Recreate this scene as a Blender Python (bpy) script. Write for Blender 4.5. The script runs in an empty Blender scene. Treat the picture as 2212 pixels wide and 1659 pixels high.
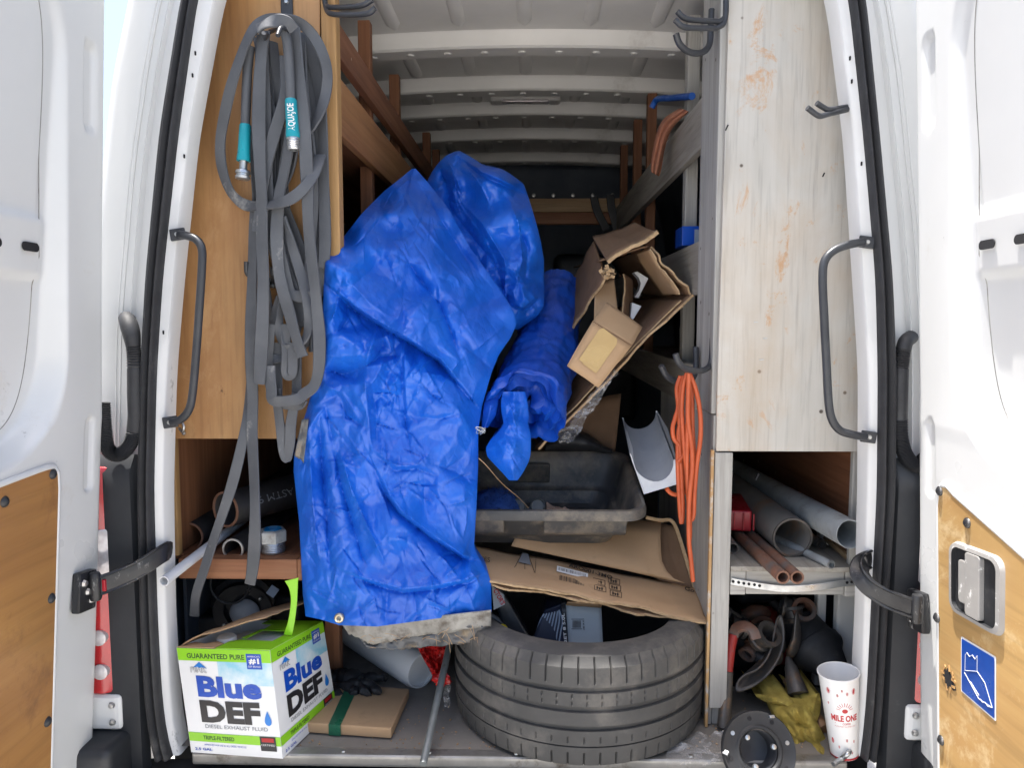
import bpy, bmesh, math, random
import numpy as np
from mathutils import Vector, Matrix, Euler
R = math.radians
rnd = random.Random(7)
SC = bpy.context.scene
COL = SC.collection

# ------------------------------------------------------------ camera, sky, sun, exposure
CAM_LOC = Vector((0.0, -1.63, 1.665))
CAM_ROT = Euler((R(90 - 5.0), 0, R(1.4)))
cam_d = bpy.data.cameras.new('camera')
cam_d.sensor_width = 36; cam_d.lens = 26.04; cam_d.clip_start = 0.02; cam_d.clip_end = 3000
cam = bpy.data.objects.new('camera', cam_d); COL.objects.link(cam)
cam.location = CAM_LOC; cam.rotation_euler = CAM_ROT
SC.camera = cam
SUN_DIR = Vector((-0.19, 0.03, 0.98)).normalized()        # towards the sun
W = bpy.data.worlds.new('World'); SC.world = W; W.use_nodes = True
wn = W.node_tree.nodes; wl = W.node_tree.links
bg = wn['Background']
sky = wn.new('ShaderNodeTexSky'); sky.sky_type = 'NISHITA'; sky.sun_disc = False
sky.sun_elevation = math.asin(SUN_DIR.z)
sky.sun_rotation = math.atan2(SUN_DIR.x, SUN_DIR.y)
sky.air_density = 1.0; sky.dust_density = 4.0; sky.ozone_density = 1.0
wl.new(sky.outputs[0], bg.inputs[0]); bg.inputs[1].default_value = 0.13
sun_d = bpy.data.lights.new('sun', 'SUN'); sun_d.energy = 5.0; sun_d.angle = R(0.5)
sun_d.color = (1.0, 0.965, 0.915)
sun = bpy.data.objects.new('sun', sun_d); COL.objects.link(sun)
sun.rotation_euler = (-SUN_DIR).to_track_quat('-Z', 'Y').to_euler()
sun.location = (-2, 0, 8)
vs = SC.view_settings
vs.view_transform = 'Standard'; vs.look = 'None'; vs.exposure = 1.45; vs.gamma = 1.0
vs.use_curve_mapping = False
SC.render.engine = 'CYCLES'
SC.cycles.use_denoising = True
SC.cycles.max_bounces = 10; SC.cycles.diffuse_bounces = 6; SC.cycles.glossy_bounces = 4
SC.cycles.transparent_max_bounces = 12
SC.cycles.sample_clamp_indirect = 8.0

# ------------------------------------------------------------ helpers
F_PX = 1600.0
_RM = CAM_ROT.to_matrix()
def ray(px, py):
    return _RM @ Vector(((px - 1106) / F_PX, -(py - 829.5) / F_PX, -1.0))
def P(px, py, Y):
    d = ray(px, py); t = (Y - CAM_LOC.y) / d.y
    return CAM_LOC + d * t
def PZ(px, py, Z):
    d = ray(px, py); t = (Z - CAM_LOC.z) / d.z
    return CAM_LOC + d * t
def PX(px, py, X):
    d = ray(px, py); t = (X - CAM_LOC.x) / d.x
    return CAM_LOC + d * t
def m_per_px(Y): return (Y - CAM_LOC.y) / F_PX

WLOC = {}
def thing(name, label, cat, loc, group=None):
    o = bpy.data.objects.new(name, None); COL.objects.link(o)
    o.empty_display_size = 0.05
    o.location = Vector(loc); WLOC[o.name] = Vector(loc)
    o['label'] = label; o['category'] = cat
    if group: o['group'] = group
    return o
def tag(o, label, cat, group=None):
    o['label'] = label; o['category'] = cat
    if group: o['group'] = group
    return o

class MB:
    def __init__(s): s.V = []; s.F = []
    def add(s, V, F):
        n = len(s.V); s.V += [Vector(v) for v in V]; s.F += [tuple(i + n for i in f) for f in F]; return s
    def box(s, c, size, rot=None):
        hx, hy, hz = [a / 2 for a in size]; c = Vector(c)
        pts = [Vector((x, y, z)) for z in (-hz, hz) for y in (-hy, hy) for x in (-hx, hx)]
        if rot is not None:
            m = rot if isinstance(rot, Matrix) else Euler(rot).to_matrix()
            pts = [m @ p for p in pts]
        return s.hexa([c + p for p in pts])
    def hexa(s, p):   # 0..3 bottom (x-,y-)(x+,y-)(x-,y+)(x+,y+), 4..7 top
        return s.add(p, [(0, 2, 3, 1), (4, 5, 7, 6), (0, 1, 5, 4), (2, 6, 7, 3), (0, 4, 6, 2), (1, 3, 7, 5)])
    def prism(s, poly, vec):
        n = len(poly); vec = Vector(vec)
        V = [Vector(p) for p in poly] + [Vector(p) + vec for p in poly]
        F = [tuple(range(n))[::-1], tuple(range(n, 2 * n))]
        F += [(i, (i + 1) % n, n + (i + 1) % n, n + i) for i in range(n)]
        return s.add(V, F)
    def grid(s, rows, closed_u=False):
        nr = len(rows); nc = len(rows[0]); V = [v for r in rows for v in r]; F = []
        for i in range(nr - 1):
            for j in range(nc - (0 if closed_u else 1)):
                k = (j + 1) % nc
                F.append((i * nc + j, i * nc + k, (i + 1) * nc + k, (i + 1) * nc + j))
        return s.add(V, F)
    def tube(s, path, r, n=10, closed=False, caps=True):
        path = [Vector(p) for p in path]; m = len(path)
        rs = r if isinstance(r, (list, tuple)) else [r] * m
        rows = []; prev = None
        for i, p in enumerate(path):
            if closed: t = path[(i + 1) % m] - path[i - 1]
            else: t = path[min(i + 1, m - 1)] - path[max(i - 1, 0)]
            t.normalize()
            if prev is None:
                a = Vector((0, 0, 1)) if abs(t.z) < .9 else Vector((1, 0, 0))
                u = t.cross(a).normalized()
            else:
                u = (prev - t * prev.dot(t)).normalized()
            prev = u; w = t.cross(u)
            rows.append([p + (u * math.cos(2 * math.pi * k / n) + w * math.sin(2 * math.pi * k / n)) * rs[i] for k in range(n)])
        if closed: rows.append(rows[0])
        base = len(s.V); s.grid(rows, True)
        if caps and not closed:
            s.F.append(tuple(base + k for k in range(n))[::-1]); b2 = base + (m - 1) * n
            s.F.append(tuple(b2 + k for k in range(n)))
        return s
    def lathe(s, prof, origin, axis, n=32, ref=None):
        ax = Vector(axis).normalized(); o = Vector(origin)
        a = Vector(ref) if ref else (Vector((0, 0, 1)) if abs(ax.z) < .9 else Vector((1, 0, 0)))
        u = (a - ax * a.dot(ax)).normalized(); w = ax.cross(u)
        rows = [[o + ax * h + (u * math.cos(2 * math.pi * k / n) + w * math.sin(2 * math.pi * k / n)) * r for k in range(n)] for (r, h) in prof]
        return s.grid(rows, True)
    def ribbon(s, path, width, thick, normals):
        """flat strap: path points, widths, thickness, per-point face normals"""
        path = [Vector(p) for p in path]; m = len(path)
        ws = width if isinstance(width, (list, tuple)) else [width] * m
        rows = []
        for i, p in enumerate(path):
            t = (path[min(i + 1, m - 1)] - path[max(i - 1, 0)]).normalized()
            nn = Vector(normals[i]); nn = (nn - t * nn.dot(t)).normalized(); b = t.cross(nn)
            w = ws[i] / 2; h = thick / 2
            sec = [(-w, 0), (-w * .9, h), (-w * .3, h * 1.25), (w * .3, h * 1.25), (w * .9, h), (w, 0), (w * .9, -h), (-w * .9, -h)]
            rows.append([p + b * x + nn * y for x, y in sec])
        base = len(s.V); s.grid(rows, True); n = 8
        s.F.append(tuple(base + k for k in range(n))[::-1]); b2 = base + (m - 1) * n
        s.F.append(tuple(b2 + k for k in range(n)))
        return s

def spline(pts, n=8, closed=False):
    """Catmull-Rom through 3-D points"""
    pts = [Vector(p) for p in pts]; m = len(pts); out = []
    rng = range(m) if closed else range(m - 1)
    for i in rng:
        p0 = pts[(i - 1) % m] if (closed or i > 0) else pts[0] * 2 - pts[1]
        p1 = pts[i]; p2 = pts[(i + 1) % m]
        p3 = pts[(i + 2) % m] if (closed or i + 2 < m) else p2 * 2 - p1
        for k in range(n):
            t = k / n
            out.append(0.5 * ((2 * p1) + (p2 - p0) * t + (2 * p0 - 5 * p1 + 4 * p2 - p3) * t * t + (3 * p1 - p0 - 3 * p2 + p3) * t ** 3))
    if not closed: out.append(pts[-1])
    return out

def mk(name, mb, mat, parent=None, smooth=None, bevel=0, seg=2, solid=0, uv=None, off=0.0, weld=False, sub=0):
    """ONE mesh object from world-space geometry; origin at its centre; parented under thing/part"""
    V = mb.V; c = Vector((0, 0, 0))
    for v in V: c += v
    c /= max(1, len(V))
    me = bpy.data.meshes.new(name)
    me.from_pydata([tuple(v - c) for v in V], [], mb.F)
    if bevel or weld:
        bm = bmesh.new(); bm.from_mesh(me)
        if weld: bmesh.ops.remove_doubles(bm, verts=bm.verts, dist=1e-5)
        bmesh.ops.recalc_face_normals(bm, faces=bm.faces)
        if bevel:
            ed = [e for e in bm.edges if len(e.link_faces) == 2 and e.calc_face_angle(0) > R(28)]
            bmesh.ops.bevel(bm, geom=ed, offset=bevel, segments=seg, profile=0.6, affect='EDGES', clamp_overlap=True)
        bm.to_mesh(me); bm.free()
    if uv is not None:
        ul = me.uv_layers.new(name='UVMap')
        for lp in me.loops: ul.data[lp.index].uv = uv[lp.vertex_index]
    if smooth is not None:
        me.shade_smooth(); me.set_sharp_from_angle(angle=R(smooth))
    o = bpy.data.objects.new(name, me); COL.objects.link(o)
    if mat is not None: me.materials.append(mat)
    if solid:
        md = o.modifiers.new('thickness', 'SOLIDIFY'); md.thickness = solid; md.offset = off
    if sub:
        md = o.modifiers.new('subdivision', 'SUBSURF'); md.levels = sub; md.render_levels = sub
    WLOC[o.name] = c.copy()
    if parent is not None:
        o.parent = parent; o.location = c - WLOC[parent.name]
    else: o.location = c
    return o

def text_mesh(body, size, origin, xdir, ydir, bold=0.0, align='LEFT', shear=0.0, sx=1.0, spacing=1.0, depth=0.0004, fit=None):
    """flat lettering as geometry, laid on the plane origin + xdir,ydir"""
    cu = bpy.data.curves.new('lettering', 'FONT'); cu.body = body; cu.size = size
    cu.align_x = align; cu.shear = shear; cu.offset = bold; cu.space_character = spacing; cu.fill_mode = 'FRONT'
    cu.resolution_u = 3
    o = bpy.data.objects.new('lettering_tmp', cu); COL.objects.link(o)
    bpy.context.view_layer.update()
    me = bpy.data.meshes.new_from_object(o.evaluated_get(bpy.context.evaluated_depsgraph_get()))
    xd = Vector(xdir).normalized(); yd = Vector(ydir).normalized(); nd = xd.cross(yd).normalized()
    vs_ = [v.co for v in me.vertices]
    if fit and vs_:
        wv = max(v.x for v in vs_) - min(v.x for v in vs_); sx = fit / max(wv, 1e-6)
    mb = MB()
    mb.add([Vector(origin) + xd * (v.x * sx) + yd * v.y + nd * depth for v in vs_], [tuple(p.vertices) for p in me.polygons])
    bpy.data.objects.remove(o); bpy.data.curves.remove(cu); bpy.data.meshes.remove(me)
    return mb

# value noise in numpy for shaping cloth, dents, torn edges
_ng = np.random.RandomState(11)
_lat = _ng.rand(64, 64, 64)
def vnoise(x, y, z=0.0):
    x = np.asarray(x, float); y = np.asarray(y, float); z = np.asarray(z, float) + 0 * x
    xi = np.floor(x).astype(int); yi = np.floor(y).astype(int); zi = np.floor(z).astype(int)
    fx = x - xi; fy = y - yi; fz = z - zi
    fx = fx * fx * (3 - 2 * fx); fy = fy * fy * (3 - 2 * fy); fz = fz * fz * (3 - 2 * fz)
    def L(a, b, c): return _lat[a % 64, b % 64, c % 64]
    r = 0
    for dx in (0, 1):
        for dy in (0, 1):
            for dz in (0, 1):
                r = r + L(xi + dx, yi + dy, zi + dz) * (fx if dx else 1 - fx) * (fy if dy else 1 - fy) * (fz if dz else 1 - fz)
    return r * 2 - 1
def fbm(x, y, z=0.0, o=4):
    a = 1; f = 1; s = 0
    for i in range(o): s = s + a * vnoise(x * f + 17 * i, y * f + 5 * i, z * f + 3 * i); a *= .5; f *= 2
    return s
def crumple(x, y, n=60, seed=1, x0=0, x1=1, y0=0, y1=1, rot=None, aniso=1.0):
    """crumpled sheet: worley distance, F2-F1 like sharp creases between flat facets"""
    rs = np.random.RandomState(seed)
    cx = rs.uniform(x0, x1, n); cy = rs.uniform(y0, y1, n); gx = rs.uniform(-1, 1, n); gy = rs.uniform(-1, 1, n); h = rs.uniform(-1, 1, n)
    x = np.asarray(x, float); y = np.asarray(y, float)
    best = None
    d = [((x - cx[i]) * aniso) ** 2 + (y - cy[i]) ** 2 for i in range(n)]
    D = np.sort(np.stack(d), axis=0)[:2]
    return np.sqrt(D[1]) - np.sqrt(D[0])
def tin(x, y, cell, seed, aniso=1.0, ang=0.0):
    """crumpled facets: heights on scattered points, linear over their Delaunay triangles"""
    from mathutils.geometry import delaunay_2d_cdt
    c, s = math.cos(ang), math.sin(ang); X = (x * c + y * s) * aniso; Y = (-x * s + y * c)
    x0, x1, y0, y1 = X.min() - 2 * cell, X.max() + 2 * cell, Y.min() - 2 * cell, Y.max() + 2 * cell
    rs = np.random.RandomState(seed); pts = []
    ny = int((y1 - y0) / cell) + 1; nx = int((x1 - x0) / cell) + 1
    for j in range(ny):
        for i in range(nx):
            pts.append((x0 + (i + rs.uniform(.05, .95)) * cell, y0 + (j + rs.uniform(.05, .95)) * cell))
    hh = rs.uniform(-1, 1, len(pts))
    vo, _, fo, orig, _, _ = delaunay_2d_cdt([Vector(p) for p in pts], [], [], 0, 1e-6)
    hv = [hh[o[0]] if o else 0 for o in orig]; out = np.zeros_like(X)
    Xf, Yf, of = X.ravel(), Y.ravel(), out.ravel()
    order = np.argsort(Yf); Ys = Yf[order]
    for f in fo:
        (ax, ay), (bx, by), (cx, cy) = vo[f[0]], vo[f[1]], vo[f[2]]
        lo = np.searchsorted(Ys, min(ay, by, cy)); hi = np.searchsorted(Ys, max(ay, by, cy)); idx = order[lo:hi]
        if not len(idx): continue
        xx = Xf[idx]; m = (xx >= min(ax, bx, cx)) & (xx <= max(ax, bx, cx)); idx = idx[m]
        if not len(idx): continue
        det = (by - cy) * (ax - cx) + (cx - bx) * (ay - cy)
        if abs(det) < 1e-9: continue
        l1 = ((by - cy) * (Xf[idx] - cx) + (cx - bx) * (Yf[idx] - cy)) / det; l2 = ((cy - ay) * (Xf[idx] - cx) + (ax - cx) * (Yf[idx] - cy)) / det; l3 = 1 - l1 - l2
        k = (l1 >= -1e-6) & (l2 >= -1e-6) & (l3 >= -1e-6); of[idx[k]] = (l1 * hv[f[0]] + l2 * hv[f[1]] + l3 * hv[f[2]])[k]
    return of.reshape(X.shape)
def sstep(a, b, x):
    t = np.clip((np.asarray(x, float) - a) / (b - a), 0, 1); return t * t * (3 - 2 * t)

# ------------------------------------------------------------ materials
def _new(name):
    m = bpy.data.materials.new(name); m.use_nodes = True
    nt = m.node_tree; return m, nt.nodes, nt.links, nt.nodes['Principled BSDF']
def _map(N, Lk, scale, coord='Object', rot=(0, 0, 0)):
    tc = N.new('ShaderNodeTexCoord'); mp = N.new('ShaderNodeMapping')
    mp.inputs['Scale'].default_value = scale if isinstance(scale, (tuple, list)) else (scale,) * 3
    mp.inputs['Rotation'].default_value = rot
    Lk.new(tc.outputs[coord], mp.inputs[0]); return mp.outputs[0]
def _noise(N, Lk, vec, scale=1, detail=5, rough=.6, dist=0):
    n = N.new('ShaderNodeTexNoise'); n.inputs['Scale'].default_value = scale; n.inputs['Detail'].default_value = detail
    n.inputs['Roughness'].default_value = rough; n.inputs['Distortion'].default_value = dist
    Lk.new(vec, n.inputs['Vector']); return n.outputs['Fac']
def _ramp(N, Lk, fac, stops):
    r = N.new('ShaderNodeValToRGB'); e = r.color_ramp.elements
    while len(e) < len(stops): e.new(0.5)
    for i, (p, c) in enumerate(stops):
        e[i].position = p; e[i].color = (*c, 1) if len(c) == 3 else c
    Lk.new(fac, r.inputs[0]); return r.outputs[0]
def _mix(N, Lk, fac, a, b, mode='MIX'):
    m = N.new('ShaderNodeMix'); m.data_type = 'RGBA'; m.blend_type = mode
    for sock, v in ((m.inputs[0], fac), (m.inputs[6], a), (m.inputs[7], b)):
        if hasattr(v, 'links'): Lk.new(v, sock)
        elif isinstance(v, (int, float)): sock.default_value = v
        else: sock.default_value = (*v, 1)
    return m.outputs[2]
def _bump(N, Lk, h, strength, dist, prev=None):
    b = N.new('ShaderNodeBump'); b.inputs['Strength'].default_value = strength; b.inputs['Distance'].default_value = dist
    Lk.new(h, b.inputs['Height'])
    if prev is not None: Lk.new(prev, b.inputs['Normal'])
    return b.outputs[0]
def _g(v): return (v, v, v)

def pmat(name, c1, c2=None, scale=8, rough=.5, metal=0, dirt=None, dirt_scale=6, dirt_lo=.55, dirt_hi=.7, bump=0, bscale=40, bdist=.002, spec=.5, coat=0, rvar=.12, detail=5, coord='Object', trans=0, sss=0, scuff=None):
    m, N, Lk, B = _new(name)
    v = _map(N, Lk, scale, coord)
    n = _noise(N, Lk, v, 1, detail)
    c2 = c2 or tuple(a * .8 for a in c1)
    col = _ramp(N, Lk, n, [(.32, c2), (.68, c1)])
    if dirt:
        v2 = _map(N, Lk, dirt_scale, coord)
        d = _noise(N, Lk, v2, 1, 7, .7)
        df = _ramp(N, Lk, d, [(dirt_lo, (0, 0, 0)), (dirt_hi, (1, 1, 1))])
        col = _mix(N, Lk, df, col, dirt)
    Lk.new(col, B.inputs['Base Color'])
    if scuff:
        sn = _noise(N, Lk, _map(N, Lk, scuff, coord), 1, 9, .8, .8)
        col = _mix(N, Lk, _ramp(N, Lk, sn, [(.665, (0, 0, 0)), (.70, _g(.8))]), col, (.13, .125, .12))
        Lk.new(col, B.inputs['Base Color'])
    rr = _ramp(N, Lk, n, [(.3, _g(min(1, rough + rvar))), (.7, _g(max(.02, rough - rvar)))])
    Lk.new(rr, B.inputs['Roughness'])
    B.inputs['Metallic'].default_value = metal
    B.inputs['Specular IOR Level'].default_value = spec
    if coat: B.inputs['Coat Weight'].default_value = coat; B.inputs['Coat Roughness'].default_value = .1
    if trans: B.inputs['Transmission Weight'].default_value = trans
    if bump:
        v3 = _map(N, Lk, bscale, coord)
        h = _noise(N, Lk, v3, 1, 4)
        Lk.new(_bump(N, Lk, h, bump, bdist), B.inputs['Normal'])
    return m

def wood(name, c1, c2, axis='Z', grain=1.0, rough=.6, stain=None, stain_lo=.6, stain_hi=.75, stain_scale=5, spots=None, bump=.25, coat=0):
    """grain runs along axis; rings stretched noise, pores, stains and nail spots"""
    m, N, Lk, B = _new(name)
    k = 26 * grain; lo = 1.3 * grain
    sc = {'X': (lo, k, k), 'Y': (k, lo, k), 'Z': (k, k, lo)}[axis]
    v = _map(N, Lk, sc); n1 = _noise(N, Lk, v, 1, 6, .65, .6)
    sc2 = tuple(a * 5 for a in sc); v2 = _map(N, Lk, sc2); n2 = _noise(N, Lk, v2, 1, 3, .6)
    col = _ramp(N, Lk, n1, [(.3, c2), (.62, c1)])
    pores = _ramp(N, Lk, n2, [(.30, _g(.68)), (.48, _g(1))])
    col = _mix(N, Lk, .6, col, pores, 'MULTIPLY')
    v5 = _map(N, Lk, 2.2); big = _noise(N, Lk, v5, 1, 3, .5)
    bigc = _ramp(N, Lk, big, [(.3, _g(.78)), (.7, _g(1.08))])
    col = _mix(N, Lk, .8, col, bigc, 'MULTIPLY')
    if stain:
        v3 = _map(N, Lk, stain_scale); d = _noise(N, Lk, v3, 1, 8, .72, .4)
        f = _ramp(N, Lk, d, [(stain_lo, (0, 0, 0)), (stain_hi, (1, 1, 1))])
        col = _mix(N, Lk, f, col, stain)
    if spots:
        vo = N.new('ShaderNodeTexVoronoi'); vo.inputs['Scale'].default_value = 1
        Lk.new(_map(N, Lk, 13), vo.inputs['Vector'])
        f = _ramp(N, Lk, vo.outputs['Distance'], [(.045, (1, 1, 1)), (.075, (0, 0, 0))])
        col = _mix(N, Lk, f, col, spots)
    Lk.new(col, B.inputs['Base Color'])
    rr = _ramp(N, Lk, n1, [(.3, _g(min(1, rough + .12))), (.7, _g(rough - .1))]); Lk.new(rr, B.inputs['Roughness'])
    if coat: B.inputs['Coat Weight'].default_value = coat; B.inputs['Coat Roughness'].default_value = .25
    if bump: Lk.new(_bump(N, Lk, n2, bump, .001), B.inputs['Normal'])
    return m

MT = {}
MT['white_paint'] = pmat('white_paint', (.66, .665, .655), (.62, .625, .615), 2.5, .33, dirt=(.55, .52, .46), dirt_scale=3.5, dirt_lo=.64, dirt_hi=.82, spec=.5, coat=.3, bump=.03, bscale=30, rvar=.06, scuff=(11, 11, 6))
MT['white_scuffed'] = pmat('white_scuffed', (.68, .68, .67), (.60, .60, .59), 3.0, .4, dirt=(.10, .10, .10), dirt_scale=(16, 16, 9), dirt_lo=.66, dirt_hi=.74, spec=.5, bump=.05, bscale=40)
MT['roof_paint'] = pmat('roof_paint', (.68, .665, .63), (.60, .59, .56), 3, .45, dirt=(.40, .37, .33), dirt_scale=4, dirt_lo=.62, dirt_hi=.8)
MT['shaded_wall'] = pmat('shaded_wall', (.095, .115, .145), (.065, .080, .105), 4, .7)  # shade of walls and cab put into a navy-dark colour
MT['rubber'] = pmat('rubber', (.028, .029, .032), (.018, .018, .02), 14, .62, bump=.25, bscale=60, dirt=(.11, .105, .10), dirt_scale=9, dirt_lo=.6, dirt_hi=.8)
MT['black_plastic'] = pmat('black_plastic', (.024, .025, .028), (.016, .017, .019), 10, .5, bump=.12, bscale=160, dirt=(.085, .08, .075), dirt_scale=8, dirt_lo=.6, dirt_hi=.8)
MT['corner_plastic'] = pmat('corner_plastic', (.026, .028, .032), (.018, .02, .023), 6, .55, bump=.1, bscale=120, dirt=(.10, .10, .10), dirt_scale=5, dirt_lo=.62, dirt_hi=.82)
MT['black_metal'] = pmat('black_metal', (.038, .041, .047), (.026, .028, .033), 12, .42, bump=.08, bscale=120, dirt=(.14, .14, .14), dirt_scale=20, dirt_lo=.66, dirt_hi=.74)
MT['strap_metal'] = pmat('strap_metal', (.022, .023, .025), (.012, .012, .014), 20, .38, dirt=(.26, .25, .24), dirt_scale=(45, 45, 20), dirt_lo=.58, dirt_hi=.68, bump=.2, bscale=50)
MT['floor_mat'] = pmat('floor_mat', (.23, .21, .185), (.16, .147, .13), 5, .75, dirt=(.28, .26, .23), dirt_scale=9, dirt_lo=.56, dirt_hi=.72, bump=.2, bscale=90)
MT['sill_metal'] = pmat('sill_metal', (.36, .35, .33), (.22, .215, .20), 9, .42, metal=.6, dirt=(.12, .10, .08), dirt_scale=14, dirt_lo=.55, dirt_hi=.7)
MT['steel'] = pmat('steel', (.55, .55, .54), (.38, .38, .38), 12, .36, metal=.9, dirt=(.16, .13, .10), dirt_scale=16, dirt_lo=.62, dirt_hi=.75)
MT['zinc'] = pmat('zinc', (.58, .60, .61), (.42, .44, .45), 30, .36, metal=.9, dirt=(.3, .29, .27), dirt_scale=40, dirt_lo=.6, dirt_hi=.75)
MT['red_lens'] = pmat('red_lens', (.50, .012, .018), (.40, .008, .012), 20, .15, coat=.6, spec=.6)
MT['clear_lens'] = pmat('clear_lens', (.62, .60, .60), (.45, .40, .40), 60, .15, coat=.6, metal=.2)
MT['red_plastic'] = pmat('red_plastic', (.42, .016, .028), (.30, .01, .018), 20, .35, dirt=(.2, .1, .09), dirt_scale=12, dirt_lo=.62, dirt_hi=.75)
MT['hole'] = pmat('hole', (.012, .012, .014), (.008, .008, .01), 4, .9)
MT['ground'] = pmat('ground', (.50, .485, .455), (.42, .405, .38), .8, .9, dirt=(.18, .17, .155), dirt_scale=1.5, dirt_lo=.5, dirt_hi=.75, bump=.6, bscale=60, bdist=.01)
MT['ply_stain'] = wood('ply_stain', (.47, .235, .082), (.36, .165, .052), 'Z', .5, .5, stain=(.22, .095, .034), stain_lo=.52, stain_hi=.80, stain_scale=3.6, spots=None, coat=.15)
def brown_ply():
    m = wood('ply_stain', (.46, .255, .100), (.37, .185, .066), 'Z', .55, .5, coat=.12, bump=.2)
    N, Lk = m.node_tree.nodes, m.node_tree.links; B = N['Principled BSDF']; col = B.inputs['Base Color'].links[0].from_socket
    a = _noise(N, Lk, _map(N, Lk, (3, 3, 2)), 1, 7, .68, .6)
    col = _mix(N, Lk, _ramp(N, Lk, a, [(.44, (0, 0, 0)), (.72, _g(.6))]), col, (.27, .115, .040))
    b = _noise(N, Lk, _map(N, Lk, (5, 5, 3)), 1, 8, .72, .5)
    col = _mix(N, Lk, _ramp(N, Lk, b, [(.56, (0, 0, 0)), (.74, _g(.55))]), col, (.58, .37, .18))
    c = _noise(N, Lk, _map(N, Lk, (26, 26, 17)), 1, 5, .7, .3)
    col = _mix(N, Lk, _ramp(N, Lk, c, [(.69, (0, 0, 0)), (.73, _g(.8))]), col, (.09, .04, .018))
    d = _noise(N, Lk, _map(N, Lk, (60, 60, 5)), 1, 6, .75, .2)
    col = _mix(N, Lk, _ramp(N, Lk, d, [(.60, (0, 0, 0)), (.70, _g(.45))]), col, (.20, .09, .034))
    Lk.new(col, B.inputs['Base Color']); return m
MT['ply_stain'] = brown_ply()
MT['ply_edge'] = wood('ply_edge', (.50, .30, .12), (.34, .18, .065), 'Z', .9, .6, stain=(.13, .07, .03), stain_lo=.64, stain_hi=.72, stain_scale=8)
MT['redwood'] = wood('redwood', (.27, .115, .052), (.16, .062, .028), 'Z', .8, .65)
MT['redwood_y'] = wood('redwood_y', (.22, .088, .04), (.12, .045, .02), 'Y', .8, .65, spots=(.5, .45, .38))
MT['brown_y'] = wood('brown_y', (.36, .175, .070), (.23, .10, .04), 'Y', .7, .6)
MT['lumber_x'] = wood('lumber_x', (.36, .16, .075), (.22, .085, .038), 'X', .7, .6)
MT['pine_x'] = wood('pine_x', (.46, .31, .17), (.33, .20, .10), 'X', .7, .6)
MT['ply_grey_base'] = wood('ply_grey', (.55, .535, .50), (.48, .465, .43), 'Z', 1.1, .62, stain=(.50, .29, .13), stain_lo=.60, stain_hi=.80, stain_scale=6.5, spots=(.07, .055, .045), bump=.25)
def grey_ply():
    m = wood('ply_grey', (.52, .50, .455), (.46, .44, .395), 'Z', .8, .62, spots=(.07, .055, .045), bump=.2)
    N, Lk = m.node_tree.nodes, m.node_tree.links; B = N['Principled BSDF']; col = B.inputs['Base Color'].links[0].from_socket
    a = _noise(N, Lk, _map(N, Lk, (3.2, 3.2, 2.2)), 1, 6, .65, .5)
    col = _mix(N, Lk, _ramp(N, Lk, a, [(.44, (0, 0, 0)), (.70, _g(.55))]), col, (.42, .32, .215))
    b = _noise(N, Lk, _map(N, Lk, (9, 9, 6)), 1, 8, .75, .6)
    col = _mix(N, Lk, _ramp(N, Lk, b, [(.565, (0, 0, 0)), (.65, _g(.8))]), col, (.47, .255, .11))
    c = _noise(N, Lk, _map(N, Lk, (30, 30, 4)), 1, 6, .7, .3)
    col = _mix(N, Lk, _ramp(N, Lk, c, [(.62, (0, 0, 0)), (.74, _g(.5))]), col, (.27, .25, .225))
    Lk.new(col, B.inputs['Base Color']); return m
MT['ply_grey'] = grey_ply()
MT['grey_z'] = wood('grey_z', (.43, .42, .39), (.29, .275, .25), 'Z', 1.2, .65, stain=(.30, .18, .09), stain_lo=.66, stain_hi=.76, stain_scale=8, spots=(.09, .07, .06))
MT['grey_y'] = wood('grey_y', (.36, .335, .29), (.23, .205, .17), 'Y', 1.0, .65, stain=(.24, .13, .06), stain_lo=.62, stain_hi=.76, stain_scale=6)
MT['grey_x'] = wood('grey_x', (.46, .445, .41), (.33, .315, .285), 'X', 1.0, .65, stain=(.32, .2, .1), stain_lo=.64, stain_hi=.76, stain_scale=8)
MT['edge_raw'] = wood('edge_raw', (.52, .33, .15), (.36, .20, .08), 'Z', 1.0, .7, stain=(.45, .43, .39), stain_lo=.5, stain_hi=.62, stain_scale=18)
MT['door_ply'] = wood('door_ply', (.52, .33, .13), (.42, .24, .085), 'Y', .35, .48, stain=(.66, .50, .28), stain_lo=.54, stain_hi=.68, stain_scale=7, coat=.2)  # sun on the right door put into the colour: paler tone, light specks
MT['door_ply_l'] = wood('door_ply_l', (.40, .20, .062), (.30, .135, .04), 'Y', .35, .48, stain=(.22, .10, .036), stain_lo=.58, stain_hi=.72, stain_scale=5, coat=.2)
MT['blue_sticker'] = pmat('blue_sticker', (.010, .065, .33), (.008, .05, .27), 12, .35, dirt=(.45, .5, .6), dirt_scale=(60, 60, 30), dirt_lo=.68, dirt_hi=.72)
MT['print_white'] = pmat('print_white', (.78, .78, .77), (.74, .74, .73), 10, .5)
MT['handle_grey'] = pmat('handle_grey', (.36, .345, .325), (.30, .29, .275), 10, .5, dirt=(.72, .71, .69), dirt_scale=50, dirt_lo=.60, dirt_hi=.66, bump=.1, bscale=90)
# ============================================================ setting: ground
g = MB(); n = 40
def gnd(i, j):
    x = (i / n - .5) * 2; y = (j / n - .5) * 2
    return Vector((math.copysign(abs(x) ** 3, x) * 600, math.copysign(abs(y) ** 3, y) * 600, 0))
g.grid([[gnd(i, j) for i in range(n + 1)] for j in range(n + 1)])
o = mk('ground', g, MT['ground']); o['kind'] = 'structure'

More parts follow.
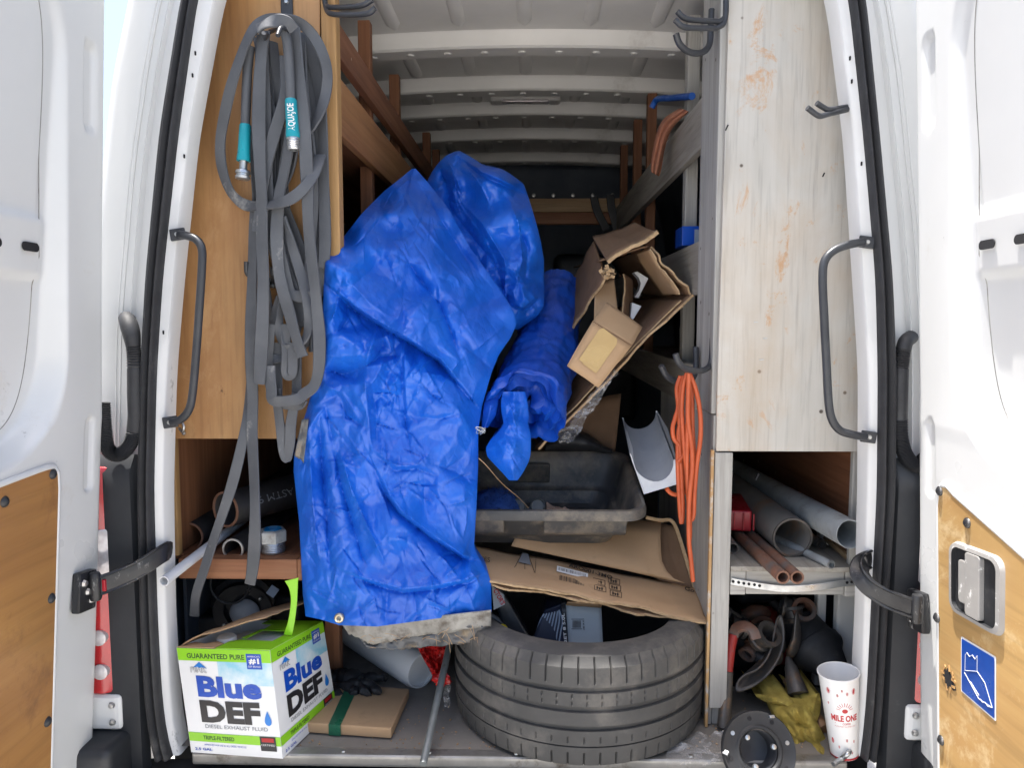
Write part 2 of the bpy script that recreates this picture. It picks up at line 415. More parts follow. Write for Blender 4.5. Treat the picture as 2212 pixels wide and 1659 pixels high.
# ============================================================ the van
FLOOR = 0.664
XC = -0.03
van = thing('cargo_van', 'white high roof cargo van with both rear doors open, packed with gear', 'van', (0, 2.2, 0))
TL = [(-170, 520, 485, 456), (-80, 484, 449, 420), (0, 462, 427, 398), (290, 409, 386, 350), (601, 377, 352, 321), (805, 360, 339, 310), (1058, 353, 333, 304), (1333, 358, 341, 309), (1500, 368, 350, 318), (1598, 379, 362, 330), (1648, 397, 380, 345)]
TR = [(-170, 1756, 1783, 1814), (-80, 1786, 1813, 1844), (0, 1806, 1833, 1864), (290, 1842, 1864, 1893), (601, 1862, 1891, 1922), (805, 1875, 1896, 1931), (1058, 1873, 1894, 1929), (1332, 1867, 1880, 1910), (1500, 1858, 1872, 1901), (1600, 1850, 1863, 1892), (1648, 1842, 1855, 1884)]
PROF = [(.995, .45), (.998, 1.3), (.985, 1.6), (.95, 1.9), (.90, 2.2), (.845, 2.41), (.78, 2.58), (.66, 2.69), (.4, 2.75), (0, 2.77)]
def half(z):
    zs = [p[1] for p in PROF]; xs = [p[0] for p in PROF]
    return float(np.interp(z, zs, xs))
ys = np.arange(-170, 1649, 34)
def cubic(tab, k):
    t = np.array(tab, float); from_y = t[:, 0]; v = t[:, k]
    # monotone-ish smooth: interpolate then gently smooth
    fine = np.interp(ys, from_y, v)
    for _ in range(2):
        f2 = fine.copy(); f2[1:-1] = (fine[:-2] + 2 * fine[1:-1] + fine[2:]) / 4; fine = f2
    return fine
FR = {}
for side, tab in ((-1, TL), (1, TR)):
    xi, xf, xo = cubic(tab, 1), cubic(tab, 2), cubic(tab, 3)
    flange, inner, gutter = [], [], []
    sealrows = []
    for k, y in enumerate(ys):
        a = P(xi[k], y, 0); b = P(xf[k], y, -.004); c = P(xo[k], y, 0.0)
        z = a.z
        wob = .0012 * math.sin(z * 9 + side) 
        flange.append([Vector((a.x, .05, z)), Vector((a.x + wob, .004, z)), Vector((a.x + side * .004 + wob, -.002, z)), Vector((b.x, -.004, z)), Vector((b.x + side * .002, .014, z))])
        wall = XC + side * (half(z) - .055)
        inner.append([Vector((a.x, .048, z)), Vector((a.x + (wall - a.x) * .55, .12, z)), Vector((wall, .2, z)), Vector((wall, .5, z))])
        # rubber seal: bulb with two lips and a groove
        w = c.x - b.x
        sealrows.append([Vector((b.x + w * u, yy, z)) for u, yy in ((0.0, .012), (.02, -.012), (.10, -.024), (.22, -.028), (.34, -.024), (.42, -.015), (.50, -.022), (.64, -.030), (.80, -.028), (.94, -.016), (1.0, .000), (1.0, .014))])
        body = XC + side * half(z)
        gx = body - c.x
        gutter.append([Vector((c.x, .010, z)), Vector((c.x + gx * .10, .034, z)), Vector((c.x + gx * .30, .040, z)), Vector((c.x + gx * .34, .032, z)), Vector((c.x + gx * .38, .040, z)), Vector((c.x + gx * .55, .030, z)), Vector((c.x + gx * .80, .024, z)), Vector((c.x + gx * .93, .032, z)), Vector((c.x + gx * .985, .052, z)), Vector((body, .085, z))])
        FR[(side, int(y))] = (a.x, z)
    mk('door_frame', MB().grid(flange), MT['white_scuffed'], van, smooth=50)
    mk('inner_pillar', MB().grid(inner), MT['white_scuffed'], van, smooth=40)
    mk('door_seal', MB().grid(sealrows), MT['rubber'], van, smooth=40)
    mk('rear_pillar', MB().grid(gutter), MT['white_paint'], van, smooth=35)
    # beads of seam sealer along the pillar
    for fr in (.46, .52):
        mk('seam_bead', MB().tube([Vector((r[0].x + (r[-1].x - r[0].x) * fr + .0006 * math.sin(i * .7), .032, r[0].z)) for i, r in enumerate(gutter) if i > 2], .0016, 6), MT['white_paint'], van, smooth=60)
# body sides and roof (outer skin), each its own panel
for side in (-1, 1):
    rows = []
    for (h, z) in PROF[:8]:
        rows.append([Vector((XC + side * h, yy, z)) for yy in (.085, .5, 1.2, 2.4, 3.6, 4.2)])
    mk('body_side', MB().grid(rows), MT['white_paint'], van, smooth=50, solid=.004, off=-1 * side)
rows = []
for yy in (.03, .3, .8, 1.4, 2.0, 2.8, 3.6, 4.2):
    rows.append([Vector((XC + sx * h, yy, z)) for sx, (h, z) in [(-1, p) for p in PROF[6:]] + [(1, p) for p in PROF[6:-1][::-1]]])
mk('roof_skin', MB().grid(rows), MT['white_paint'], van, smooth=60)
# nose, cab and windscreen (behind the camera's view, closes the van)
nose = MB()
prof = [(4.2, 2.75), (4.5, 2.55), (5.3, 1.55), (5.95, 1.25), (6.1, .95), (6.1, .45), (4.2, .45)]
for k, (yy, zz) in enumerate(prof): pass
nose.prism([Vector((XC - .95, yy, zz)) for yy, zz in prof], (1.9, 0, 0))
mk('nose', nose, MT['white_paint'], van, bevel=.04)
# header above the doors
hd = MB().box((XC, .05, 2.60), (1.34, .10, .10))
mk('header', hd, MT['white_paint'], van, bevel=.012)
# floor, sill, bumper
fl = MB().grid([[Vector((XC - .93 + 1.86 * i / 20, .012 + yy, FLOOR)) for i in range(21)] for yy in (0, .3, .8, 1.6, 2.9)])
mk('load_floor', fl, MT['floor_mat'], van)
sl = MB().box((XC, -.004, FLOOR - .012), (1.50, .034, .030)); mk('sill_strip', sl, MT['sill_metal'], van, bevel=.008, seg=3)
# screws along the sill
for k in range(7):
    mk('screw', MB().lathe([(0, .004), (.005, .003), (.006, 0)], (XC - .6 + k * .2, -.006, FLOOR + .0035), (0, 0, 1), 10), MT['steel'], van, smooth=40)
bp = MB().prism([Vector((XC - .98, yy, zz)) for yy, zz in ((.04, .619), (-.10, .614), (-.135, .585), (-.135, .46), (-.08, .40), (.04, .40))], (1.96, 0, 0))
mk('rear_bumper', bp, MT['corner_plastic'], van, bevel=.012, seg=3)
for k in range(9):
    mk('step_rib', MB().box((XC - .60 + k * .15, -.055, .617), (.10, .07, .008)), MT['corner_plastic'], van, bevel=.002)
# lower corner trims beside the doors
def corner(side):
    xs_in = (309, 1911)[side > 0]
    m_ = MB(); rows = []
    for z in np.linspace(1.36, .57, 22):
        c = P(xs_in, 1200, 0).x + side * .004
        b = XC + side * (half(z) + .004)
        top = .026 * sstep(1.36, 1.32, z)
        rows.append([Vector((c, .004, z)), Vector((c + (b - c) * .06, .006 - top, z)), Vector((c + (b - c) * .5, .004 - top, z)), Vector((c + (b - c) * .86, .012 - top, z)), Vector((b, .06, z))])
    mk('corner_trim', m_.grid(rows), MT['corner_plastic'], van, smooth=50)
for s_ in (-1, 1): corner(s_)
# tail lamps on the corners
for side in (-1, 1):
    x_in = P(243, 1200, -.02).x if side < 0 else P(1963, 1500, -.02).x
    x_out = XC + side * .985
    def lampblock(z0, z1, proud=0.0):
        m_ = MB()
        m_.prism([Vector((x_in, .01, z0)), Vector((x_in + side * .004, -.016 - proud, z0)), Vector((x_in + side * .03, -.032 - proud, z0)), Vector((x_out - side * .012, -.030 - proud, z0)), Vector((x_out, .0, z0)), Vector((x_out, .05, z0))][::side], (0, 0, z1 - z0))
        return m_
    tl = mk('tail_lamp', lampblock(.81, 1.335), MT['red_lens'], van, bevel=.008, smooth=40)
    mk('reverse_lens', lampblock(1.085, 1.195, .003), MT['clear_lens'], tl, bevel=.006, smooth=40)
    for zz in (.945, .865):
        mk('reflector', MB().lathe([(0, .003), (.012, .0025), (.018, 0), (.018, -.02)], (x_in + side * .034, -.035, zz), (0, -1, 0), 20), MT['clear_lens'], tl, smooth=40)
    mk('lamp_bracket', MB().box((x_in + side * .05, .0, .765), (.115, .06, .085)), MT['white_paint'], van, bevel=.014, seg=3)
    for zz in (.785, .745):
        mk('bolt', MB().lathe([(0, .006), (.006, .005), (.008, 0)], (x_in + side * .012, -.031, zz), (0, -1, 0), 8), MT['steel'], van)
for side in (-1, 1):
    m_ = MB().box((XC + side * .955, -.035, .665), (.13, .15, .11)); mk('bumper_corner', m_, MT['corner_plastic'], van, bevel=.02, seg=3, smooth=40)
# latch slots and holes in the inner pillars
def slot(name, c, w, h, axis_u, axis_v, nrm, mat, parent, rim=None, depth=.003):
    """rounded slot: dark capsule plus a thin rim"""
    u = Vector(axis_u).normalized(); v = Vector(axis_v).normalized(); nn = Vector(nrm).normalized(); c = Vector(c)
    r = min(w, h) / 2; pts = []
    for k in range(24):
        a = 2 * math.pi * k / 24; x = math.cos(a) * r; y = math.sin(a) * r
        x += math.copysign(max(w / 2 - r, 0), x); y += math.copysign(max(h / 2 - r, 0), y)
        pts.append(c + u * x + v * y + nn * depth)
    m_ = MB(); m_.prism(pts, -nn * .002)
    o_ = mk(name, m_, mat, parent, smooth=30)
    if rim:
        mk('slot_rim', MB().tube(pts, .0022, 6, closed=True), rim, o_, smooth=60)
    return o_
for side, x, y, hh in ((-1, 362, 1037, .062), (1, 1862, 1110, .05)):
    c = P(x, y, .05)
    slot('latch_hole', c, .018, hh, (-side * .35, .7, 0), (0, 0, 1), (-side * .8, -.6, 0), MT['hole'], van, MT['white_paint'], .006)
for side, pts in ((-1, [(422, 114), (416, 162), (398, 337), (353, 718)]), (1, [(1836, 125), (1840, 175), (1861, 353)])):
    for (x, y) in pts:
        c = P(x, y, -.004)
        slot('plug_hole', c, .0035, .009, (1, 0, 0), (0, 0, 1), (0, -1, 0), MT['hole'], van, None, .001)

# interior: shade painted into dark walls, white ribbed roof, dark screen for unlit cab
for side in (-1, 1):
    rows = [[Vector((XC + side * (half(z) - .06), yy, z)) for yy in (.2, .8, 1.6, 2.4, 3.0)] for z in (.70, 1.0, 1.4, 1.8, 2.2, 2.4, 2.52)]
    mk('shaded_side', MB().grid(rows), MT['shaded_wall'], van, smooth=50)
def roof_z(x): return 2.612 - .030 * ((x - XC) / .72) ** 2
rows = [[Vector((XC + u, yy, roof_z(XC + u))) for u in np.linspace(-.8, .8, 25)] for yy in np.linspace(.06, 3.0, 12)]
mk('roof_lining', MB().grid(rows), MT['roof_paint'], van, smooth=60)
ribY = []
for k, py in enumerate((92, 186, 240, 294, 344, 378)):
    q = PZ(1140, py, 2.575); ribY.append(q.y)
    m_ = MB(); rows = []
    for yy, dz in ((q.y - .02, .0), (q.y - .012, -.012), (q.y - .008, -.046), (q.y + .0, -.052), (q.y + .075, -.052), (q.y + .083, -.046), (q.y + .09, 0)):
        rows.append([Vector((XC + u, yy, roof_z(XC + u) + dz)) for u in np.linspace(-.74, .74, 25)])
    rb = mk('roof_rib', m_.grid(rows), MT['roof_paint'], van, smooth=35)
    for u in np.linspace(-.5, .5, 9):      # plugs in the underside of the rib
        mk('rib_plug', MB().lathe([(0, .005), (.011, .004), (.014, 0)], (XC + u, q.y + .04, roof_z(XC + u) - .052), (0, 0, -1), 12), MT['roof_paint'], rb, smooth=40)
edges_ = [.1] + ribY
for b in range(len(ribY) - 1):
    y0 = edges_[b] + (.11 if b else .0); y1 = edges_[b + 1] - .035
    if y1 - y0 < .05: continue
    for u in (-.41, -.20, .01, .22, .43):
        m_ = MB(); rows = []
        for k in range(13):
            t = k / 12; e = min(t, 1 - t) * (y1 - y0); w = .024 * math.sqrt(max(0.0004, 1 - (1 - min(1, e / .024)) ** 2))
            rows.append([Vector((XC + u + w * math.sin(a), y0 + (y1 - y0) * t, roof_z(XC + u) + .002 - .014 * (w / .024) * math.cos(a))) for a in np.linspace(-1.5, 1.5, 7)])
        mk('roof_bead', m_.grid(rows), MT['roof_paint'], van, smooth=60)
# dome lamp and added dark screen closing off the cab
q = PZ(1135, 214, 2.60)
dl = mk('dome_lamp', MB().box((q.x, q.y, 2.60), (.30, .07, .03)), MT['roof_paint'], van, bevel=.012, seg=3, smooth=40)
mk('lamp_lens', MB().box((q.x, q.y - .01, 2.588), (.20, .05, .014)), MT['clear_lens'], dl, bevel=.006, smooth=40)
mk('dark_cab_screen', MB().box((XC, 3.0, 1.65), (1.85, .03, 1.95)), MT['shaded_wall'], van)  # dark sheet added in place of the unlit cab
for k in range(10):
    mk('bolt', MB().lathe([(0, .006), (.010, .005), (.012, 0)], (XC - .55 + k * .12, 2.982, 2.42), (0, -1, 0), 10), MT['steel'], van, smooth=40)
for sx in (-1, 1):
    mk('seat_back', MB().box((XC + sx * .42, 2.85, 1.55), (.5, .16, 1.0)), MT['black_plastic'], van, bevel=.05, seg=3, smooth=50)
# road wheels
def wheel(x, y):
    w_ = mk('wheel', MB().lathe([(.20, -.10), (.31, -.105), (.335, -.09), (.345, -.05), (.345, .05), (.335, .09), (.31, .105), (.20, .10)], (x, y, .345), (1, 0, 0), 40), MT['rubber'], van, smooth=40)
    mk('rim', MB().lathe([(0, .05), (.06, .06), (.10, .03), (.17, .045), (.205, .095), (.205, -.09), (0, -.02)], (x, y, .345), (1 if x > 0 else -1, 0, 0), 32), MT['steel'], w_, smooth=35)
for x in (XC - .82, XC + .82):
    for y in (1.05, 4.9): wheel(x, y)
mk('underbody', MB().box((XC, 2.9, .56), (1.7, 5.6, .2)), MT['corner_plastic'], van)

# ------------------------------------------------------------ rear doors, swung out square to the van
XD = {-1: P(232, 900, -.03).x, 1: P(1970, 1000, -.03).x}
def rrect(s, z, s0, s1, z0, z1, r):
    """signed distance (inside negative) to a rounded rectangle"""
    cs, cz = (s0 + s1) / 2, (z0 + z1) / 2
    dx = np.abs(s - cs) - (s1 - s0) / 2 + r; dz = np.abs(z - cz) - (z1 - z0) / 2 + r
    return np.minimum(np.maximum(dx, dz), 0) + np.hypot(np.maximum(dx, 0), np.maximum(dz, 0)) - r
LOWK = {-1: .078, 1: .052}
def door_out(s, z, k=.052):
    """how far the pressed inner skin lies outside the door's reference plane"""
    d = -.055 * np.maximum(0, z - 1.42) ** 1.15                       # leans in above the waist
    d = d + k * np.maximum(0, 1.45 - z)                            # and out below it
    d = d + (.058 - .055 * np.clip((z - 1.40) / .96, 0, 1)) * sstep(.016, -.016, rrect(s, z, .145, .72, 1.40, 2.36, .20) + .008)
    rail = sstep(.020, -.006, rrect(s, z, .16, .80, 1.752, 1.852, .012)) * sstep(.155, .20, s)
    d = d - .013 * rail
    d = d + .007 * sstep(.005, -.003, rrect(s, z, .052, .078, 1.30, 1.455, .012))
    d = d + .010 * sstep(.005, -.003, rrect(s, z, .05, .085, 2.05, 2.22, .014))
    d = d + .016 * sstep(.03, .0, s) ** 2
    d = d + .0006 * vnoise(s * 9, z * 7)
    return d
def dpt(side, s, z, proud=0.0):
    return Vector((XD[side] + side * (float(door_out(s, z, LOWK[side])) - proud), -.03 - s, z))
def flat_pt(side, s, z, proud=0.0):
    return Vector((XD[side] + side * (LOWK[side] * max(0, 1.45 - z) - proud), -.03 - s, z))
def sz(side, px, py):
    q = PX(px, py, XD[side])
    for _ in range(4): q = PX(px, py, XD[side] + side * LOWK[side] * max(0, 1.45 - q.z))
    return (-.03 - q.y, q.z)
for side in (-1, 1):
    ss = np.concatenate([np.linspace(0, .05, 8), np.linspace(.056, .30, 70), np.linspace(.31, .76, 40)])
    zz = np.concatenate([np.linspace(.62, 1.28, 30), np.linspace(1.29, 1.46, 40), np.linspace(1.47, 1.73, 24), np.linspace(1.735, 1.87, 36), np.linspace(1.88, 2.46, 60)])
    S, Z = np.meshgrid(ss, zz); D = door_out(S, Z, LOWK[side])
    rows = [[Vector((XD[side] + side * D[i, j], -.03 - S[i, j], Z[i, j])) for j in range(len(ss))] for i in range(len(zz))]
    door = mk('rear_door', MB().grid(rows), MT['white_paint'], van, smooth=60)
    door['label'] = 'open white rear door on the left' if side < 0 else 'open white rear door on the right, partly in sun'
    # outer skin and hinge edge
    orows = [[Vector((XD[side] + side * (.085 + LOWK[side] * max(0, 1.45 - z) - .055 * max(0, z - 1.42) ** 1.15), -.03 - s, z)) for s in (0, .38, .76)] for z in np.linspace(.62, 2.46, 12)]
    mk('outer_skin', MB().grid(orows), MT['white_paint'], door, smooth=60)
    erows = [[dpt(side, 0, z), Vector((XD[side] + side * (.085 + LOWK[side] * max(0, 1.45 - z) - .055 * max(0, z - 1.42) ** 1.15), -.03, z))] for z in np.linspace(.62, 2.46, 30)]
    mk('hinge_edge', MB().grid(erows), MT['white_paint'], door, smooth=60)
    def skin(s, z): return Vector((XD[side] + side * (.085 + LOWK[side] * max(0, 1.45 - z) - .055 * max(0, z - 1.42) ** 1.15), -.03 - s, z))
    mk('free_edge', MB().grid([[dpt(side, .76, z), skin(.76, z)] for z in np.linspace(.62, 2.46, 60)]), MT['white_paint'], door, smooth=60)
    for z in (.62, 2.46): mk('end_edge', MB().grid([[dpt(side, s, z), skin(s, z)] for s in np.linspace(0, .76, 24)]), MT['white_paint'], door, smooth=60)
    # slots in the cross rail
    for s_ in (.222, .322, .425):
        c = dpt(side, s_, 1.80); 
        slot('rail_slot', c, .046, .017, (0, -1, 0), (0, 0, 1), (-side, 0, 0), MT['hole'], door, None, .0045)
    # seam where the blank window panel meets its frame
    sm = []
    for a_ in np.linspace(0, 1, 60):
        an = math.pi * (.5 + a_); cs2, cz2 = .405, 1.88
        x_ = math.cos(an); y_ = math.sin(an); ss2 = cs2 + math.copysign(abs(x_) ** .42, x_) * .215; zz2 = cz2 + math.copysign(abs(y_) ** .42, y_) * .435
        sm.append(dpt(side, ss2, zz2, .0002))
    mk('panel_seam', MB().tube(sm, .0010, 5), MT['sill_metal'], door)
    # plywood lining of the lower half
    if side > 0: tlc, trc = sz(1, 2030, 1040), sz(1, 2212, 1199)
    else: tlc, trc = sz(-1, 124, 1000), sz(-1, 0, 1046)
    sl_ = (trc[1] - tlc[1]) / (trc[0] - tlc[0])
    s0, z0 = tlc
    outline = [(s0 + .004, .66), (s0, z0 - .05), (s0 + .004, z0 - .018), (s0 + .016, z0 - .004), (s0 + .034, z0 - .002), (s0 + .06, z0 + sl_ * .05), (.66, z0 + sl_ * (.66 - s0)), (.71, z0 + sl_ * (.66 - s0) - .06), (.71, .66)]
    # border frame pressed round the lining
    bd = [flat_pt(side, a, b, .002) for a, b in outline]
    mk('lining_border', MB().tube(bd, .006, 8), MT['white_paint'], door, smooth=60)
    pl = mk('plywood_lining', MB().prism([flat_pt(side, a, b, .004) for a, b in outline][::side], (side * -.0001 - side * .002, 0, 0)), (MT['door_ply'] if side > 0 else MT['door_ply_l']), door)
    scr = [(2037, 1061), (2097, 1130), (2031, 1335), (2040, 1600)] if side > 0 else [(107, 1024), (2, 1084), (104, 1293), (96, 1560)]
    for (a, b) in scr:
        s_, z_ = sz(side, a, b); c = flat_pt(side, s_, z_, .006)
        mk('screw', MB().lathe([(0, .0075), (.004, .007), (.0095, .003), (.0105, 0)], c, (-side, 0, 0), 14), MT['black_plastic'] if side < 0 else MT['strap_metal'], door, smooth=40)
    # door check strap bracket
    if side < 0: bx, by = 170, 1277
    else: bx, by = 1996, 1320
    s_, z_ = sz(side, bx, by); c = flat_pt(side, s_, z_, .012)
    br = mk('strap_bracket', MB().box(c, (.020, .060, .085), (R(-8), 0, 0)), MT['strap_metal'], door, bevel=.006, seg=2, smooth=40)
    for dz in (-.022, 0, .022):
        mk('bolt', MB().lathe([(0, .006), (.006, .006), (.008, 0)], c + Vector((-side * .010, -.004 + .012 * math.sin(dz * 200), dz)), (-side, 0, 0), 6), MT['steel'], br)
    if side < 0: path = [P(366, 1188, .012), P(352, 1196, -.018), P(325, 1214, -.045), P(292, 1234, -.066), P(250, 1252, -.088), P(212, 1266, -.108)]
    else: path = [P(1884, 1204, .012), P(1862, 1216, -.020), P(1857, 1240, -.045), P(1876, 1268, -.066), P(1912, 1291, -.082), P(1950, 1306, -.094), P(1974, 1314, -.100)]
    pth = spline(path, 6)
    nr = [Vector((-side * .5, -1, 0))] * len(pth)
    st = mk('door_strap', MB().ribbon(pth, .040, .012, nr), MT['strap_metal'], van, smooth=35)
    for off in (-.019, .019):
        mk('strap_lip', MB().tube([p + Vector((0, -.007, off)) for p in pth], .0035, 6), MT['strap_metal'], st, smooth=60)
    e = pth[-1]
    mk('strap_pivot', MB().lathe([(0, .032), (.010, .030), (.0125, .024), (.0125, -.024), (.010, -.03), (0, -.032)], e + Vector((side * .004, -.004, 0)), (0, 0, 1), 16), MT['strap_metal'], st, smooth=40)
    if side < 0:
        mk('red_tab', MB().box(pth[-4] + Vector((0, -.010, -.002)), (.008, .006, .026)), MT['red_plastic'], st, bevel=.002)

# right door: grey latch bezel, blue sticker, torn hole
door = [o for o in van.children if o.name.startswith('rear_door')][1]
cs = [sz(1, a, b) for a, b in ((2063, 1164), (2180, 1207), (2178, 1384), (2063, 1318))]
def bil(u, v):
    a = (cs[0][0] * (1 - u) + cs[1][0] * u, cs[0][1] * (1 - u) + cs[1][1] * u)
    b = (cs[3][0] * (1 - u) + cs[2][0] * u, cs[3][1] * (1 - u) + cs[2][1] * u)
    return (a[0] * (1 - v) + b[0] * v, a[1] * (1 - v) + b[1] * v)
def rr_pts(u0, u1, v0, v1, r, proud, n=6):
    pts = []
    for cx, cy, a0 in ((u1 - r, v0 + r, -90), (u1 - r, v1 - r, 0), (u0 + r, v1 - r, 90), (u0 + r, v0 + r, 180)):
        for k in range(n + 1):
            a = R(a0 + 90 * k / n); s_, z_ = bil(cx + r * math.cos(a), cy + r * math.sin(a)); pts.append(flat_pt(1, s_, z_, proud))
    return pts
outer = rr_pts(0, 1, 0, 1, .16, .006); mid = rr_pts(.02, .98, .02, .98, .16, .014); inn = rr_pts(.08, .92, .07, .93, .12, .015)
m_ = MB().grid([outer, mid, inn], True); 
bz = mk('latch_bezel', m_, MT['handle_grey'], door, smooth=50)
deep = rr_pts(.08, .92, .07, .93, .12, .007)
mk('latch_pocket', MB().grid([inn, deep], True).add(deep, [tuple(range(len(deep)))]), MT['black_plastic'], bz, smooth=40)
mk('latch_paddle', MB().prism(rr_pts(.36, .64, .08, .92, .05, .016), (.012, 0, 0)), MT['handle_grey'], bz, bevel=.002)
mk('latch_handle', MB().prism(rr_pts(.20, .35, .22, .80, .05, .013), (.008, 0, 0)), MT['handle_grey'], bz, bevel=.002)
cs_b = cs
cs = [sz(1, a, b) for a, b in ((2084, 1375), (2160, 1420), (2160, 1560), (2084, 1494))]
stk = mk('warning_sticker', MB().prism(rr_pts(0, 1, 0, 1, .03, .0072), (.0006, 0, 0)), MT['print_white'], door)
mk('blue_field', MB().prism(rr_pts(.03, .97, .03, .97, .03, .0080), (.0004, 0, 0)), MT['blue_sticker'], stk)
def sline(pts, w=.0005):
    q_ = [flat_pt(1, *bil(u, v), .0084) for u, v in pts]
    return MB().tube(q_, w, 5)
for pts in ([(.15, .28), (.2, .22), (.28, .26), (.36, .2), (.44, .24), (.5, .16)], [(.5, .16), (.5, .42), (.14, .56)], [(.5, .42), (.72, .52), (.92, .82), (.55, .86), (.12, .60)], [(.55, .86), (.6, .84), (.65, .87), (.72, .83), (.8, .86), (.92, .82)], [(.30, .68), (.55, .80)], [(.15, .28), (.14, .56)]):
    mk('drawn_line', sline(pts), MT['print_white'], stk)
# torn hole beside the sticker
s_, z_ = sz(1, 2056, 1466); hp = []
for k in range(18):
    a = 2 * math.pi * k / 18; r_ = .020 * (1 + .45 * rnd.uniform(-1, 1)); hp.append(flat_pt(1, s_ + r_ * 1.1 * math.cos(a), z_ + r_ * 1.15 * math.sin(a), .0075))
hole = mk('torn_hole', MB().prism(hp, (.0006, 0, 0)), MT['hole'], door)
for k in range(9):
    a = 2 * math.pi * (k + rnd.random() * .5) / 9; c = flat_pt(1, s_ + .020 * math.cos(a), z_ + .022 * math.sin(a), .0072)
    mk('splinter', MB().box(c, (.0016, .013, .005), (a + rnd.uniform(-.5, .5), 0, rnd.uniform(-.12, .12))), MT['ply_edge'], hole)

# wiring conduits between body and doors
def conduit(path, nm='wiring_conduit', ribs=True):
    pth = spline(path, 26); rr = []
    for i in range(len(pth)):
        t = i / (len(pth) - 1)
        rib = ((.17 < t < .26) or (t > .5))
        rr.append((.0165 if i % 2 else .0138) if rib else .0155)
    return mk(nm, MB().tube(pth, rr, 14), MT['rubber'], van, smooth=70)
conduit([P(278, 690, .02), P(283, 715, -.012), P(290, 770, -.02), P(291, 850, -.022), P(292, 905, -.022), P(283, 955, -.025), P(258, 982, -.03), P(234, 972, -.035), P(226, 930, -.03), P(222, 870, -.02)])
bt_ = spline([P(272, 686, .010), P(278, 700, -.010), P(284, 722, -.018), P(288, 748, -.020)], 6)
mk('conduit_boot', MB().tube(bt_, [.013 + .006 * math.sin(math.pi * min(1, .15 + .75 * i / (len(bt_) - 1))) for i in range(len(bt_))], 16), MT['rubber'], van, smooth=70)
conduit([P(1968, 728, .02), P(1955, 742, -.006), P(1947, 790, -.012), P(1945, 850, -.014), P(1944, 905, -.014), P(1946, 950, -.016), P(1957, 985, -.018), P(1978, 1005, -.02), P(2000, 990, -.02)])
# grab handles bolted to the door frame
for side, path in ((-1, [(388, 506), (404, 509), (424, 517), (436, 538), (436, 580), (431, 660), (424, 760), (416, 850), (408, 885), (392, 905), (372, 912)]), (1, [(1864, 523), (1835, 528), (1803, 540), (1782, 562), (1777, 600), (1780, 680), (1785, 780), (1790, 870), (1798, 908), (1815, 930), (1842, 939), (1868, 944)])):
    n_ = len(path)
    p3 = [P(a, b, -.012 - .028 * math.sin(math.pi * min(1, max(0, i / (n_ - 1)))) ** .5) for i, (a, b) in enumerate(path)]
    hb = mk('grab_handle', MB().tube(spline(p3, 6), .0088, 12), MT['black_metal'], van, smooth=70)
    for (a, b), (a2, b2) in ((path[0], path[1]), (path[-1], path[-2])):
        c = P(a + (-4 if side < 0 else 8), b, -.010)
        mk('mount_plate', MB().box(c, (.034, .006, .026), (0, R(8 * side), 0)), MT['black_metal'], hb, bevel=.003)
        mk('bolt', MB().lathe([(0, .005), (.004, .005), (.006, 0)], c + Vector((0, -.003, 0)), (0, -1, 0), 8), MT['steel'], hb)
# ============================================================ wooden shelving on both sides
YS = .12
XL = P(735, 500, YS).x; XR = P(1546, 700, YS).x
def board(name, x0, x1, y0, y1, z0, z1, mat, parent, bevel=.0025):
    m_ = MB().box(((x0 + x1) / 2, (y0 + y1) / 2, (z0 + z1) / 2), (abs(x1 - x0), abs(y1 - y0), abs(z1 - z0)))
    return mk(name, m_, mat, parent, bevel=bevel)
def zp(px, py, Y): return P(px, py, Y).z
def xp(px, py, Y): return P(px, py, Y).x
def sheet(name, pts, Y, th, mat, parent, bevel=.0015):
    m_ = MB().prism([P(a, b, Y) for a, b in pts], (0, th, 0)); return mk(name, m_, mat, parent, bevel=bevel)
FLZ = FLOOR + .002
ls = thing('shelving_unit', 'orange brown wooden shelving along the left wall of the van', 'shelving', (XL - .2, .6, FLOOR))
sheet('plywood_panel', [(480, -120), (462, -30), (432, 150), (407, 330), (387, 560), (374, 760), (373, 948), (691, 948), (691, -120)], YS, .012, MT['ply_stain'], ls)
board('post', xp(692, 0, YS) + .001, XL, YS - .004, YS + .036, zp(500, 1252, YS), 2.50, MT['ply_edge'], ls, .003)
board('post', xp(700, 1300, YS + .2), xp(731, 1300, YS + .2), YS + .2, YS + .238, FLZ, zp(500, 1252, YS), MT['redwood'], ls, .003)
z1, z0 = zp(734, 167, YS + .03), zp(734, 289, YS + .03)
LZ = (z0, z1)
board('rail', XL - .022, XL - .001, YS + .038, 2.35, z0, z1, MT['brown_y'], ls)
board('rail', XL - .022, XL - .001, YS + .038, 2.35, zp(734, 112, YS), zp(734, 36, YS), MT['redwood_y'], ls)
board('rail', XL - .022, XL - .001, YS + .038, 2.35, 1.70, 1.83, MT['brown_y'], ls)
board('rail', XL - .022, XL - .001, YS + .038, 2.35, 1.34, 1.45, MT['brown_y'], ls)
for yy in (.60, 1.08, 1.90, 2.25):
    board('post', XL - .060, XL - .024, yy, yy + .036, FLZ, 2.535, MT['redwood'], ls, .003)
wl_ = XC - half(1.6) + .075
for zz in (1.83, 2.13):
    board('shelf_board', wl_, XL - .024, YS + .04, 2.3, zz - .014, zz, MT['redwood_y'], ls)
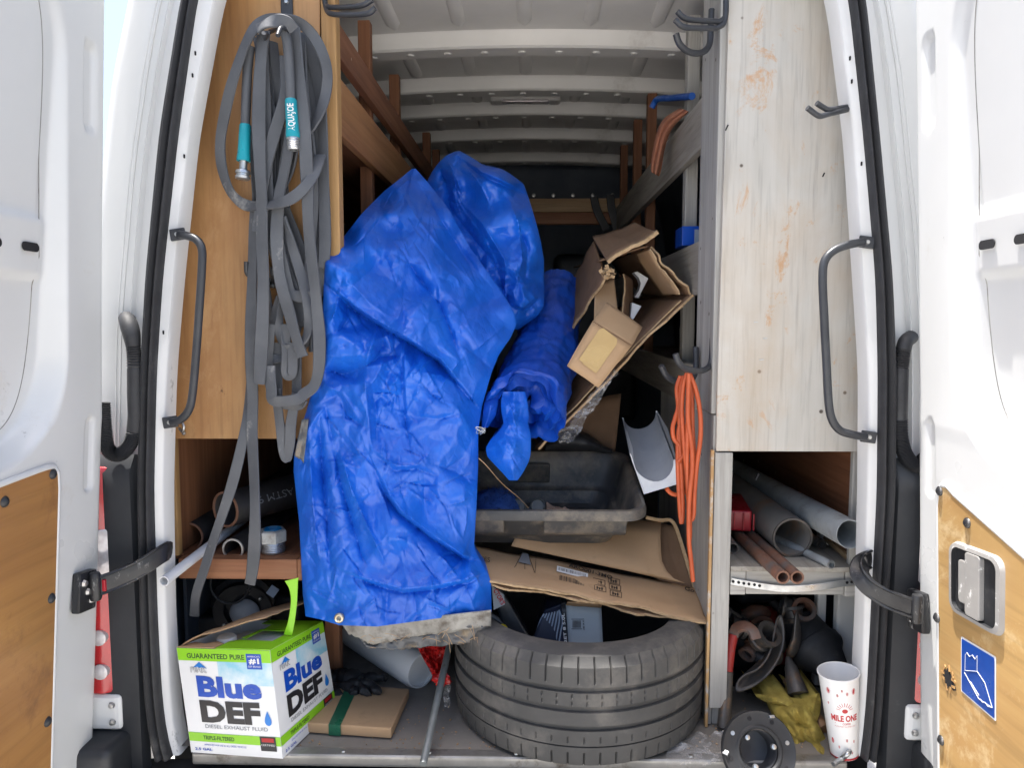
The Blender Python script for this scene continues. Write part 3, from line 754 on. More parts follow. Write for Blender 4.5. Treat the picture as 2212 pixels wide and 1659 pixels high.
# pipe rack opening
zs = zp(500, 1206, YS); zs2 = zp(500, 1251, YS)
xl0 = xp(378, 1100, YS)
board('shelf_board', xl0 - .02, XL - .024, YS + .032, 2.2, zs - .014, zs - .001, MT['redwood_y'], ls)
board('front_lumber', xl0 + .004, xp(642, 1230, YS), YS - .002, YS + .034, zs2, zs - .016 + .014, MT['lumber_x'], ls, .003)
board('front_lumber', xp(643, 1230, YS), XL - .042, YS - .004, YS + .034, zs2 - .002, zs - .001, MT['lumber_x'], ls, .003)
board('side_panel', xl0 - .020, xl0 - .008, YS + .014, 1.6, zs, zp(400, 948, YS) + .1, MT['redwood'], ls)
board('edge_strip', xl0 - .024, xl0 - .001, YS + .0125, YS + .034, zs, zp(400, 949, YS), MT['ply_edge'], ls)
board('side_panel', wl_, wl_ + .01, .3, 2.3, FLZ, zs2, MT['shaded_wall'], ls)

rs_ = thing('shelving_unit', 'weathered grey painted plywood shelving along the right wall of the van', 'shelving', (XR + .2, .6, FLOOR))
sheet('plywood_panel', [(1579, -120), (1575, 0), (1563, 400), (1551, 800), (1547, 975), (1866, 976), (1869, 760), (1860, 560), (1838, 300), (1808, 0), (1795, -120)], YS, .012, MT['ply_grey'], rs_)
board('side_board', XR - .002, XR + .016, YS + .014, .31, 1.44, 2.54, MT['grey_z'], rs_, .003)
board('panel_edge', XR - .003, XR + .004, YS - .001, YS + .012, FLZ, zp(1547, 970, YS) - .003, MT['edge_raw'], rs_, .001)
board('side_panel', XR + .004, XR + .016, YS + .013, .85, FLZ, 1.437, MT['grey_z'], rs_, .002)
board('post', XR + .006, xp(1577, 1200, YS), YS - .003, YS + .0125, FLZ + .05, zp(1560, 978, YS), MT['grey_z'], rs_, .002)
board('post', XR + .018, xp(1577, 1200, YS) - .002, YS + .0145, YS + .05, FLZ, zp(1560, 978, YS) - .01, MT['grey_z'], rs_, .002)
for (a, b) in ((177, 295),): board('rail', XR, XR + .020, .312, 2.35, zp(1525, b, .2), zp(1525, a, .2), MT['grey_y'], rs_)
board('rail', XR, XR + .020, .312, 2.35, zp(1510, 636, .31), zp(1510, 520, .31), MT['grey_y'], rs_)
board('rail', XR, XR + .020, .312, 2.35, zp(1506, 886, .31), zp(1506, 790, .31), MT['grey_y'], rs_)
for k, (yy, mt) in enumerate(((.60, 'grey_z'), (1.34, 'redwood'), (1.72, 'redwood'), (2.2, 'redwood'))):
    board('post', XR + .021, XR + .057, yy, yy + .04, 1.44, 2.54, MT[mt], rs_, .003)
wr_ = XC + half(1.6) - .075
for zz in (zp(1510, 520, .31) - .02, zp(1506, 790, .31) - .02):
    board('shelf_board', XR + .022, wr_, .135, 2.3, zz - .014, zz, MT['grey_y'], rs_)
xr1 = xp(1868, 1100, YS)
zt = zp(1700, 1224, YS); zb = zp(1700, 1287, YS)
board('shelf_board', xp(1578, 1222, YS), xr1 - .012, YS - .004, 1.8, zt - .012, zt, MT['grey_y'], rs_, .002)
board('front_lumber', xp(1578, 1250, YS), xp(1612, 1250, YS), YS + .002, YS + .038, zb, zt - .0125, MT['grey_x'], rs_, .003)
board('front_lumber', xp(1612.8, 1250, YS), xp(1826, 1250, YS), YS + .004, YS + .038, zb + .001, zt - .0125, MT['grey_x'], rs_, .003)
board('front_lumber', xp(1827, 1250, YS), xp(1856, 1250, YS), YS + .002, YS + .038, zb - .003, zt - .0125, MT['grey_x'], rs_, .003)
board('side_panel', xr1 - .010, xr1 + .002, YS + .014, 1.8, zt, zp(1868, 975, YS) + .1, MT['redwood_y'], rs_)
board('edge_strip', xr1 - .026, xr1 - .011, YS + .0125, YS + .03, zt, zp(1868, 976, YS), MT['grey_z'], rs_)
board('side_panel', wr_ - .01, wr_, .35, 2.3, FLZ, zb, MT['shaded_wall'], rs_)
board('back_panel', XR + .02, wr_ - .011, .95, .965, FLZ, zt - .015, MT['shaded_wall'], rs_)
# perforated galvanised strap tacked over the shelf front
sp = [P(1579, 1256, YS - .004), P(1600, 1260, YS - .004), P(1650, 1268, YS - .005), P(1700, 1273, YS - .008), P(1760, 1270, YS - .010), P(1810, 1262, YS - .006), P(1848, 1257, YS - .003)]
spp = spline(sp, 5)
stp = mk('galvanised_strap', MB().ribbon(spp, .017, .0016, [Vector((0, -1, 0))] * len(spp)), MT['zinc'], rs_, smooth=40)
for k, (a, b) in enumerate(((1584, 1257), (1596, 1259), (1607, 1261), (1618, 1262.5), (1630, 1264), (1641, 1266), (1830, 1259), (1840, 1258))):
    q = P(a, b, YS - .0065); mk('strap_hole', MB().lathe([(0, .0006), (.0034, .0005), (.0036, 0)], q, (0, -1, 0), 12), MT['hole'], stp)
# staples and flakes on the grey panel
for (a, b) in ((1633, 696), (1653, 731), (1645, 777)):
    q = P(a, b, YS - .001); mk('staple', MB().box(q, (.010, .002, .0018), (0, R(-4), 0)), MT['zinc'], rs_)
for (a, b, l) in ((1570, 275, .014), (1779, 377, .010), (1636, 1030, .016)):
    q = P(a, b, YS - .0006); mk('split', MB().box(q, (.003, .0012, l), (0, R(25), 0)), MT['hole'], rs_)
# boards across the front end
cb = thing('lumber_board', 'pale pine board spanning the van behind the blue tarp, upper of two', 'board', P(1240, 444, 2.25))
mk('board', MB().box(P(1230, 444, 2.25), (.72, .04, .068)), MT['pine_x'], cb, bevel=.003)
cb2 = thing('lumber_board', 'reddish board spanning the van behind the blue tarp, lower of two', 'board', P(1240, 472, 2.27))
mk('board', MB().box(P(1230, 472, 2.27), (.68, .04, .060)), MT['lumber_x'], cb2, bevel=.003)
bs = thing('webbing_strap', 'black straps hanging in front of the two boards at the van front', 'strap', P(1300, 440, 2.2))
for pp in ([(1283, 425), (1290, 455), (1310, 495)], [(1318, 420), (1322, 455), (1335, 500)]):
    pt = spline([P(a, b, 2.18) for a, b in pp], 5); mk('strap', MB().ribbon(pt, .040, .004, [Vector((0, -1, 0))] * len(pt)), MT['black_plastic'], bs)

# ============================================================ hooks
def hook(label, base_px, Yb, prongs, r=.0062, plate=None, group='black utility hooks', mat='black_metal'):
    t = thing('utility_hook', label, 'hook', P(base_px[0], base_px[1], Yb), group)
    if plate:
        (a0, b0, a1, b1, Yp) = plate
        A = P(a0, b0, Yp); Bq = P(a1, b1, Yp)
        pl = mk('back_plate', MB().box((A + Bq) / 2, (abs(Bq.x - A.x), .006, abs(A.z - Bq.z))), MT[mat], t, bevel=.004, seg=3)
        for f in (.2, .8):
            c = A.lerp(Bq, f); c.x = (A.x + Bq.x) / 2
            mk('screw', MB().lathe([(0, .0035), (.004, .003), (.0055, 0)], c + Vector((0, -.003, 0)), (0, -1, 0), 10), MT['zinc'], pl)
    for pr in prongs:
        pts = spline([P(a, b, y) for a, b, y in pr], 6)
        mk('prong', MB().tube(pts, r, 10), MT[mat], t, smooth=70)
    return t
hook('black hook on the left plywood panel that carries the grey hose', (620, 20), YS,
     [[(612, 40, .11), (616, 55, .06), (620, 62, .01), (607, 60, -.02), (600, 76, -.035)], [(596, 62, .11), (580, 70, .05), (572, 82, .00), (570, 70, -.02)]], .005, plate=(606, -10, 634, 60, YS - .003))
hook('black double prong hook at the top of the left post', (706, 5), YS,
     [[(700, -14, .105), (704, 8, .10), (716, 15, .08), (776, 12, .03), (804, -1, .02)], [(700, -10, .105), (706, 20, .09), (722, 30, .065), (790, 29, .02), (810, 16, .01)]], .0060)
hook('upper black double prong hook on the right post near the roof', (1566, 20), YS,
     [[(1568, -20, .10), (1568, 30, .09), (1555, 45, .08), (1540, 45, .07), (1484, 40, .02), (1463, 24, .01)], [(1568, -20, .10), (1566, 42, .085), (1552, 58, .075), (1536, 60, .065), (1480, 58, .01), (1458, 42, .00)]], .0060)
hook('black J shaped hook below the double hook on the right post', (1534, 40), .16,
     [[(1537, 20, .16), (1535, 60, .15), (1532, 96, .14), (1515, 113, .12), (1488, 111, .09), (1468, 94, .07), (1460, 72, .06)]], .0072)
hook('black J shaped hook on the right post holding the orange cord', (1537, 740), .15,
     [[(1539, 722, .17), (1538, 765, .16), (1533, 790, .15), (1514, 801, .12), (1483, 797, .08), (1466, 783, .06), (1459, 764, .055)]], .0072)
hook('second black hook just behind the one holding the orange cord', (1500, 760), .3,
     [[(1503, 750, .26), (1503, 800, .25), (1490, 822, .23), (1462, 824, .20), (1440, 812, .18), (1428, 790, .17)]], .0075)
hook('short black two prong hook on the right door pillar', (1830, 236), .02,
     [[(1842, 232, .02), (1822, 238, .00), (1792, 245, -.03), (1772, 250, -.05), (1758, 243, -.055), (1744, 232, -.06)], [(1842, 229, .02), (1815, 233, .00), (1790, 236, -.03), (1778, 231, -.035), (1764, 222, -.04)]], .0060)
hook('small black hook half hidden behind the hanging grey hose', (534, 580), YS,
     [[(548, 598, .11), (540, 596, .09), (533, 588, .075), (532, 565, .07)], [(592, 606, .11), (590, 600, .09), (589, 592, .07), (589, 577, .065)]], .0055, plate=(579, 600, 600, 622, YS - .004))
hc = thing('metal_clip', 'small bright metal clip screwed to the lower left plywood panel', 'clip', P(396, 925, .1))
mk('clip', MB().tube(spline([P(393, 912, .09), P(397, 922, .085), P(394, 932, .09), P(388, 926, .10)], 6), .0035, 8), MT['zinc'], hc, smooth=60)
mk('screw', MB().lathe([(0, .004), (.004, .003), (.005, 0)], P(397, 936, .115), (0, -1, 0), 10), MT['zinc'], hc)
# ============================================================ blue tarpaulins
def tarp_mat(name, c1, c2):
    m, N, Lk, B = _new(name)
    n = _noise(N, Lk, _map(N, Lk, 7), 1, 5, .6)
    col = _ramp(N, Lk, n, [(.3, c2), (.65, c1)])
    d = _noise(N, Lk, _map(N, Lk, 9), 1, 7, .7)
    col = _mix(N, Lk, _ramp(N, Lk, d, [(.56, (0, 0, 0)), (.80, _g(.16))]), col, (.10, .12, .44))
    Lk.new(col, B.inputs['Base Color'])
    Lk.new(_ramp(N, Lk, n, [(.3, _g(.50)), (.7, _g(.38))]), B.inputs['Roughness'])
    B.inputs['Coat Weight'].default_value = .18; B.inputs['Coat Roughness'].default_value = .20
    B.inputs['Specular IOR Level'].default_value = .5
    h1 = _noise(N, Lk, _map(N, Lk, 26), 1, 6, .62, 1.2)
    ridge = N.new('ShaderNodeMath'); ridge.operation = 'SUBTRACT'; Lk.new(h1, ridge.inputs[0]); ridge.inputs[1].default_value = .5
    ab = N.new('ShaderNodeMath'); ab.operation = 'ABSOLUTE'; Lk.new(ridge.outputs[0], ab.inputs[0])
    b1 = _bump(N, Lk, ab.outputs[0], .10, .006)
    vo = N.new('ShaderNodeTexVoronoi'); vo.feature = 'DISTANCE_TO_EDGE'; vo.inputs['Scale'].default_value = 1
    Lk.new(_map(N, Lk, (34, 34, 22)), vo.inputs['Vector'])
    vr = _ramp(N, Lk, vo.outputs['Distance'], [(0, (0, 0, 0)), (.09, (1, 1, 1))])
    vo2 = N.new('ShaderNodeTexVoronoi'); vo2.feature = 'DISTANCE_TO_EDGE'; vo2.inputs['Scale'].default_value = 1
    wp = _mix(N, Lk, .10, _map(N, Lk, 13), N.new('ShaderNodeTexNoise').outputs['Color'])
    Lk.new(_map(N, Lk, (15, 15, 11), rot=(.3, .5, .4)), vo2.inputs['Vector'])
    vr2 = _ramp(N, Lk, vo2.outputs['Distance'], [(0, (0, 0, 0)), (.12, (1, 1, 1))])
    b0 = _bump(N, Lk, vr2, .14, .004, b1)
    b2 = _bump(N, Lk, vr, .16, .002, b0)
    wv = N.new('ShaderNodeTexWave'); wv.wave_type = 'BANDS'; wv.bands_direction = 'DIAGONAL'; wv.inputs['Scale'].default_value = 130
    tc = N.new('ShaderNodeTexCoord'); Lk.new(tc.outputs['Object'], wv.inputs['Vector'])
    b3 = _bump(N, Lk, wv.outputs['Fac'], .10, .0006, b2)
    Lk.new(b3, B.inputs['Normal'])
    return m
MT['tarp'] = tarp_mat('tarp_blue', (.005, .122, .60), (.003, .084, .49))
MT['tarp2'] = tarp_mat('tarp_blue_roll', (.004, .080, .48), (.003, .045, .34))
MT['tarp_under'] = pmat('tarp_underside', (.34, .33, .30), (.20, .19, .17), 12, .45, dirt=(.10, .085, .07), dirt_scale=18, dirt_lo=.5, dirt_hi=.68, bump=.5, bscale=40)
MT['tarp_silver'] = pmat('tarp_silver', (.11, .115, .12), (.05, .052, .055), 16, .35, dirt=(.22, .17, .11), dirt_scale=14, dirt_lo=.55, dirt_hi=.7, bump=.8, bscale=50)
MT['brass'] = pmat('brass', (.62, .52, .36), (.45, .37, .25), 40, .3, metal=.8, dirt=(.7, .68, .62), dirt_scale=60, dirt_lo=.5, dirt_hi=.6)

def seg_dist(px, py, line):
    """distance to a polyline and signed side (+ = above/left of travel)"""
    best = np.full(px.shape, 1e9); side = np.zeros(px.shape); tt = np.zeros(px.shape)
    L = len(line) - 1
    for i in range(L):
        x0, y0 = line[i]; x1, y1 = line[i + 1]; dx, dy = x1 - x0, y1 - y0; l2 = dx * dx + dy * dy
        t = np.clip(((px - x0) * dx + (py - y0) * dy) / l2, 0, 1)
        d = np.hypot(px - x0 - t * dx, py - y0 - t * dy)
        s = np.sign((px - x0) * -dy + (py - y0) * dx)
        m = d < best; best = np.where(m, d, best); side = np.where(m, s, side); tt = np.where(m, (i + t) / L, tt)
    return best, side, tt
def idw(px, py, ctrl, p=2.6):
    num = 0; den = 0
    for (x, y, v) in ctrl:
        w = 1 / (((px - x) ** 2 + (py - y) ** 2) ** (p / 2) + 60.0); num = num + w * v; den = den + w
    return num / den
def cloth(name, left, right, ctrl, folds, mat, parent, nu=130, nv=210, crump=(), back=.2, edge_round=.05, seed=3, bot=None):
    """a draped sheet shaped from its outline, depth control points and a list of folds; the rim turns back into a bundle"""
    yl = np.array(left, float); yr = np.array(right, float)
    y0 = max(yl[0, 1], yr[0, 1]); y1 = min(yl[-1, 1], yr[-1, 1])
    v = np.linspace(0, 1, nv)[:, None]; u = np.linspace(0, 1, nu)[None, :]
    yy = y0 + (y1 - y0) * v + 0 * u
    xl = np.interp(yy[:, 0], yl[:, 1], yl[:, 0]); xr = np.interp(yy[:, 0], yr[:, 1], yr[:, 0])
    k = np.array([1, 2, 3, 2, 1.]) / 9
    xl[2:-2] = np.convolve(xl, k, 'same')[2:-2]; xr[2:-2] = np.convolve(xr, k, 'same')[2:-2]
    xx = xl[:, None] + (xr - xl)[:, None] * u
    if bot:
        bq = np.array(bot, float); yy = yy + sstep(.82, 1, v) * (np.interp(xx, bq[:, 0], bq[:, 1]) - y1)
    dep = idw(xx, yy, ctrl)
    e = np.minimum(u, 1 - u) * (xr - xl)[:, None]            # px from the side edges
    dep = dep + edge_round * (1 - np.clip(e / 45, 0, 1)) ** 2.2
    lift = np.zeros_like(dep)
    calm = 1 - .15 * np.exp(-(((xx - 850) / 120) ** 2 + ((yy - 520) / 110) ** 2)) if seed == 3 else 1.0
    for f in folds:
        kind, line, A, w = f[:4]
        d, s, t = seg_dist(xx, yy, line)
        fade = np.clip(np.sin(np.pi * np.clip(t, .04, .96)) * 1.6, 0, 1) if len(f) < 5 else 1
        if kind == 'r': lift += A * np.exp(-d / w) * fade
        elif kind == 'v': lift -= A * np.exp(-d / w) * fade
        elif kind == 's':                                     # soft swell
            lift += A * np.exp(-(d / w) ** 2) * fade
        elif kind == 'o':                                     # overhanging fold: proud above the line, sunk below
            lift += fade * A * ((1 - sstep(-5, 5, d * s)) * np.exp(-d / (w * 2.6)) - sstep(-5, 5, d * s) * np.exp(-d / w) * .9)
    rq = np.random.RandomState(seed + 100); npx = int((y1 - y0) * (xr.max() - xl.min()) / 2300)
    for _ in range(npx):                                      # crisp little creases left from folding
        r0 = rq.randint(0, nv); c0_ = rq.randint(0, nu); ax_, ay_ = xx[r0, c0_], yy[r0, c0_]; L_ = rq.uniform(25, 110); th_ = rq.choice([.9, 1.15, 2.1, .35, 1.5, 2.6]) + rq.uniform(-.25, .25)
        mid = (ax_ + L_ * .5 * math.cos(th_) + rq.uniform(-9, 9), ay_ + L_ * .5 * math.sin(th_) + rq.uniform(-9, 9))
        d, s, t = seg_dist(xx, yy, [(ax_, ay_), mid, (ax_ + L_ * math.cos(th_), ay_ + L_ * math.sin(th_))])
        fd = np.clip(np.sin(np.pi * np.clip(t, .02, .98)) * 1.5, 0, 1); A_ = rq.uniform(.0020, .0058); w_c = rq.uniform(2.2, 5.0)
        lift += fd * A_ * np.exp(-d / w_c) * (1 if rq.rand() < .45 else -1) + fd * A_ * .9 * np.where(s > 0, np.exp(-d / (w_c * 4)), 0)
    for (cx, cy, rad, amp, cell, sd) in crump:
        m = np.exp(-(((xx - cx) / rad) ** 2 + ((yy - cy) / (rad * 1.1)) ** 2) ** 2)
        c1 = tin(xx + 5 * vnoise(xx / 30, yy / 30, sd), yy, cell, sd, 1.3, .7 + sd)
        lift += amp * 1.0 * m * c1; continue
        n_ = max(8, int((2 * rad / cell) ** 2))
        wx = xx + 10 * vnoise(xx / 40, yy / 40, sd); wy = yy + 10 * vnoise(xx / 40 + 9, yy / 40, sd)
        c1 = crumple(wx, wy, n_, sd, cx - rad * 1.3, cx + rad * 1.3, cy - rad * 1.4, cy + rad * 1.4)
        lift += amp * m * (np.minimum(c1 / cell, .8) - .35)
    wx = xx + 14 * vnoise(xx / 50, yy / 50, seed); wy = yy + 14 * vnoise(xx / 50 + 7, yy / 50, seed)
    w_, h_ = xr.max() - xl.min(), y1 - y0
    for cell, amp, an_, ag in ((92, .0125, 1.9, .5), (48, .0070, 1.8, -.45), (24, .0030, 1.4, .2), (13, .0011, 1.0, .9)):
        lift += calm * amp * min(1, w_ / 160) * tin(wx, wy, cell * min(1, .35 + w_ / 400), seed * 7 + cell, an_, ag)
    lift += .006 * fbm(xx / 130, yy / 150, seed, 3)
    rg = np.abs(fbm(xx / 70 + .4 * yy / 70, yy / 150, seed + 5, 2)); lift += .005 * (.35 - np.minimum(rg, .7))
    lift = lift * (.2 + .8 * np.clip(e / 26, 0, 1))
    dep = dep - lift
    rows = []
    for i in range(nv):
        row = [P(xx[i, j], yy[i, j], dep[i, j]) for j in range(nu)]
        a, b = row[0], row[-1]; cx_ = (a + b) / 2
        def turn(p, q):
            out = []
            for tt_, yb in ((.02, .03), (.05, .075), (.12, .13), (.22, back)):
                c = p.lerp(Vector((cx_.x, p.y, p.z)), tt_); c.y += yb + .012 * math.sin(i * .21 + p.x * 9); out.append(c)
            return out
        rows.append(turn(a, b)[::-1] + row + turn(b, a))
    return mk(name, MB().grid(rows), mat, parent, smooth=75)

tp = thing('blue_tarp', 'large crumpled blue tarp heaped in the middle and hanging over the tyre', 'tarp', P(860, 1330, .08))
A_L = [(890, 364), (862, 387), (830, 412), (784, 458), (750, 501), (722, 538), (702, 567), (699, 624), (696, 683), (690, 740), (689, 779), (684, 810), (672, 850), (661, 891), (644, 942), (635, 985), (634, 1017), (640, 1075), (646, 1127), (650, 1206), (654, 1290), (660, 1336)]
A_R = [(898, 364), (923, 392), (945, 420), (969, 451), (1015, 534), (1045, 576), (1075, 617), (1098, 653), (1112, 676), (1116, 700), (1104, 728), (1078, 766), (1062, 805), (1052, 839), (1042, 875), (1033, 930), (1033, 1009), (1029, 1100), (1024, 1182), (1034, 1205), (1044, 1226), (1056, 1250), (1061, 1268), (1062, 1336)]
A_C = [(894, 370, .50), (830, 420, .42), (750, 510, .22), (728, 545, .11), (704, 575, .062), (735, 590, .07), (698, 640, .058), (697, 700, .055), (690, 800, .055), (660, 900, .07), (640, 1010, .085), (650, 1200, .085), (660, 1330, .08),
       (923, 400, .48), (1000, 520, .40), (1075, 620, .32), (1110, 690, .27), (1075, 770, .22), (1045, 860, .17), (1033, 1000, .13), (1025, 1180, .11), (1060, 1300, .09),
       (850, 480, .31), (830, 560, .19), (900, 600, .20), (800, 650, .075), (900, 700, .10), (980, 760, .14), (780, 760, .055), (880, 820, .065), (960, 900, .09), (780, 900, .05), (880, 1000, .045), (760, 1060, .05), (960, 1080, .08), (860, 1160, .03), (780, 1280, .035), (900, 1290, .035), (1000, 1290, .06), (860, 1335, .05)]
A_F0 = [('o', [(716, 622), (760, 660), (803, 690), (883, 736), (949, 779), (1015, 858)], .046, 14),
       ('v', [(880, 560), (905, 600), (949, 657), (975, 720), (1000, 790)], .026, 11),
       ('r', [(860, 400), (900, 470), (960, 545), (1010, 600)], .012, 9),
       ('v', [(905, 400), (950, 470), (1000, 545), (1060, 620)], .012, 9),
       ('r', [(735, 606), (760, 615), (800, 655), (850, 690)], .010, 7),
       ('r', [(735, 625), (728, 660), (715, 700)], .012, 6), ('v', [(750, 640), (752, 690), (730, 720)], .012, 7),
       ('r', [(815, 695), (810, 730), (795, 760)], .014, 6), ('v', [(825, 705), (828, 745), (810, 772)], .014, 7),
       ('v', [(870, 745), (868, 800), (870, 860), (878, 930), (890, 993)], .008, 4), ('r', [(875, 745), (875, 820), (880, 900)], .006, 6),
       ('r', [(785, 800), (792, 860), (803, 978)], .012, 7), ('v', [(797, 810), (812, 880), (815, 960)], .008, 6),
       ('v', [(799, 974), (854, 1017), (901, 1013), (956, 1033)], .010, 6), ('r', [(800, 966), (856, 1008), (902, 1004), (930, 980)], .008, 5),
       ('o', [(815, 1020), (840, 1075), (862, 1105), (933, 1160), (1000, 1204), (1020, 1208)], .036, 12),
       ('v', [(720, 960), (735, 1040), (748, 1088), (783, 1206)], .022, 8), ('r', [(735, 980), (760, 1060), (800, 1150), (838, 1230)], .020, 10),
       ('v', [(690, 900), (695, 1000), (705, 1120), (715, 1250)], .020, 9), ('r', [(668, 950), (675, 1080), (690, 1220)], .010, 8),
       ('o', [(736, 1232), (800, 1258), (870, 1277), (940, 1270), (1012, 1255), (1045, 1240)], .018, 9),
       ('v', [(895, 1280), (900, 1330)], .007, 6, 1), ('v', [(838, 1275), (832, 1335)], .006, 7, 1), ('v', [(945, 1270), (938, 1330)], .006, 5, 1),
       ('v', [(735, 860), (750, 900), (790, 925)], .014, 8), ('r', [(700, 830), (740, 850), (775, 905)], .012, 7), ('v', [(700, 870), (712, 920), (720, 965)], .010, 7),
       ('v', [(880, 900), (950, 905), (1030, 885)], .008, 9), ('s', [(900, 870), (1000, 872)], .008, 20), ('v', [(930, 1000), (985, 1020), (1025, 1050)], .007, 6),
       ('s', [(730, 560), (800, 500), (870, 430)], .014, 34), ('v', [(760, 575), (840, 600), (890, 640)], .006, 10)]
A_F = [(f[0], f[1], f[2] * 1.3) + tuple(f[3:]) for f in A_F0]
A_K = [(765, 810, 95, .036, 44, 4), (850, 765, 75, .024, 36, 6), (820, 960, 120, .010, 52, 8), (940, 700, 110, .010, 34, 12), (850, 530, 150, .006, 30, 14), (850, 1150, 190, .008, 70, 15), (700, 1000, 70, .016, 34, 17), (960, 960, 90, .008, 44, 19)]
cloth('front_sheet', A_L, A_R, A_C, A_F, MT['tarp'], tp, 210, 380, A_K, .22, .022, 3, [(650, 1330), (690, 1338), (732, 1351), (815, 1354), (933, 1338), (1064, 1322)])
B_L = [(985, 326), (965, 334), (948, 350), (932, 372), (922, 392), (918, 440), (930, 520), (960, 600), (1000, 660), (1050, 700), (1090, 712)]
B_R = [(994, 326), (1015, 337), (1048, 361), (1066, 354), (1098, 372), (1131, 396), (1145, 436), (1158, 480), (1168, 520), (1175, 560), (1176, 620), (1175, 662), (1160, 684), (1120, 712)]
B_R = [(994, 326), (1015, 337), (1046, 357), (1080, 362), (1098, 372), (1131, 396), (1145, 436), (1158, 480), (1168, 520), (1175, 560), (1176, 620), (1175, 662), (1160, 684), (1120, 712)]
B_C = [(990, 330, .66), (930, 390, .66), (1130, 400, .60), (1176, 600, .52), (1160, 680, .44), (1000, 420, .60), (1060, 400, .50), (1080, 480, .46), (1000, 540, .52), (1110, 560, .42), (1060, 620, .42), (1120, 650, .40), (1140, 500, .46)]
B_F = [('o', [(1000, 345), (1040, 375), (1080, 392), (1125, 412)], .022, 9), ('v', [(948, 360), (965, 400), (972, 445), (985, 470)], .030, 11), ('r', [(968, 345), (985, 385), (1000, 420)], .016, 9),
       ('v', [(975, 455), (1010, 500), (1060, 560), (1085, 590)], .016, 9), ('r', [(990, 430), (1040, 480), (1090, 560), (1095, 600)], .016, 10), ('v', [(1120, 480), (1140, 540), (1135, 620)], .016, 9),
       ('r', [(1098, 430), (1120, 480), (1128, 560), (1110, 640)], .016, 10), ('v', [(1075, 600), (1095, 640), (1100, 665)], .022, 11), ('r', [(1092, 590), (1090, 620), (1094, 650)], .014, 5), ('r', [(1050, 585), (1075, 577), (1090, 585)], .010, 5),
       ('o', [(1105, 660), (1130, 668), (1150, 655), (1165, 640)], .016, 8)]
B_K = [(1070, 600, 60, .022, 22, 21), (1130, 470, 80, .016, 36, 22), (1040, 460, 80, .016, 40, 23), (1140, 640, 50, .018, 22, 25)]
B_F = [(f[0], f[1], f[2] * 1.7) + tuple(f[3:]) for f in B_F]
cloth('back_lobe', B_L, B_R, B_C, B_F, MT['tarp'], tp, 130, 180, B_K, .26, .05, 9)
# hem: grey worn canvas edge and silver underside below it
def strip(name, top, bot, Yt, Yb, mat, n=60, m=8, seed=1, amp=.006):
    tx = np.array(top, float); bx_ = np.array(bot, float); rows = []
    for j in range(m + 1):
        f = j / m; row = []
        for i in range(n + 1):
            g_ = i / n
            x0 = np.interp(g_, np.linspace(0, 1, len(tx)), tx[:, 0]); y0_ = np.interp(g_, np.linspace(0, 1, len(tx)), tx[:, 1])
            x1 = np.interp(g_, np.linspace(0, 1, len(bx_)), bx_[:, 0]); y1_ = np.interp(g_, np.linspace(0, 1, len(bx_)), bx_[:, 1])
            px_, py_ = x0 + (x1 - x0) * f, y0_ + (y1_ - y0_) * f
            py_ += 2.2 * float(vnoise(g_ * 40, seed)) * (j == m)
            yy_ = Yt + (Yb - Yt) * f + amp * float(fbm(px_ / 26, py_ / 22, seed, 3))
            row.append(P(px_, py_, yy_))
        rows.append(row)
    return mk(name, MB().grid(rows), mat, tp, smooth=60, solid=.0012)
strip('hem', [(732, 1340), (815, 1346), (933, 1332), (1061, 1318)], [(752, 1368), (800, 1392), (930, 1372), (1061, 1352)], .062, .074, MT['tarp_under'], seed=2)
strip('underside', [(775, 1376), (850, 1384), (940, 1368), (1060, 1345)], [(790, 1398), (850, 1404), (930, 1398), (1061, 1386)], .080, .088, MT['tarp_silver'], seed=5, amp=.010)
strip('underside', [(652, 905), (660, 905), (667, 905)], [(636, 985), (648, 992), (656, 1000)], .062, .070, MT['tarp_silver'], n=10, m=14, seed=7)
gc = P(738, 1327, .066)
gm = mk('grommet', MB().lathe([(.0042, .0), (.0050, .004), (.0075, .0052), (.0108, .0035), (.0118, 0), (.0118, -.004)], gc + Vector((0, -.024, 0)), (.05, -1, .08), 28), MT['brass'], tp, smooth=60)
mk('grommet_hole', MB().lathe([(0, 0), (.0045, 0)], gc + Vector((0, -.0235, 0)), (.05, -1, .08), 16), MT['tarp_under'], gm)
for k in range(26):      # straw caught on the hem
    a = rnd.uniform(770, 1060); b = 1398 - (a - 790) * .06 + rnd.uniform(-22, 8)
    c = P(a, b, .055); d_ = Vector((rnd.uniform(-1, 1), rnd.uniform(-.3, .3), rnd.uniform(-.6, .6))).normalized() * rnd.uniform(.006, .018)
    mk('straw', MB().tube([c - d_, c + Vector((0, 0, .002)), c + d_], .0006, 5), MT['pine_x'], tp)

# ------------------------------------------------------------ rolled blue tarp
rl = thing('tarp_roll', 'rolled up darker blue tarp with a loose tail beside the cardboard box', 'tarp', P(1150, 960, .3))
ax0 = P(1205, 632, .82); ax1 = P(1140, 878, .24)
def roll_pt(t, a, rmul=1.0, ext=0.0):
    c = ax0.lerp(ax1, t) ; axd = (ax1 - ax0).normalized(); c = c + axd * ext
    u = axd.cross(Vector((0, 1, .2))).normalized(); w = axd.cross(u).normalized()
    c = c + Vector((0, 0, -.03 * math.sin(math.pi * t)))
    r_ = (.082 + .018 * t) * rmul
    x, y, z = 6 * math.cos(a), 6 * math.sin(a), t * 14
    r_ *= 1 + .05 * float(fbm(x * .5, y * .5, z * .6, 3)) + .10 * (.3 - min(.6, abs(float(fbm(x * .35 + 3, y * .35, z * .35 + 2, 3)))))
    r_ += .004 * (((a + .9) % (2 * math.pi)) / (2 * math.pi))       # spiral step of the roll
    return c + u * r_ * math.cos(a) * 1.0 + w * r_ * math.sin(a) * .95
rows = []
na = 96
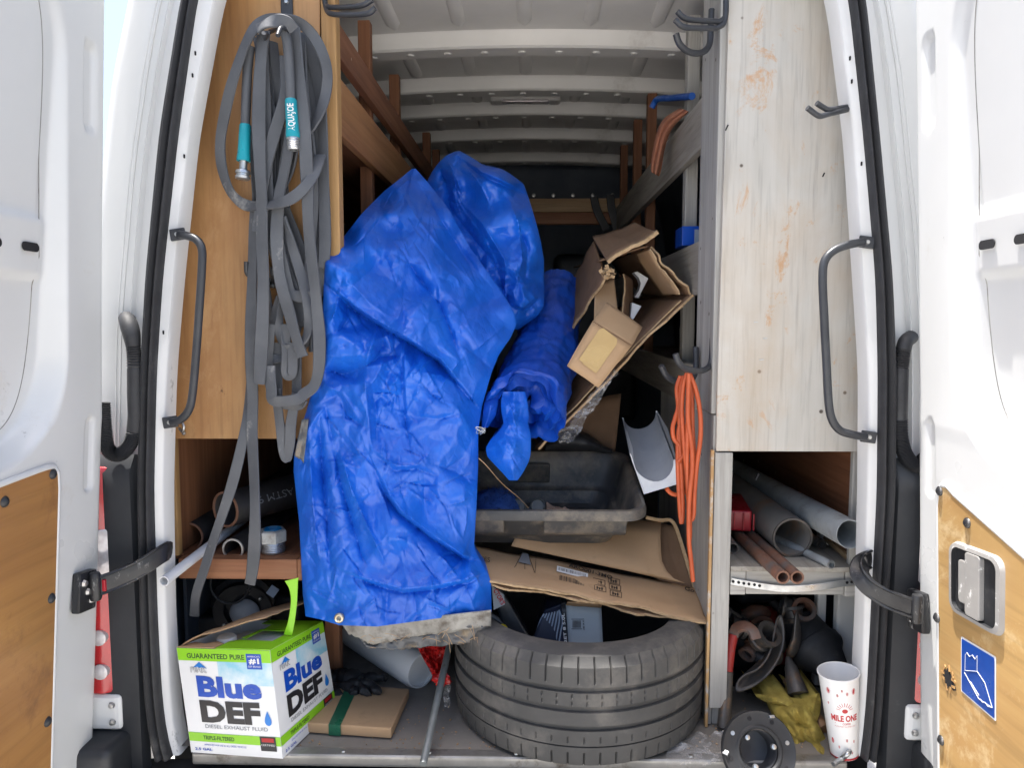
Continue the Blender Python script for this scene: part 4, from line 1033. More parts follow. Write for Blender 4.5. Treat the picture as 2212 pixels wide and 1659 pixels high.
_ra, _rt = np.meshgrid(np.arange(na) * 400 / na, np.arange(88) * 10.)
_rf = tin(_ra, _rt, 46, 5, 1.3, .5) + .5 * tin(_ra, _rt, 22, 6, 1.2, -.4)
_rf = _rf * np.clip(np.minimum(np.arange(na), na - np.arange(na)) / 5, 0, 1)[None, :]
for i in range(80):
    t = i / 79; rows.append([roll_pt(t, 2 * math.pi * k / na, 1 + .055 * _rf[i, k]) for k in range(na)])
for rm, ext in ((1.02, .012), (.99, .020), (.93, .016), (.84, -.004), (.76, .008), (.66, -.014), (.55, .002), (.42, -.020), (.25, -.006), (.05, -.02)):
    rows.append([roll_pt(1.0, 2 * math.pi * k / na, rm * (1 + .10 * math.sin(3 * 2 * math.pi * k / na + rm * 9) + .08 * math.sin(7 * 2 * math.pi * k / na + rm * 5) + .05 * _rf[80, k]), ext + .022 * math.sin(2 * 2 * math.pi * k / na + 1)) for k in range(na)])
mk('roll', MB().grid(rows, True), MT['tarp2'], rl, smooth=75)
T_L = [(1086, 846), (1082, 870), (1083, 890), (1088, 916), (1075, 936), (1058, 952), (1049, 968), (1052, 986), (1070, 1006), (1086, 1022), (1100, 1038)]
T_R = [(1134, 846), (1140, 872), (1142, 900), (1140, 919), (1146, 936), (1147, 960), (1146, 984), (1142, 998), (1134, 1014), (1127, 1026), (1118, 1038)]
T_C = [(1110, 850, .20), (1090, 890, .15), (1130, 890, .165), (1110, 920, .125), (1055, 970, .125), (1140, 970, .12), (1100, 975, .085), (1110, 1035, .10), (1105, 1010, .09)]
cloth('tail', T_L, T_R, T_C, [('v', [(1100, 860), (1112, 900), (1120, 940)], .012, 7), ('r', [(1090, 875), (1100, 915), (1085, 945)], .010, 6), ('v', [(1080, 930), (1110, 945), (1140, 950)], .006, 4), ('v', [(1090, 935), (1105, 955), (1115, 978)], .005, 4)], MT['tarp'], rl, 60, 90, [(1110, 890, 40, .016, 16, 31), (1105, 945, 36, .008, 14, 33)], .03, .03, 5)
F_L = [(1054, 846), (1046, 870), (1042, 900), (1040, 924)]; F_R = [(1080, 846), (1076, 870), (1070, 900), (1054, 924)]
cloth('end_flap', F_L, F_R, [(1060, 850, .20), (1050, 920, .16), (1060, 885, .15)], [], MT['tarp2'], rl, 24, 40, [(1060, 890, 30, .010, 16, 41)], .05, .03, 6)
tt = thing('wire_tie', 'twist of silver wire between the two blue tarps', 'wire', P(1036, 930, .13))
for k in range(7):
    c = P(1036, 930, .12); pts = [c + Vector((rnd.uniform(-.014, .014), rnd.uniform(-.006, .006), rnd.uniform(-.010, .010))) for _ in range(4)]
    mk('strand', MB().tube(spline(pts, 4), .0008, 5), MT['zinc'], tt)
sg = thing('loose_string', 'thin tan string trailing from the blue tarp into the black tub', 'string', P(1100, 1040, .14))
mk('string', MB().tube(spline([P(1034, 990, .12), P(1050, 1005, .13), P(1085, 1045, .2), P(1120, 1075, .25), P(1142, 1098, .26)], 8), .0011, 6), MT['pine_x'], sg)
# ============================================================ cardboard, boxes, tub, tyre
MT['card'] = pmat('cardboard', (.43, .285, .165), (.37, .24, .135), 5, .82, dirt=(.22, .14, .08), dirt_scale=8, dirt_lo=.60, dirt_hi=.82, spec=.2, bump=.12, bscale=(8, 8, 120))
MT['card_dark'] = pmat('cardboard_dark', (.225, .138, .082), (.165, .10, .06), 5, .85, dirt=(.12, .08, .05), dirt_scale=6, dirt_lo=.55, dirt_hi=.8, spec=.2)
MT['card_edge'] = pmat('cardboard_edge', (.52, .37, .22), (.36, .24, .13), 60, .9, spec=.15, bump=.6, bscale=160)
MT['pack_tape'] = pmat('packing_tape', (.50, .345, .13), (.43, .28, .10), 12, .3, coat=.3)
MT['foam'] = pmat('white_foam', (.74, .76, .78), (.66, .68, .70), 30, .6, bump=.3, bscale=160)
MT['foam_grey'] = pmat('grey_foam', (.34, .36, .39), (.29, .31, .34), 14, .5, dirt=(.6, .6, .6), dirt_scale=26, dirt_lo=.66, dirt_hi=.74, bump=.15, bscale=120)
MT['tub'] = pmat('tub_plastic', (.060, .060, .060), (.042, .042, .043), 8, .5, dirt=(.24, .20, .15), dirt_scale=6, dirt_lo=.46, dirt_hi=.70, bump=.15, bscale=60)
MT['tyre'] = pmat('tyre_rubber', (.078, .076, .073), (.055, .054, .052), 6, .72, dirt=(.155, .142, .124), dirt_scale=6, dirt_lo=.50, dirt_hi=.75, bump=.25, bscale=70, spec=.35)
MT['ink'] = pmat('black_ink', (.035, .028, .022), (.03, .024, .02), 8, .7)
MT['paper'] = pmat('white_paper', (.74, .74, .73), (.70, .70, .69), 10, .5)
MT['box_white'] = pmat('box_white', (.78, .79, .79), (.74, .75, .75), 4, .38, dirt=(.55, .53, .5), dirt_scale=9, dirt_lo=.7, dirt_hi=.85)
MT['box_green'] = pmat('box_green', (.27, .62, .018), (.24, .56, .015), 6, .38)
MT['ink_green'] = pmat('ink_green', (.02, .07, .02), (.018, .06, .018), 6, .5)
MT['ink_blue'] = pmat('ink_blue', (.004, .075, .47), (.003, .05, .36), 5, .4)
MT['ink_blue2'] = pmat('ink_blue2', (.012, .20, .62), (.01, .16, .52), 5, .4)
MT['ink_dark'] = pmat('ink_dark', (.018, .018, .022), (.015, .015, .018), 5, .45)
MT['ink_grey'] = pmat('ink_grey', (.20, .21, .23), (.18, .19, .2), 5, .5)
MT['sky_print'] = pmat('sky_print', (.72, .77, .79), (.16, .50, .66), 14, .4, rvar=.02)
MT['ink_red'] = pmat('ink_red', (.45, .012, .015), (.38, .01, .012), 5, .45)
MT['ink_yellow'] = pmat('ink_yellow', (.62, .50, .02), (.55, .43, .02), 5, .45)
MT['box_black'] = pmat('box_black', (.026, .029, .034), (.016, .018, .022), 10, .38, dirt=(.16, .16, .16), dirt_scale=18, dirt_lo=.64, dirt_hi=.75)
MT['box_grey'] = pmat('box_grey', (.36, .41, .44), (.31, .35, .38), 7, .5, dirt=(.22, .22, .21), dirt_scale=12, dirt_lo=.62, dirt_hi=.75)
MT['stripe'] = pmat('stripe_ink', (.30, .36, .44), (.22, .27, .36), 10, .4)
MT['navy'] = pmat('navy_card', (.020, .028, .055), (.013, .018, .038), 10, .4)
MT['green_tape'] = pmat('green_tape', (.012, .115, .062), (.009, .085, .047), 12, .35)
MT['blue_fuzz'] = pmat('blue_fuzz', (.014, .065, .26), (.008, .035, .16), 40, .8)
MT['grey_plastic'] = pmat('grey_plastic', (.105, .11, .105), (.08, .085, .08), 12, .5, dirt=(.2, .18, .15), dirt_scale=14, dirt_lo=.6, dirt_hi=.75)
MT['brown_paper'] = pmat('brown_paper', (.30, .21, .16), (.17, .11, .08), 40, .85, bump=.6, bscale=60)
MT['black_cloth'] = pmat('black_cloth', (.016, .017, .02), (.009, .009, .011), 20, .7, bump=.4, bscale=70)
MT['red_film'] = pmat('red_film', (.55, .022, .02), (.34, .01, .01), 14, .25, bump=.5, bscale=40)
MT['white_plastic'] = pmat('white_plastic', (.66, .67, .68), (.58, .59, .60), 5, .4, dirt=(.3, .3, .3), dirt_scale=16, dirt_lo=.66, dirt_hi=.78)
MT['conduit'] = pmat('grey_conduit', (.24, .26, .26), (.17, .185, .185), 20, .42, metal=.4, dirt=(.12, .10, .08), dirt_scale=20, dirt_lo=.6, dirt_hi=.72)
def film_mat():
    m, N, Lk, B = _new('clear_film')
    B.inputs['Base Color'].default_value = (.8, .8, .8, 1); B.inputs['Roughness'].default_value = .12
    tr = N.new('ShaderNodeBsdfTransparent'); mx = N.new('ShaderNodeMixShader')
    n = _noise(N, Lk, _map(N, Lk, (14, 14, 60)), 1, 6, .7, 1)
    f = _ramp(N, Lk, n, [(.45, _g(.08)), (.70, _g(.55))])
    Lk.new(f, mx.inputs[0]); Lk.new(tr.outputs[0], mx.inputs[1]); Lk.new(B.outputs[0], mx.inputs[2])
    Lk.new(_bump(N, Lk, n, .8, .01), B.inputs['Normal'])
    Lk.new(mx.outputs[0], N['Material Output'].inputs['Surface']); return m
MT['film'] = film_mat()

class Plane:
    """plane through three points; on(px,py) gives the point of the plane seen at that pixel"""
    def __init__(s, a, b, c, lift=.001):
        s.n = (b - a).cross(c - a).normalized(); s.a = a
        if s.n.dot(CAM_LOC - a) < 0: s.n = -s.n
        s.lift = lift
    def on(s, px, py, lift=None):
        d = ray(px, py); t = (s.a - CAM_LOC).dot(s.n) / d.dot(s.n)
        return CAM_LOC + d * t + s.n * (s.lift if lift is None else lift)
def decal(name, plane, pts, mat, parent, lift=None, th=.0003):
    return mk(name, MB().prism([plane.on(a, b, lift) for a, b in pts], plane.n * -th * .5), mat, parent)
def text2d(body, bold=0.0, shear=0.0, spacing=1.0):
    cu = bpy.data.curves.new('lettering', 'FONT'); cu.body = body; cu.size = 1; cu.offset = bold; cu.shear = shear; cu.space_character = spacing
    cu.fill_mode = 'FRONT'; cu.resolution_u = 3
    o = bpy.data.objects.new('lettering_tmp', cu); COL.objects.link(o); bpy.context.view_layer.update()
    me = bpy.data.meshes.new_from_object(o.evaluated_get(bpy.context.evaluated_depsgraph_get()))
    V = [(v.co.x, v.co.y) for v in me.vertices]; Fc = [tuple(p.vertices) for p in me.polygons]
    bpy.data.objects.remove(o); bpy.data.curves.remove(cu); bpy.data.meshes.remove(me)
    x0 = min(v[0] for v in V); x1 = max(v[0] for v in V); y0 = min(v[1] for v in V); y1 = max(v[1] for v in V)
    return [((x - x0) / (x1 - x0), (y - y0) / (y1 - y0)) for x, y in V], Fc
def lettering(body, fn, u0, u1, v0, v1, mat, parent, bold=0.0, shear=0.0, spacing=1.0, name='lettering'):
    """fn(u,v)->world; text fills u0..u1, v0 (top)..v1 (bottom)"""
    V, Fc = text2d(body, bold, shear, spacing)
    return mk(name, MB().add([fn(u0 + (u1 - u0) * x, v1 + (v0 - v1) * y) for x, y in V], Fc), mat, parent)
def quadmap(a, b, c, d, lift=.0008):
    """a=TL b=TR c=BR d=BL"""
    n_ = (b - a).cross(d - a).normalized()
    if n_.dot(CAM_LOC - a) < 0: n_ = -n_
    return lambda u, v: (a * (1 - u) + b * u) * (1 - v) + (d * (1 - u) + c * u) * v + n_ * lift
def qrect(name, fn, u0, u1, v0, v1, mat, parent, nu=1):
    rows = [[fn(u0 + (u1 - u0) * i / 6, v0 + (v1 - v0) * j / 2) for i in range(7)] for j in range(3)]
    return mk(name, MB().grid(rows), mat, parent)

def wall(name, p0, p1, q0, q1, mat, parent, n=40, m=10, th=.005, jag=.006, wav=.006, seed=1, edge=True):
    """cardboard wall: front edge p0-p1 torn, back edge q0-q1"""
    rows = []; fr = []
    for j in range(m + 1):
        row = []
        for i in range(n + 1):
            g_ = i / n; a = p0.lerp(p1, g_); b = q0.lerp(q1, g_); d_ = (b - a)
            f = j / m + (jag * .8 * float(fbm(g_ * (p1 - p0).length * 24, seed * 3.1, 0, 4)) / max(d_.length, .01)) * (1 - j / m)
            c = a + d_ * f; nn = (p1 - p0).cross(q0 - p0).normalized()
            c = c + nn * wav * float(fbm(g_ * 3, f * 2, seed, 3)); row.append(c)
        rows.append(row)
    o_ = mk(name, MB().grid(rows), mat, parent, smooth=40, solid=th)
    if edge:
        mk('torn_edge', MB().ribbon([v for v in rows[0]], th * 1.05, th * .8, [(p1 - p0).cross(q0 - p0).normalized().cross(p1 - p0)] * (n + 1)), MT['card_edge'], o_)
    return o_
cbx = thing('cardboard_carton', 'long torn open cardboard carton leaning diagonally, filled with packing', 'box', P(1330, 800, .4))
TLp, Tp, Rp, Bp = P(1311, 563, .40), P(1422, 504, .40), P(1497, 638, .37), P(1162, 968, .30)
back = Vector((-.04, .62, .02))
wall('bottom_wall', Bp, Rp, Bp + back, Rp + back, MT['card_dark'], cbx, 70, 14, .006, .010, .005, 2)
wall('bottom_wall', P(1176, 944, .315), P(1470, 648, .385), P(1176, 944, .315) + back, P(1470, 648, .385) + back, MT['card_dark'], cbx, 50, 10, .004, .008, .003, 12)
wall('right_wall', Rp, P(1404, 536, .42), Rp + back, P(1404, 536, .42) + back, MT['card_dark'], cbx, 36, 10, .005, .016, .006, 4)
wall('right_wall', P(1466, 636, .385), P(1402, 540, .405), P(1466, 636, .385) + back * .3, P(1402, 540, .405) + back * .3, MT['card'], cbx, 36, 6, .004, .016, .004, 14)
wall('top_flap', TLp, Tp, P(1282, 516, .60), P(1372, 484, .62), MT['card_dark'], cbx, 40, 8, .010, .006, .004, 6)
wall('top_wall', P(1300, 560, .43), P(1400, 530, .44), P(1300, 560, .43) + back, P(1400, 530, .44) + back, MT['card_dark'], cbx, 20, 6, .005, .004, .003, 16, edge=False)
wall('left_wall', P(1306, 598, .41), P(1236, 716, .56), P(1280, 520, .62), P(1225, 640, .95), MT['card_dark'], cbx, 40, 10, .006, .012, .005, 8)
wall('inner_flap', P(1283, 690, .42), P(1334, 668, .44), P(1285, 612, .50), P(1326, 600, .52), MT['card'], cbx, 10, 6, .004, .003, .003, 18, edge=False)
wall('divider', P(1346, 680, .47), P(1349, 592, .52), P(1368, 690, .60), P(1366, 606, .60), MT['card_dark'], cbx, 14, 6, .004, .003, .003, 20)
# torn paper tuft
tuft = MB(); c0 = P(1312, 588, .385)
for k in range(46):
    a = rnd.uniform(0, 6.28); r_ = rnd.uniform(.002, .020); c = c0 + Vector((r_ * math.cos(a), rnd.uniform(-.012, .012), r_ * math.sin(a) * .9))
    s_ = rnd.uniform(.004, .011); tuft.box(c, (s_, .001, s_ * rnd.uniform(.5, 1.5)), (rnd.uniform(-1.5, 1.5), rnd.uniform(-1.5, 1.5), rnd.uniform(-1.5, 1.5)))
o = mk('torn_paper', tuft, MT['card_edge'], cbx)
# foam corner pieces inside
def foam(pts, Y, th, nm, lab):
    o_ = mk(nm, MB().prism([P(a, b, Y) for a, b in pts], (0, th, 0)), MT['foam'], None, bevel=.002); tag(o_, lab, 'packing foam'); return o_
foam([(1369, 588), (1377, 586), (1401, 601), (1379, 644), (1371, 641), (1381, 626), (1384, 612), (1380, 600)], .58, .05, 'foam_packing', 'crescent shaped white packing foam inside the torn carton')
foam([(1365, 653), (1386, 661), (1367, 692), (1362, 684)], .52, .05, 'foam_packing', 'white wedge of packing foam below the crescent in the carton')
# small carton resting in the big one
F1, F2, F3, F4 = P(1281, 695, .255), P(1364, 746, .250), P(1292, 836, .215), P(1226, 791, .222)
T1, T2 = P(1312, 654, .325), P(1388, 706, .320)
sb = thing('small_carton', 'small closed tan cardboard box taped shut, lying in the torn carton', 'box', F3)
dv = (T1 - F1 + T2 - F2) * .5
def face_sheet(nm, a, b, c, d, mat, parent, n=8, wav=.0012, seed=1):
    rows = [[(a.lerp(b, i / n)).lerp(d.lerp(c, i / n), j / n) + (b - a).cross(d - a).normalized() * wav * float(fbm(i / n * 2, j / n * 2, seed, 2)) for i in range(n + 1)] for j in range(n + 1)]
    return mk(nm, MB().grid(rows), mat, parent, smooth=40, solid=.003)
face_sheet('front', F1, F2, F3, F4, MT['card'], sb, seed=1)
face_sheet('flap', T1, T2, F2, F1, MT['card'], sb, seed=2)
face_sheet('side', F4, F1, T1, F4 + dv, MT['card'], sb, seed=3)
face_sheet('side', F2, T2, F3 + dv, F3, MT['card'], sb, seed=4)
face_sheet('base', F4, F3, F3 + dv, F4 + dv, MT['card'], sb, seed=5)
pl = Plane(F1, F2, F3, .003)
decal('tape', pl, [(1294, 712), (1303, 709), (1333, 733), (1331, 745), (1288, 806), (1250, 777)], MT['pack_tape'], sb, .0032)
decal('tape', pl, [(1262, 780), (1290, 802), (1287, 807), (1258, 786)], MT['pack_tape'], sb, .0040)
mk('seam', MB().tube([F1.lerp(F2, k / 8) + pl.n * .0022 for k in range(9)], .0014, 6), MT['card_dark'], sb)
# crinkled clear film under the small carton
cf = MB(); rows = []
for j in range(26):
    row = []
    for i in range(46):
        u, v = i / 45, j / 25
        a = P(1195, 945, .285).lerp(P(1322, 806, .27), u); b = P(1226, 962, .27).lerp(P(1336, 806, .265), u)
        c = a.lerp(b, v) + Vector((0, -.012 + .012 * float(fbm(u * 9, v * 5, 3, 4)), .010 * float(fbm(u * 8 + 4, v * 4, 7, 4)))); row.append(c)
    rows.append(row)
tag(mk('plastic_film', cf.grid(rows), MT['film'], None, smooth=30), 'crinkled clear plastic film along the lower edge of the torn carton', 'plastic film')
# dark cardboard sheet and black rubber mat behind the tub
cs_ = thing('cardboard_sheet', 'dark brown cardboard sheet standing behind the black tub', 'cardboard', P(1300, 970, .62))
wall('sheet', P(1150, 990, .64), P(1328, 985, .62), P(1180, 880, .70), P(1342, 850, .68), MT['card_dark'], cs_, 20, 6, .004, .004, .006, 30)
rows = []
for i in range(31):
    u = i / 30; top = (1180 + 140 * u, 958 - 26 * math.sin(math.pi * min(1, u * 1.15)) + 16 * u ** 4); bot = (1176 + 146 * u, 975 + 2 * u)
    rows.append([P(top[0] + (bot[0] - top[0]) * f, top[1] + (bot[1] - top[1]) * f, .62 - .05 * math.sin(math.pi * f)) for f in np.linspace(0, 1, 9)])
tag(mk('rubber_mat', MB().grid(rows), MT['rubber'], None, smooth=60, solid=.012), 'folded black rubber mat sticking up behind the black tub', 'rubber mat')

# ------------------------------------------------------------ grey lined foam cradle (half pipe)
fc = thing('foam_cradle', 'white foam block with a grey half round channel beside the orange cord', 'foam block', P(1420, 1060, .32))
def prof(l, r, m_, Y, k=14):
    L_, R_, M_ = P(*l, Y), P(*r, Y), P(*m_, Y); c = (L_ + R_) / 2; dn = M_ - c; hx = (R_ - L_) / 2
    return [c - hx * math.cos(math.pi * i / k) + dn * math.sin(math.pi * i / k) for i in range(k + 1)]
n1 = prof((1363, 982), (1455, 994), (1411, 1040), .30); f1 = prof((1347, 903), (1416, 888), (1386, 926), .50)
mk('channel', MB().grid([[n1[i].lerp(f1[i], j / 10) for i in range(15)] for j in range(11)]), MT['foam_grey'], fc, smooth=50)
nb = [P(1391, 1068, .292), P(1477, 1042, .292)]; fb = [P(1372, 955, .50), P(1442, 925, .50)]
o_n = [P(1360, 979, .301)] + [p + Vector((0, -.0006, 0)) for p in n1] + [P(1458, 992, .301), nb[1], nb[0]]
cap = MB(); cap.add(o_n, [tuple(range(len(o_n)))]); mk('end_face', cap, MT['foam'], fc)
mk('body', MB().add([P(1360, 979, .301), nb[0], nb[1], P(1458, 992, .301), P(1344, 902, .50), fb[0], fb[1], P(1419, 887, .50)], [(0, 1, 5, 4), (1, 2, 6, 5), (2, 3, 7, 6)]), MT['foam'], fc)
cap = MB(); of = [P(1344, 902, .5)] + f1 + [P(1419, 887, .50), fb[1], fb[0]]; cap.add(of, [tuple(range(len(of)))[::-1]]); mk('end_face', cap, MT['foam'], fc)

# ------------------------------------------------------------ black mixing tub
FRc = P(1400, 1110, .19); BRc = P(1347, 978, .60)
ey = (BRc - FRc); ey.x = 0; dep_ = ey.length; ey.normalize(); ex = Vector((1, 0, 0)); ez = ex.cross(ey)
hx_, hy_ = .305, dep_ / 2
ctr = FRc + ey * hy_ - ex * hx_
tub = thing('mixing_tub', 'dirty black plastic mixing tub tilted forward on top of the flattened cardboard', 'tub', ctr - ez * .13)
def ring(hx, hy, r, h, n=8, bow=0.0):
    pts = []
    for cx, cy, a0 in ((hx - r, -hy + r, -90), (hx - r, hy - r, 0), (-hx + r, hy - r, 90), (-hx + r, -hy + r, 180)):
        for k in range(n + 1):
            a = R(a0 + 90 * k / n); x = cx + r * math.cos(a); y = cy + r * math.sin(a)
            y -= bow * math.cos(math.pi / 2 * min(1, abs(x) / hx)) * (y < 0)
            pts.append(ctr + ex * x + ey * y + ez * h)
    # densify front edge
    return pts
rg_ = [(.308, hy_ + .004, .055, -.020), (.308, hy_ + .004, .055, -.004), (.304, hy_, .055, .005), (.296, hy_ - .008, .05, .006), (.288, hy_ - .016, .05, 0), (.280, hy_ - .024, .05, -.022), (.262, hy_ - .050, .05, -.085), (.257, hy_ - .056, .05, -.093), (.245, hy_ - .068, .05, -.096), (.232, hy_ - .085, .045, -.128), (.220, hy_ - .10, .04, -.134)]
rings = [ring(*a) for a in rg_]
m_ = MB().grid(rings, True); m_.add(rings[-1], [tuple(range(len(rings[-1])))])
tb = mk('shell', m_, MT['tub'], tub, smooth=40)
# two feet under the front rim
for (u0, u1) in ((-.30, -.055), (.045, .255)):
    q = MB(); top = -.016; bt = -.075
    sec = [(-hy_ + .006, top), (-hy_ + .016, bt + .012), (-hy_ + .028, bt), (-hy_ + .036, bt), (-hy_ + .020, top)]
    q.prism([ctr + ex * u0 + ey * a + ez * b for a, b in sec], ex * (u1 - u0)); mk('foot', q, MT['tub'], tub, bevel=.006, seg=3, smooth=50)
q = MB().box(ctr + ex * .02 + ey * (hy_ - .052) - ez * .045, (.10, .012, .06), Matrix((ex, ey, ez)).transposed()); mk('wall_panel', q, MT['tub'], tub, bevel=.006, seg=3)
# contents of the tub
def tubpt(x, y, h): return ctr + ex * x + ey * y + ez * h
fz = MB(); c = tubpt(-.088, -.075, -.062)
rows = []
for i in range(17):
    th = math.pi * i / 16
    rows.append([c + Vector((math.sin(th) * math.cos(a) * .075, math.sin(th) * math.sin(a) * .085, math.cos(th) * .060)) * (1 + .08 * float(fbm(3 * math.cos(a) + 5, 3 * math.sin(a) + 5, th * 3, 3))) for a in np.linspace(0, 2 * math.pi, 28, endpoint=False)])
fz.grid(rows, True)
for k in range(700):
    v = Vector((rnd.gauss(0, 1), rnd.gauss(0, 1), abs(rnd.gauss(0, 1)))).normalized(); b = c + Vector((v.x * .073, v.y * .083, v.z * .058)); e = b + v * rnd.uniform(.006, .014) + Vector((rnd.uniform(-.004, .004),) * 3)
    s_ = v.cross(Vector((.3, .5, .8))).normalized() * .0011; fz.add([b - s_, b + s_, e], [(0, 1, 2)])
tag(mk('scrub_mop', fz, MT['blue_fuzz'], None, smooth=60), 'dark blue fuzzy mop head lying in the black tub', 'mop head')
gp = thing('plastic_holder', 'grey plastic holder with two round cups inside the black tub', 'holder', tubpt(.02, -.14, -.12))
mk('base', MB().box(tubpt(.005, -.098, -.072), (.088, .06, .050), Matrix((ex, ey, ez)).transposed()), MT['grey_plastic'], gp, bevel=.010, seg=3, smooth=40)
for sx in (-1, 1):
    cc = tubpt(.005 + sx * .026, -.080, -.042)
    mk('cup', MB().lathe([(0, .004), (.016, .004), (.0185, .008), (.0205, .006), (.0215, -.03)], cc, (ez * .6 - ey * .8), 24), MT['grey_plastic'], gp, smooth=40)
rows = []
for j in range(12):
    rows.append([tubpt(.055 + .10 * i / 25, -.120 + .05 * j / 11 + .012 * i / 25, -.075 + .035 * (1 - i / 25) * (j / 11) + .008 * float(fbm(i / 5, j / 4, 2, 3))) for i in range(26)])
tag(mk('crumpled_paper', MB().grid(rows), MT['brown_paper'], None, smooth=20), 'crumpled brown spotted paper in the front corner of the black tub', 'paper')

# ------------------------------------------------------------ flattened cardboard on the tyre
fcard = thing('flattened_carton', 'flattened printed cardboard carton lying across the top of the tyre', 'cardboard', P(1300, 1300, .18))
a0, a1 = P(1020, 1246, .10), P(1530, 1344, .135); b0, b1 = P(1020, 1180, .28), P(1500, 1274, .30)
wall('front_panel', a0, a1, b0, b1, MT['card'], fcard, 110, 12, .005, .007, .005, 40)
wall('lower_layer', a0 + Vector((0, .004, -.012)), a1 + Vector((0, .006, -.008)), b0 + Vector((0, 0, -.02)), b1 + Vector((0, 0, -.012)), MT['card_dark'], fcard, 90, 8, .005, .012, .006, 42)
# upper flap curling up under the tub
def flap(nm, left, right, Yl, mat, n=40, seed=1, th=.004):
    rows = []
    for k in range(len(left)):
        row = []
        for i in range(n + 1):
            g_ = i / n; px_ = left[k][0] + (right[k][0] - left[k][0]) * g_; py_ = left[k][1] + (right[k][1] - left[k][1]) * g_
            if i == n: px_ += 4 * float(vnoise(k * 1.7, seed))
            row.append(P(px_, py_, Yl[k] + .012 * math.sin(g_ * 2.6 + .4) + .004 * float(fbm(g_ * 3, k * .4, seed, 3))))
        rows.append(row)
    return mk(nm, MB().grid(rows), mat, fcard, smooth=50, solid=th)
flap('upper_flap', [(1104, 1180), (1108, 1172), (1112, 1162), (1118, 1150), (1122, 1140), (1126, 1128), (1130, 1112)], [(1482, 1261), (1455, 1250), (1440, 1236), (1428, 1214), (1424, 1190), (1428, 1160), (1430, 1128)], [.268, .272, .282, .30, .325, .36, .40], MT['card'], seed=3)
wall('side_wall', P(1418, 1248, .30), P(1501, 1282, .31), P(1412, 1128, .44), P(1460, 1138, .40), MT['card_dark'], fcard, 20, 10, .005, .004, .004, 44, edge=False)
ed = spline([P(1395, 1118, .40), P(1425, 1124, .40), P(1448, 1124, .385), P(1460, 1140, .38), P(1472, 1175, .36), P(1486, 1222, .335), P(1502, 1278, .305)], 8)
mk('folded_rim', MB().ribbon(ed, .010, .006, [Vector((0, -1, .3))] * len(ed)), MT['card_edge'], fcard)
pA = Plane(P(1100, 1200, .21), a1, b1, .004)
pA = Plane(a0.lerp(b0, .5), a1, b1, .0075)
def pm(px0, py0, px1, py1, px2, py2, px3, py3):
    return quadmap(pA.on(px0, py0), pA.on(px1, py1), pA.on(px2, py2), pA.on(px3, py3), .0)
lab = pm(1202, 1228, 1269, 1245, 1268, 1257, 1201, 1240)
lb = qrect('label', lab, 0, 1, 0, 1, MT['paper'], fcard)
lab2 = pm(1202, 1228, 1269, 1245, 1268, 1257, 1201, 1240)
for k in range(22):
    u = .06 + k * .04; w = rnd.choice((.008, .014, .02))
    f_ = lambda a, b: lab2(a, b) + pA.n * .0006
    qrect('bar', f_, u, u + w, .25, .75, MT['ink_dark'], lb)
bc = pm(1208, 1248, 1262, 1262, 1261, 1274, 1207, 1261)
for k in range(24): qrect('bar', bc, k / 24, k / 24 + rnd.choice((.01, .02, .03)), 0, .85, MT['ink'], fcard)
for (x, y) in ((1280, 1254), (1312, 1252)):
    for r_ in range(2 if x < 1300 else 3):
        cx, cy = x + r_ * 2 , y + r_ * 14
        sq = pm(cx, cy, cx + 26, cy + 6, cx + 26, cy + 18, cx, cy + 12)
        for (u0, u1, v0, v1) in ((0, 1, 0, .08), (0, 1, .92, 1), (0, .05, 0, 1), (.95, 1, 0, 1)): qrect('icon_frame', sq, u0, u1, v0, v1, MT['ink'], fcard)
        for q_ in range(3):
            uu = .2 + .2 * q_; qrect('icon_mark', sq, uu, uu + .10, .25 + .15 * (q_ % 2), .8, MT['ink'], fcard)
        qrect('icon_mark', sq, .2, .75, .45, .55, MT['ink'], fcard)
es = pm(1112, 1196, 1168, 1210, 1166, 1246, 1110, 1232)
mk('easel_print', MB().add([es(.28, 0), es(.50, 0), es(.62, .62), es(.14, .62)], [(0, 1, 2, 3)]), MT['ink_grey'], fcard)
for (ua, va, ub, vb) in ((.28, .0, .0, 1.0), (.50, .0, .78, 1.0), (.39, .62, .40, .95)):
    mk('easel_leg', MB().tube([es(ua, va), es(ub, vb)], .0007, 5), MT['ink'], fcard)
mk('easel_leg', MB().tube([es(.80, .05), es(.80, 1.0)], .0006, 5), MT['ink'], fcard)
lettering('CHES', pm(1024, 1205, 1058, 1211, 1057, 1221, 1023, 1215), 0, 1, 0, 1, MT['ink'], fcard, .01)
lettering('ARO001-3MO', pm(1228, 1222, 1322, 1250, 1321, 1258, 1227, 1230), 0, 1, 0, 1, MT['ink'], fcard, .02)
lettering('Go', pm(1478, 1272, 1499, 1278, 1498, 1286, 1477, 1280), 0, 1, 0, 1, MT['ink'], fcard, .02)

# ------------------------------------------------------------ tyre
ty_c = Vector((P(1246, 1500,  .27).x, .252, FLOOR + .003))
tyre = thing('car_tyre', 'worn black car tyre lying flat at the door sill with boxes inside', 'tyre', ty_c)
RO, HW = .322, .264
profT = []       # (r, h, zone) from inner bottom bead over the tread to the inner top bead
def tr(h):       # tread radius crown
    t = (h - HW / 2) / (HW / 2); return RO - .007 * abs(t) ** 4
shape = [(.222, .020), (.226, .008), (.245, .003), (.280, .002), (.304, .004), (.316, .011)]
side_top = [(.310, HW - .016), (.306, HW - .007), (.290, HW - .001), (.265, HW), (.246, HW - .002), (.238, HW - .010), (.236, HW - .022)]
grooves = [.186, .142, .098, .056]; gw = [.0065, .0075, .0070, .0022]
hs = sorted(set([round(x, 4) for x in np.linspace(.018, HW - .028, 54)] + [round(g_ + s_ * w, 4) for g_, w in zip(grooves, gw) for s_ in (-1.0, -.8, .8, 1.0)]))
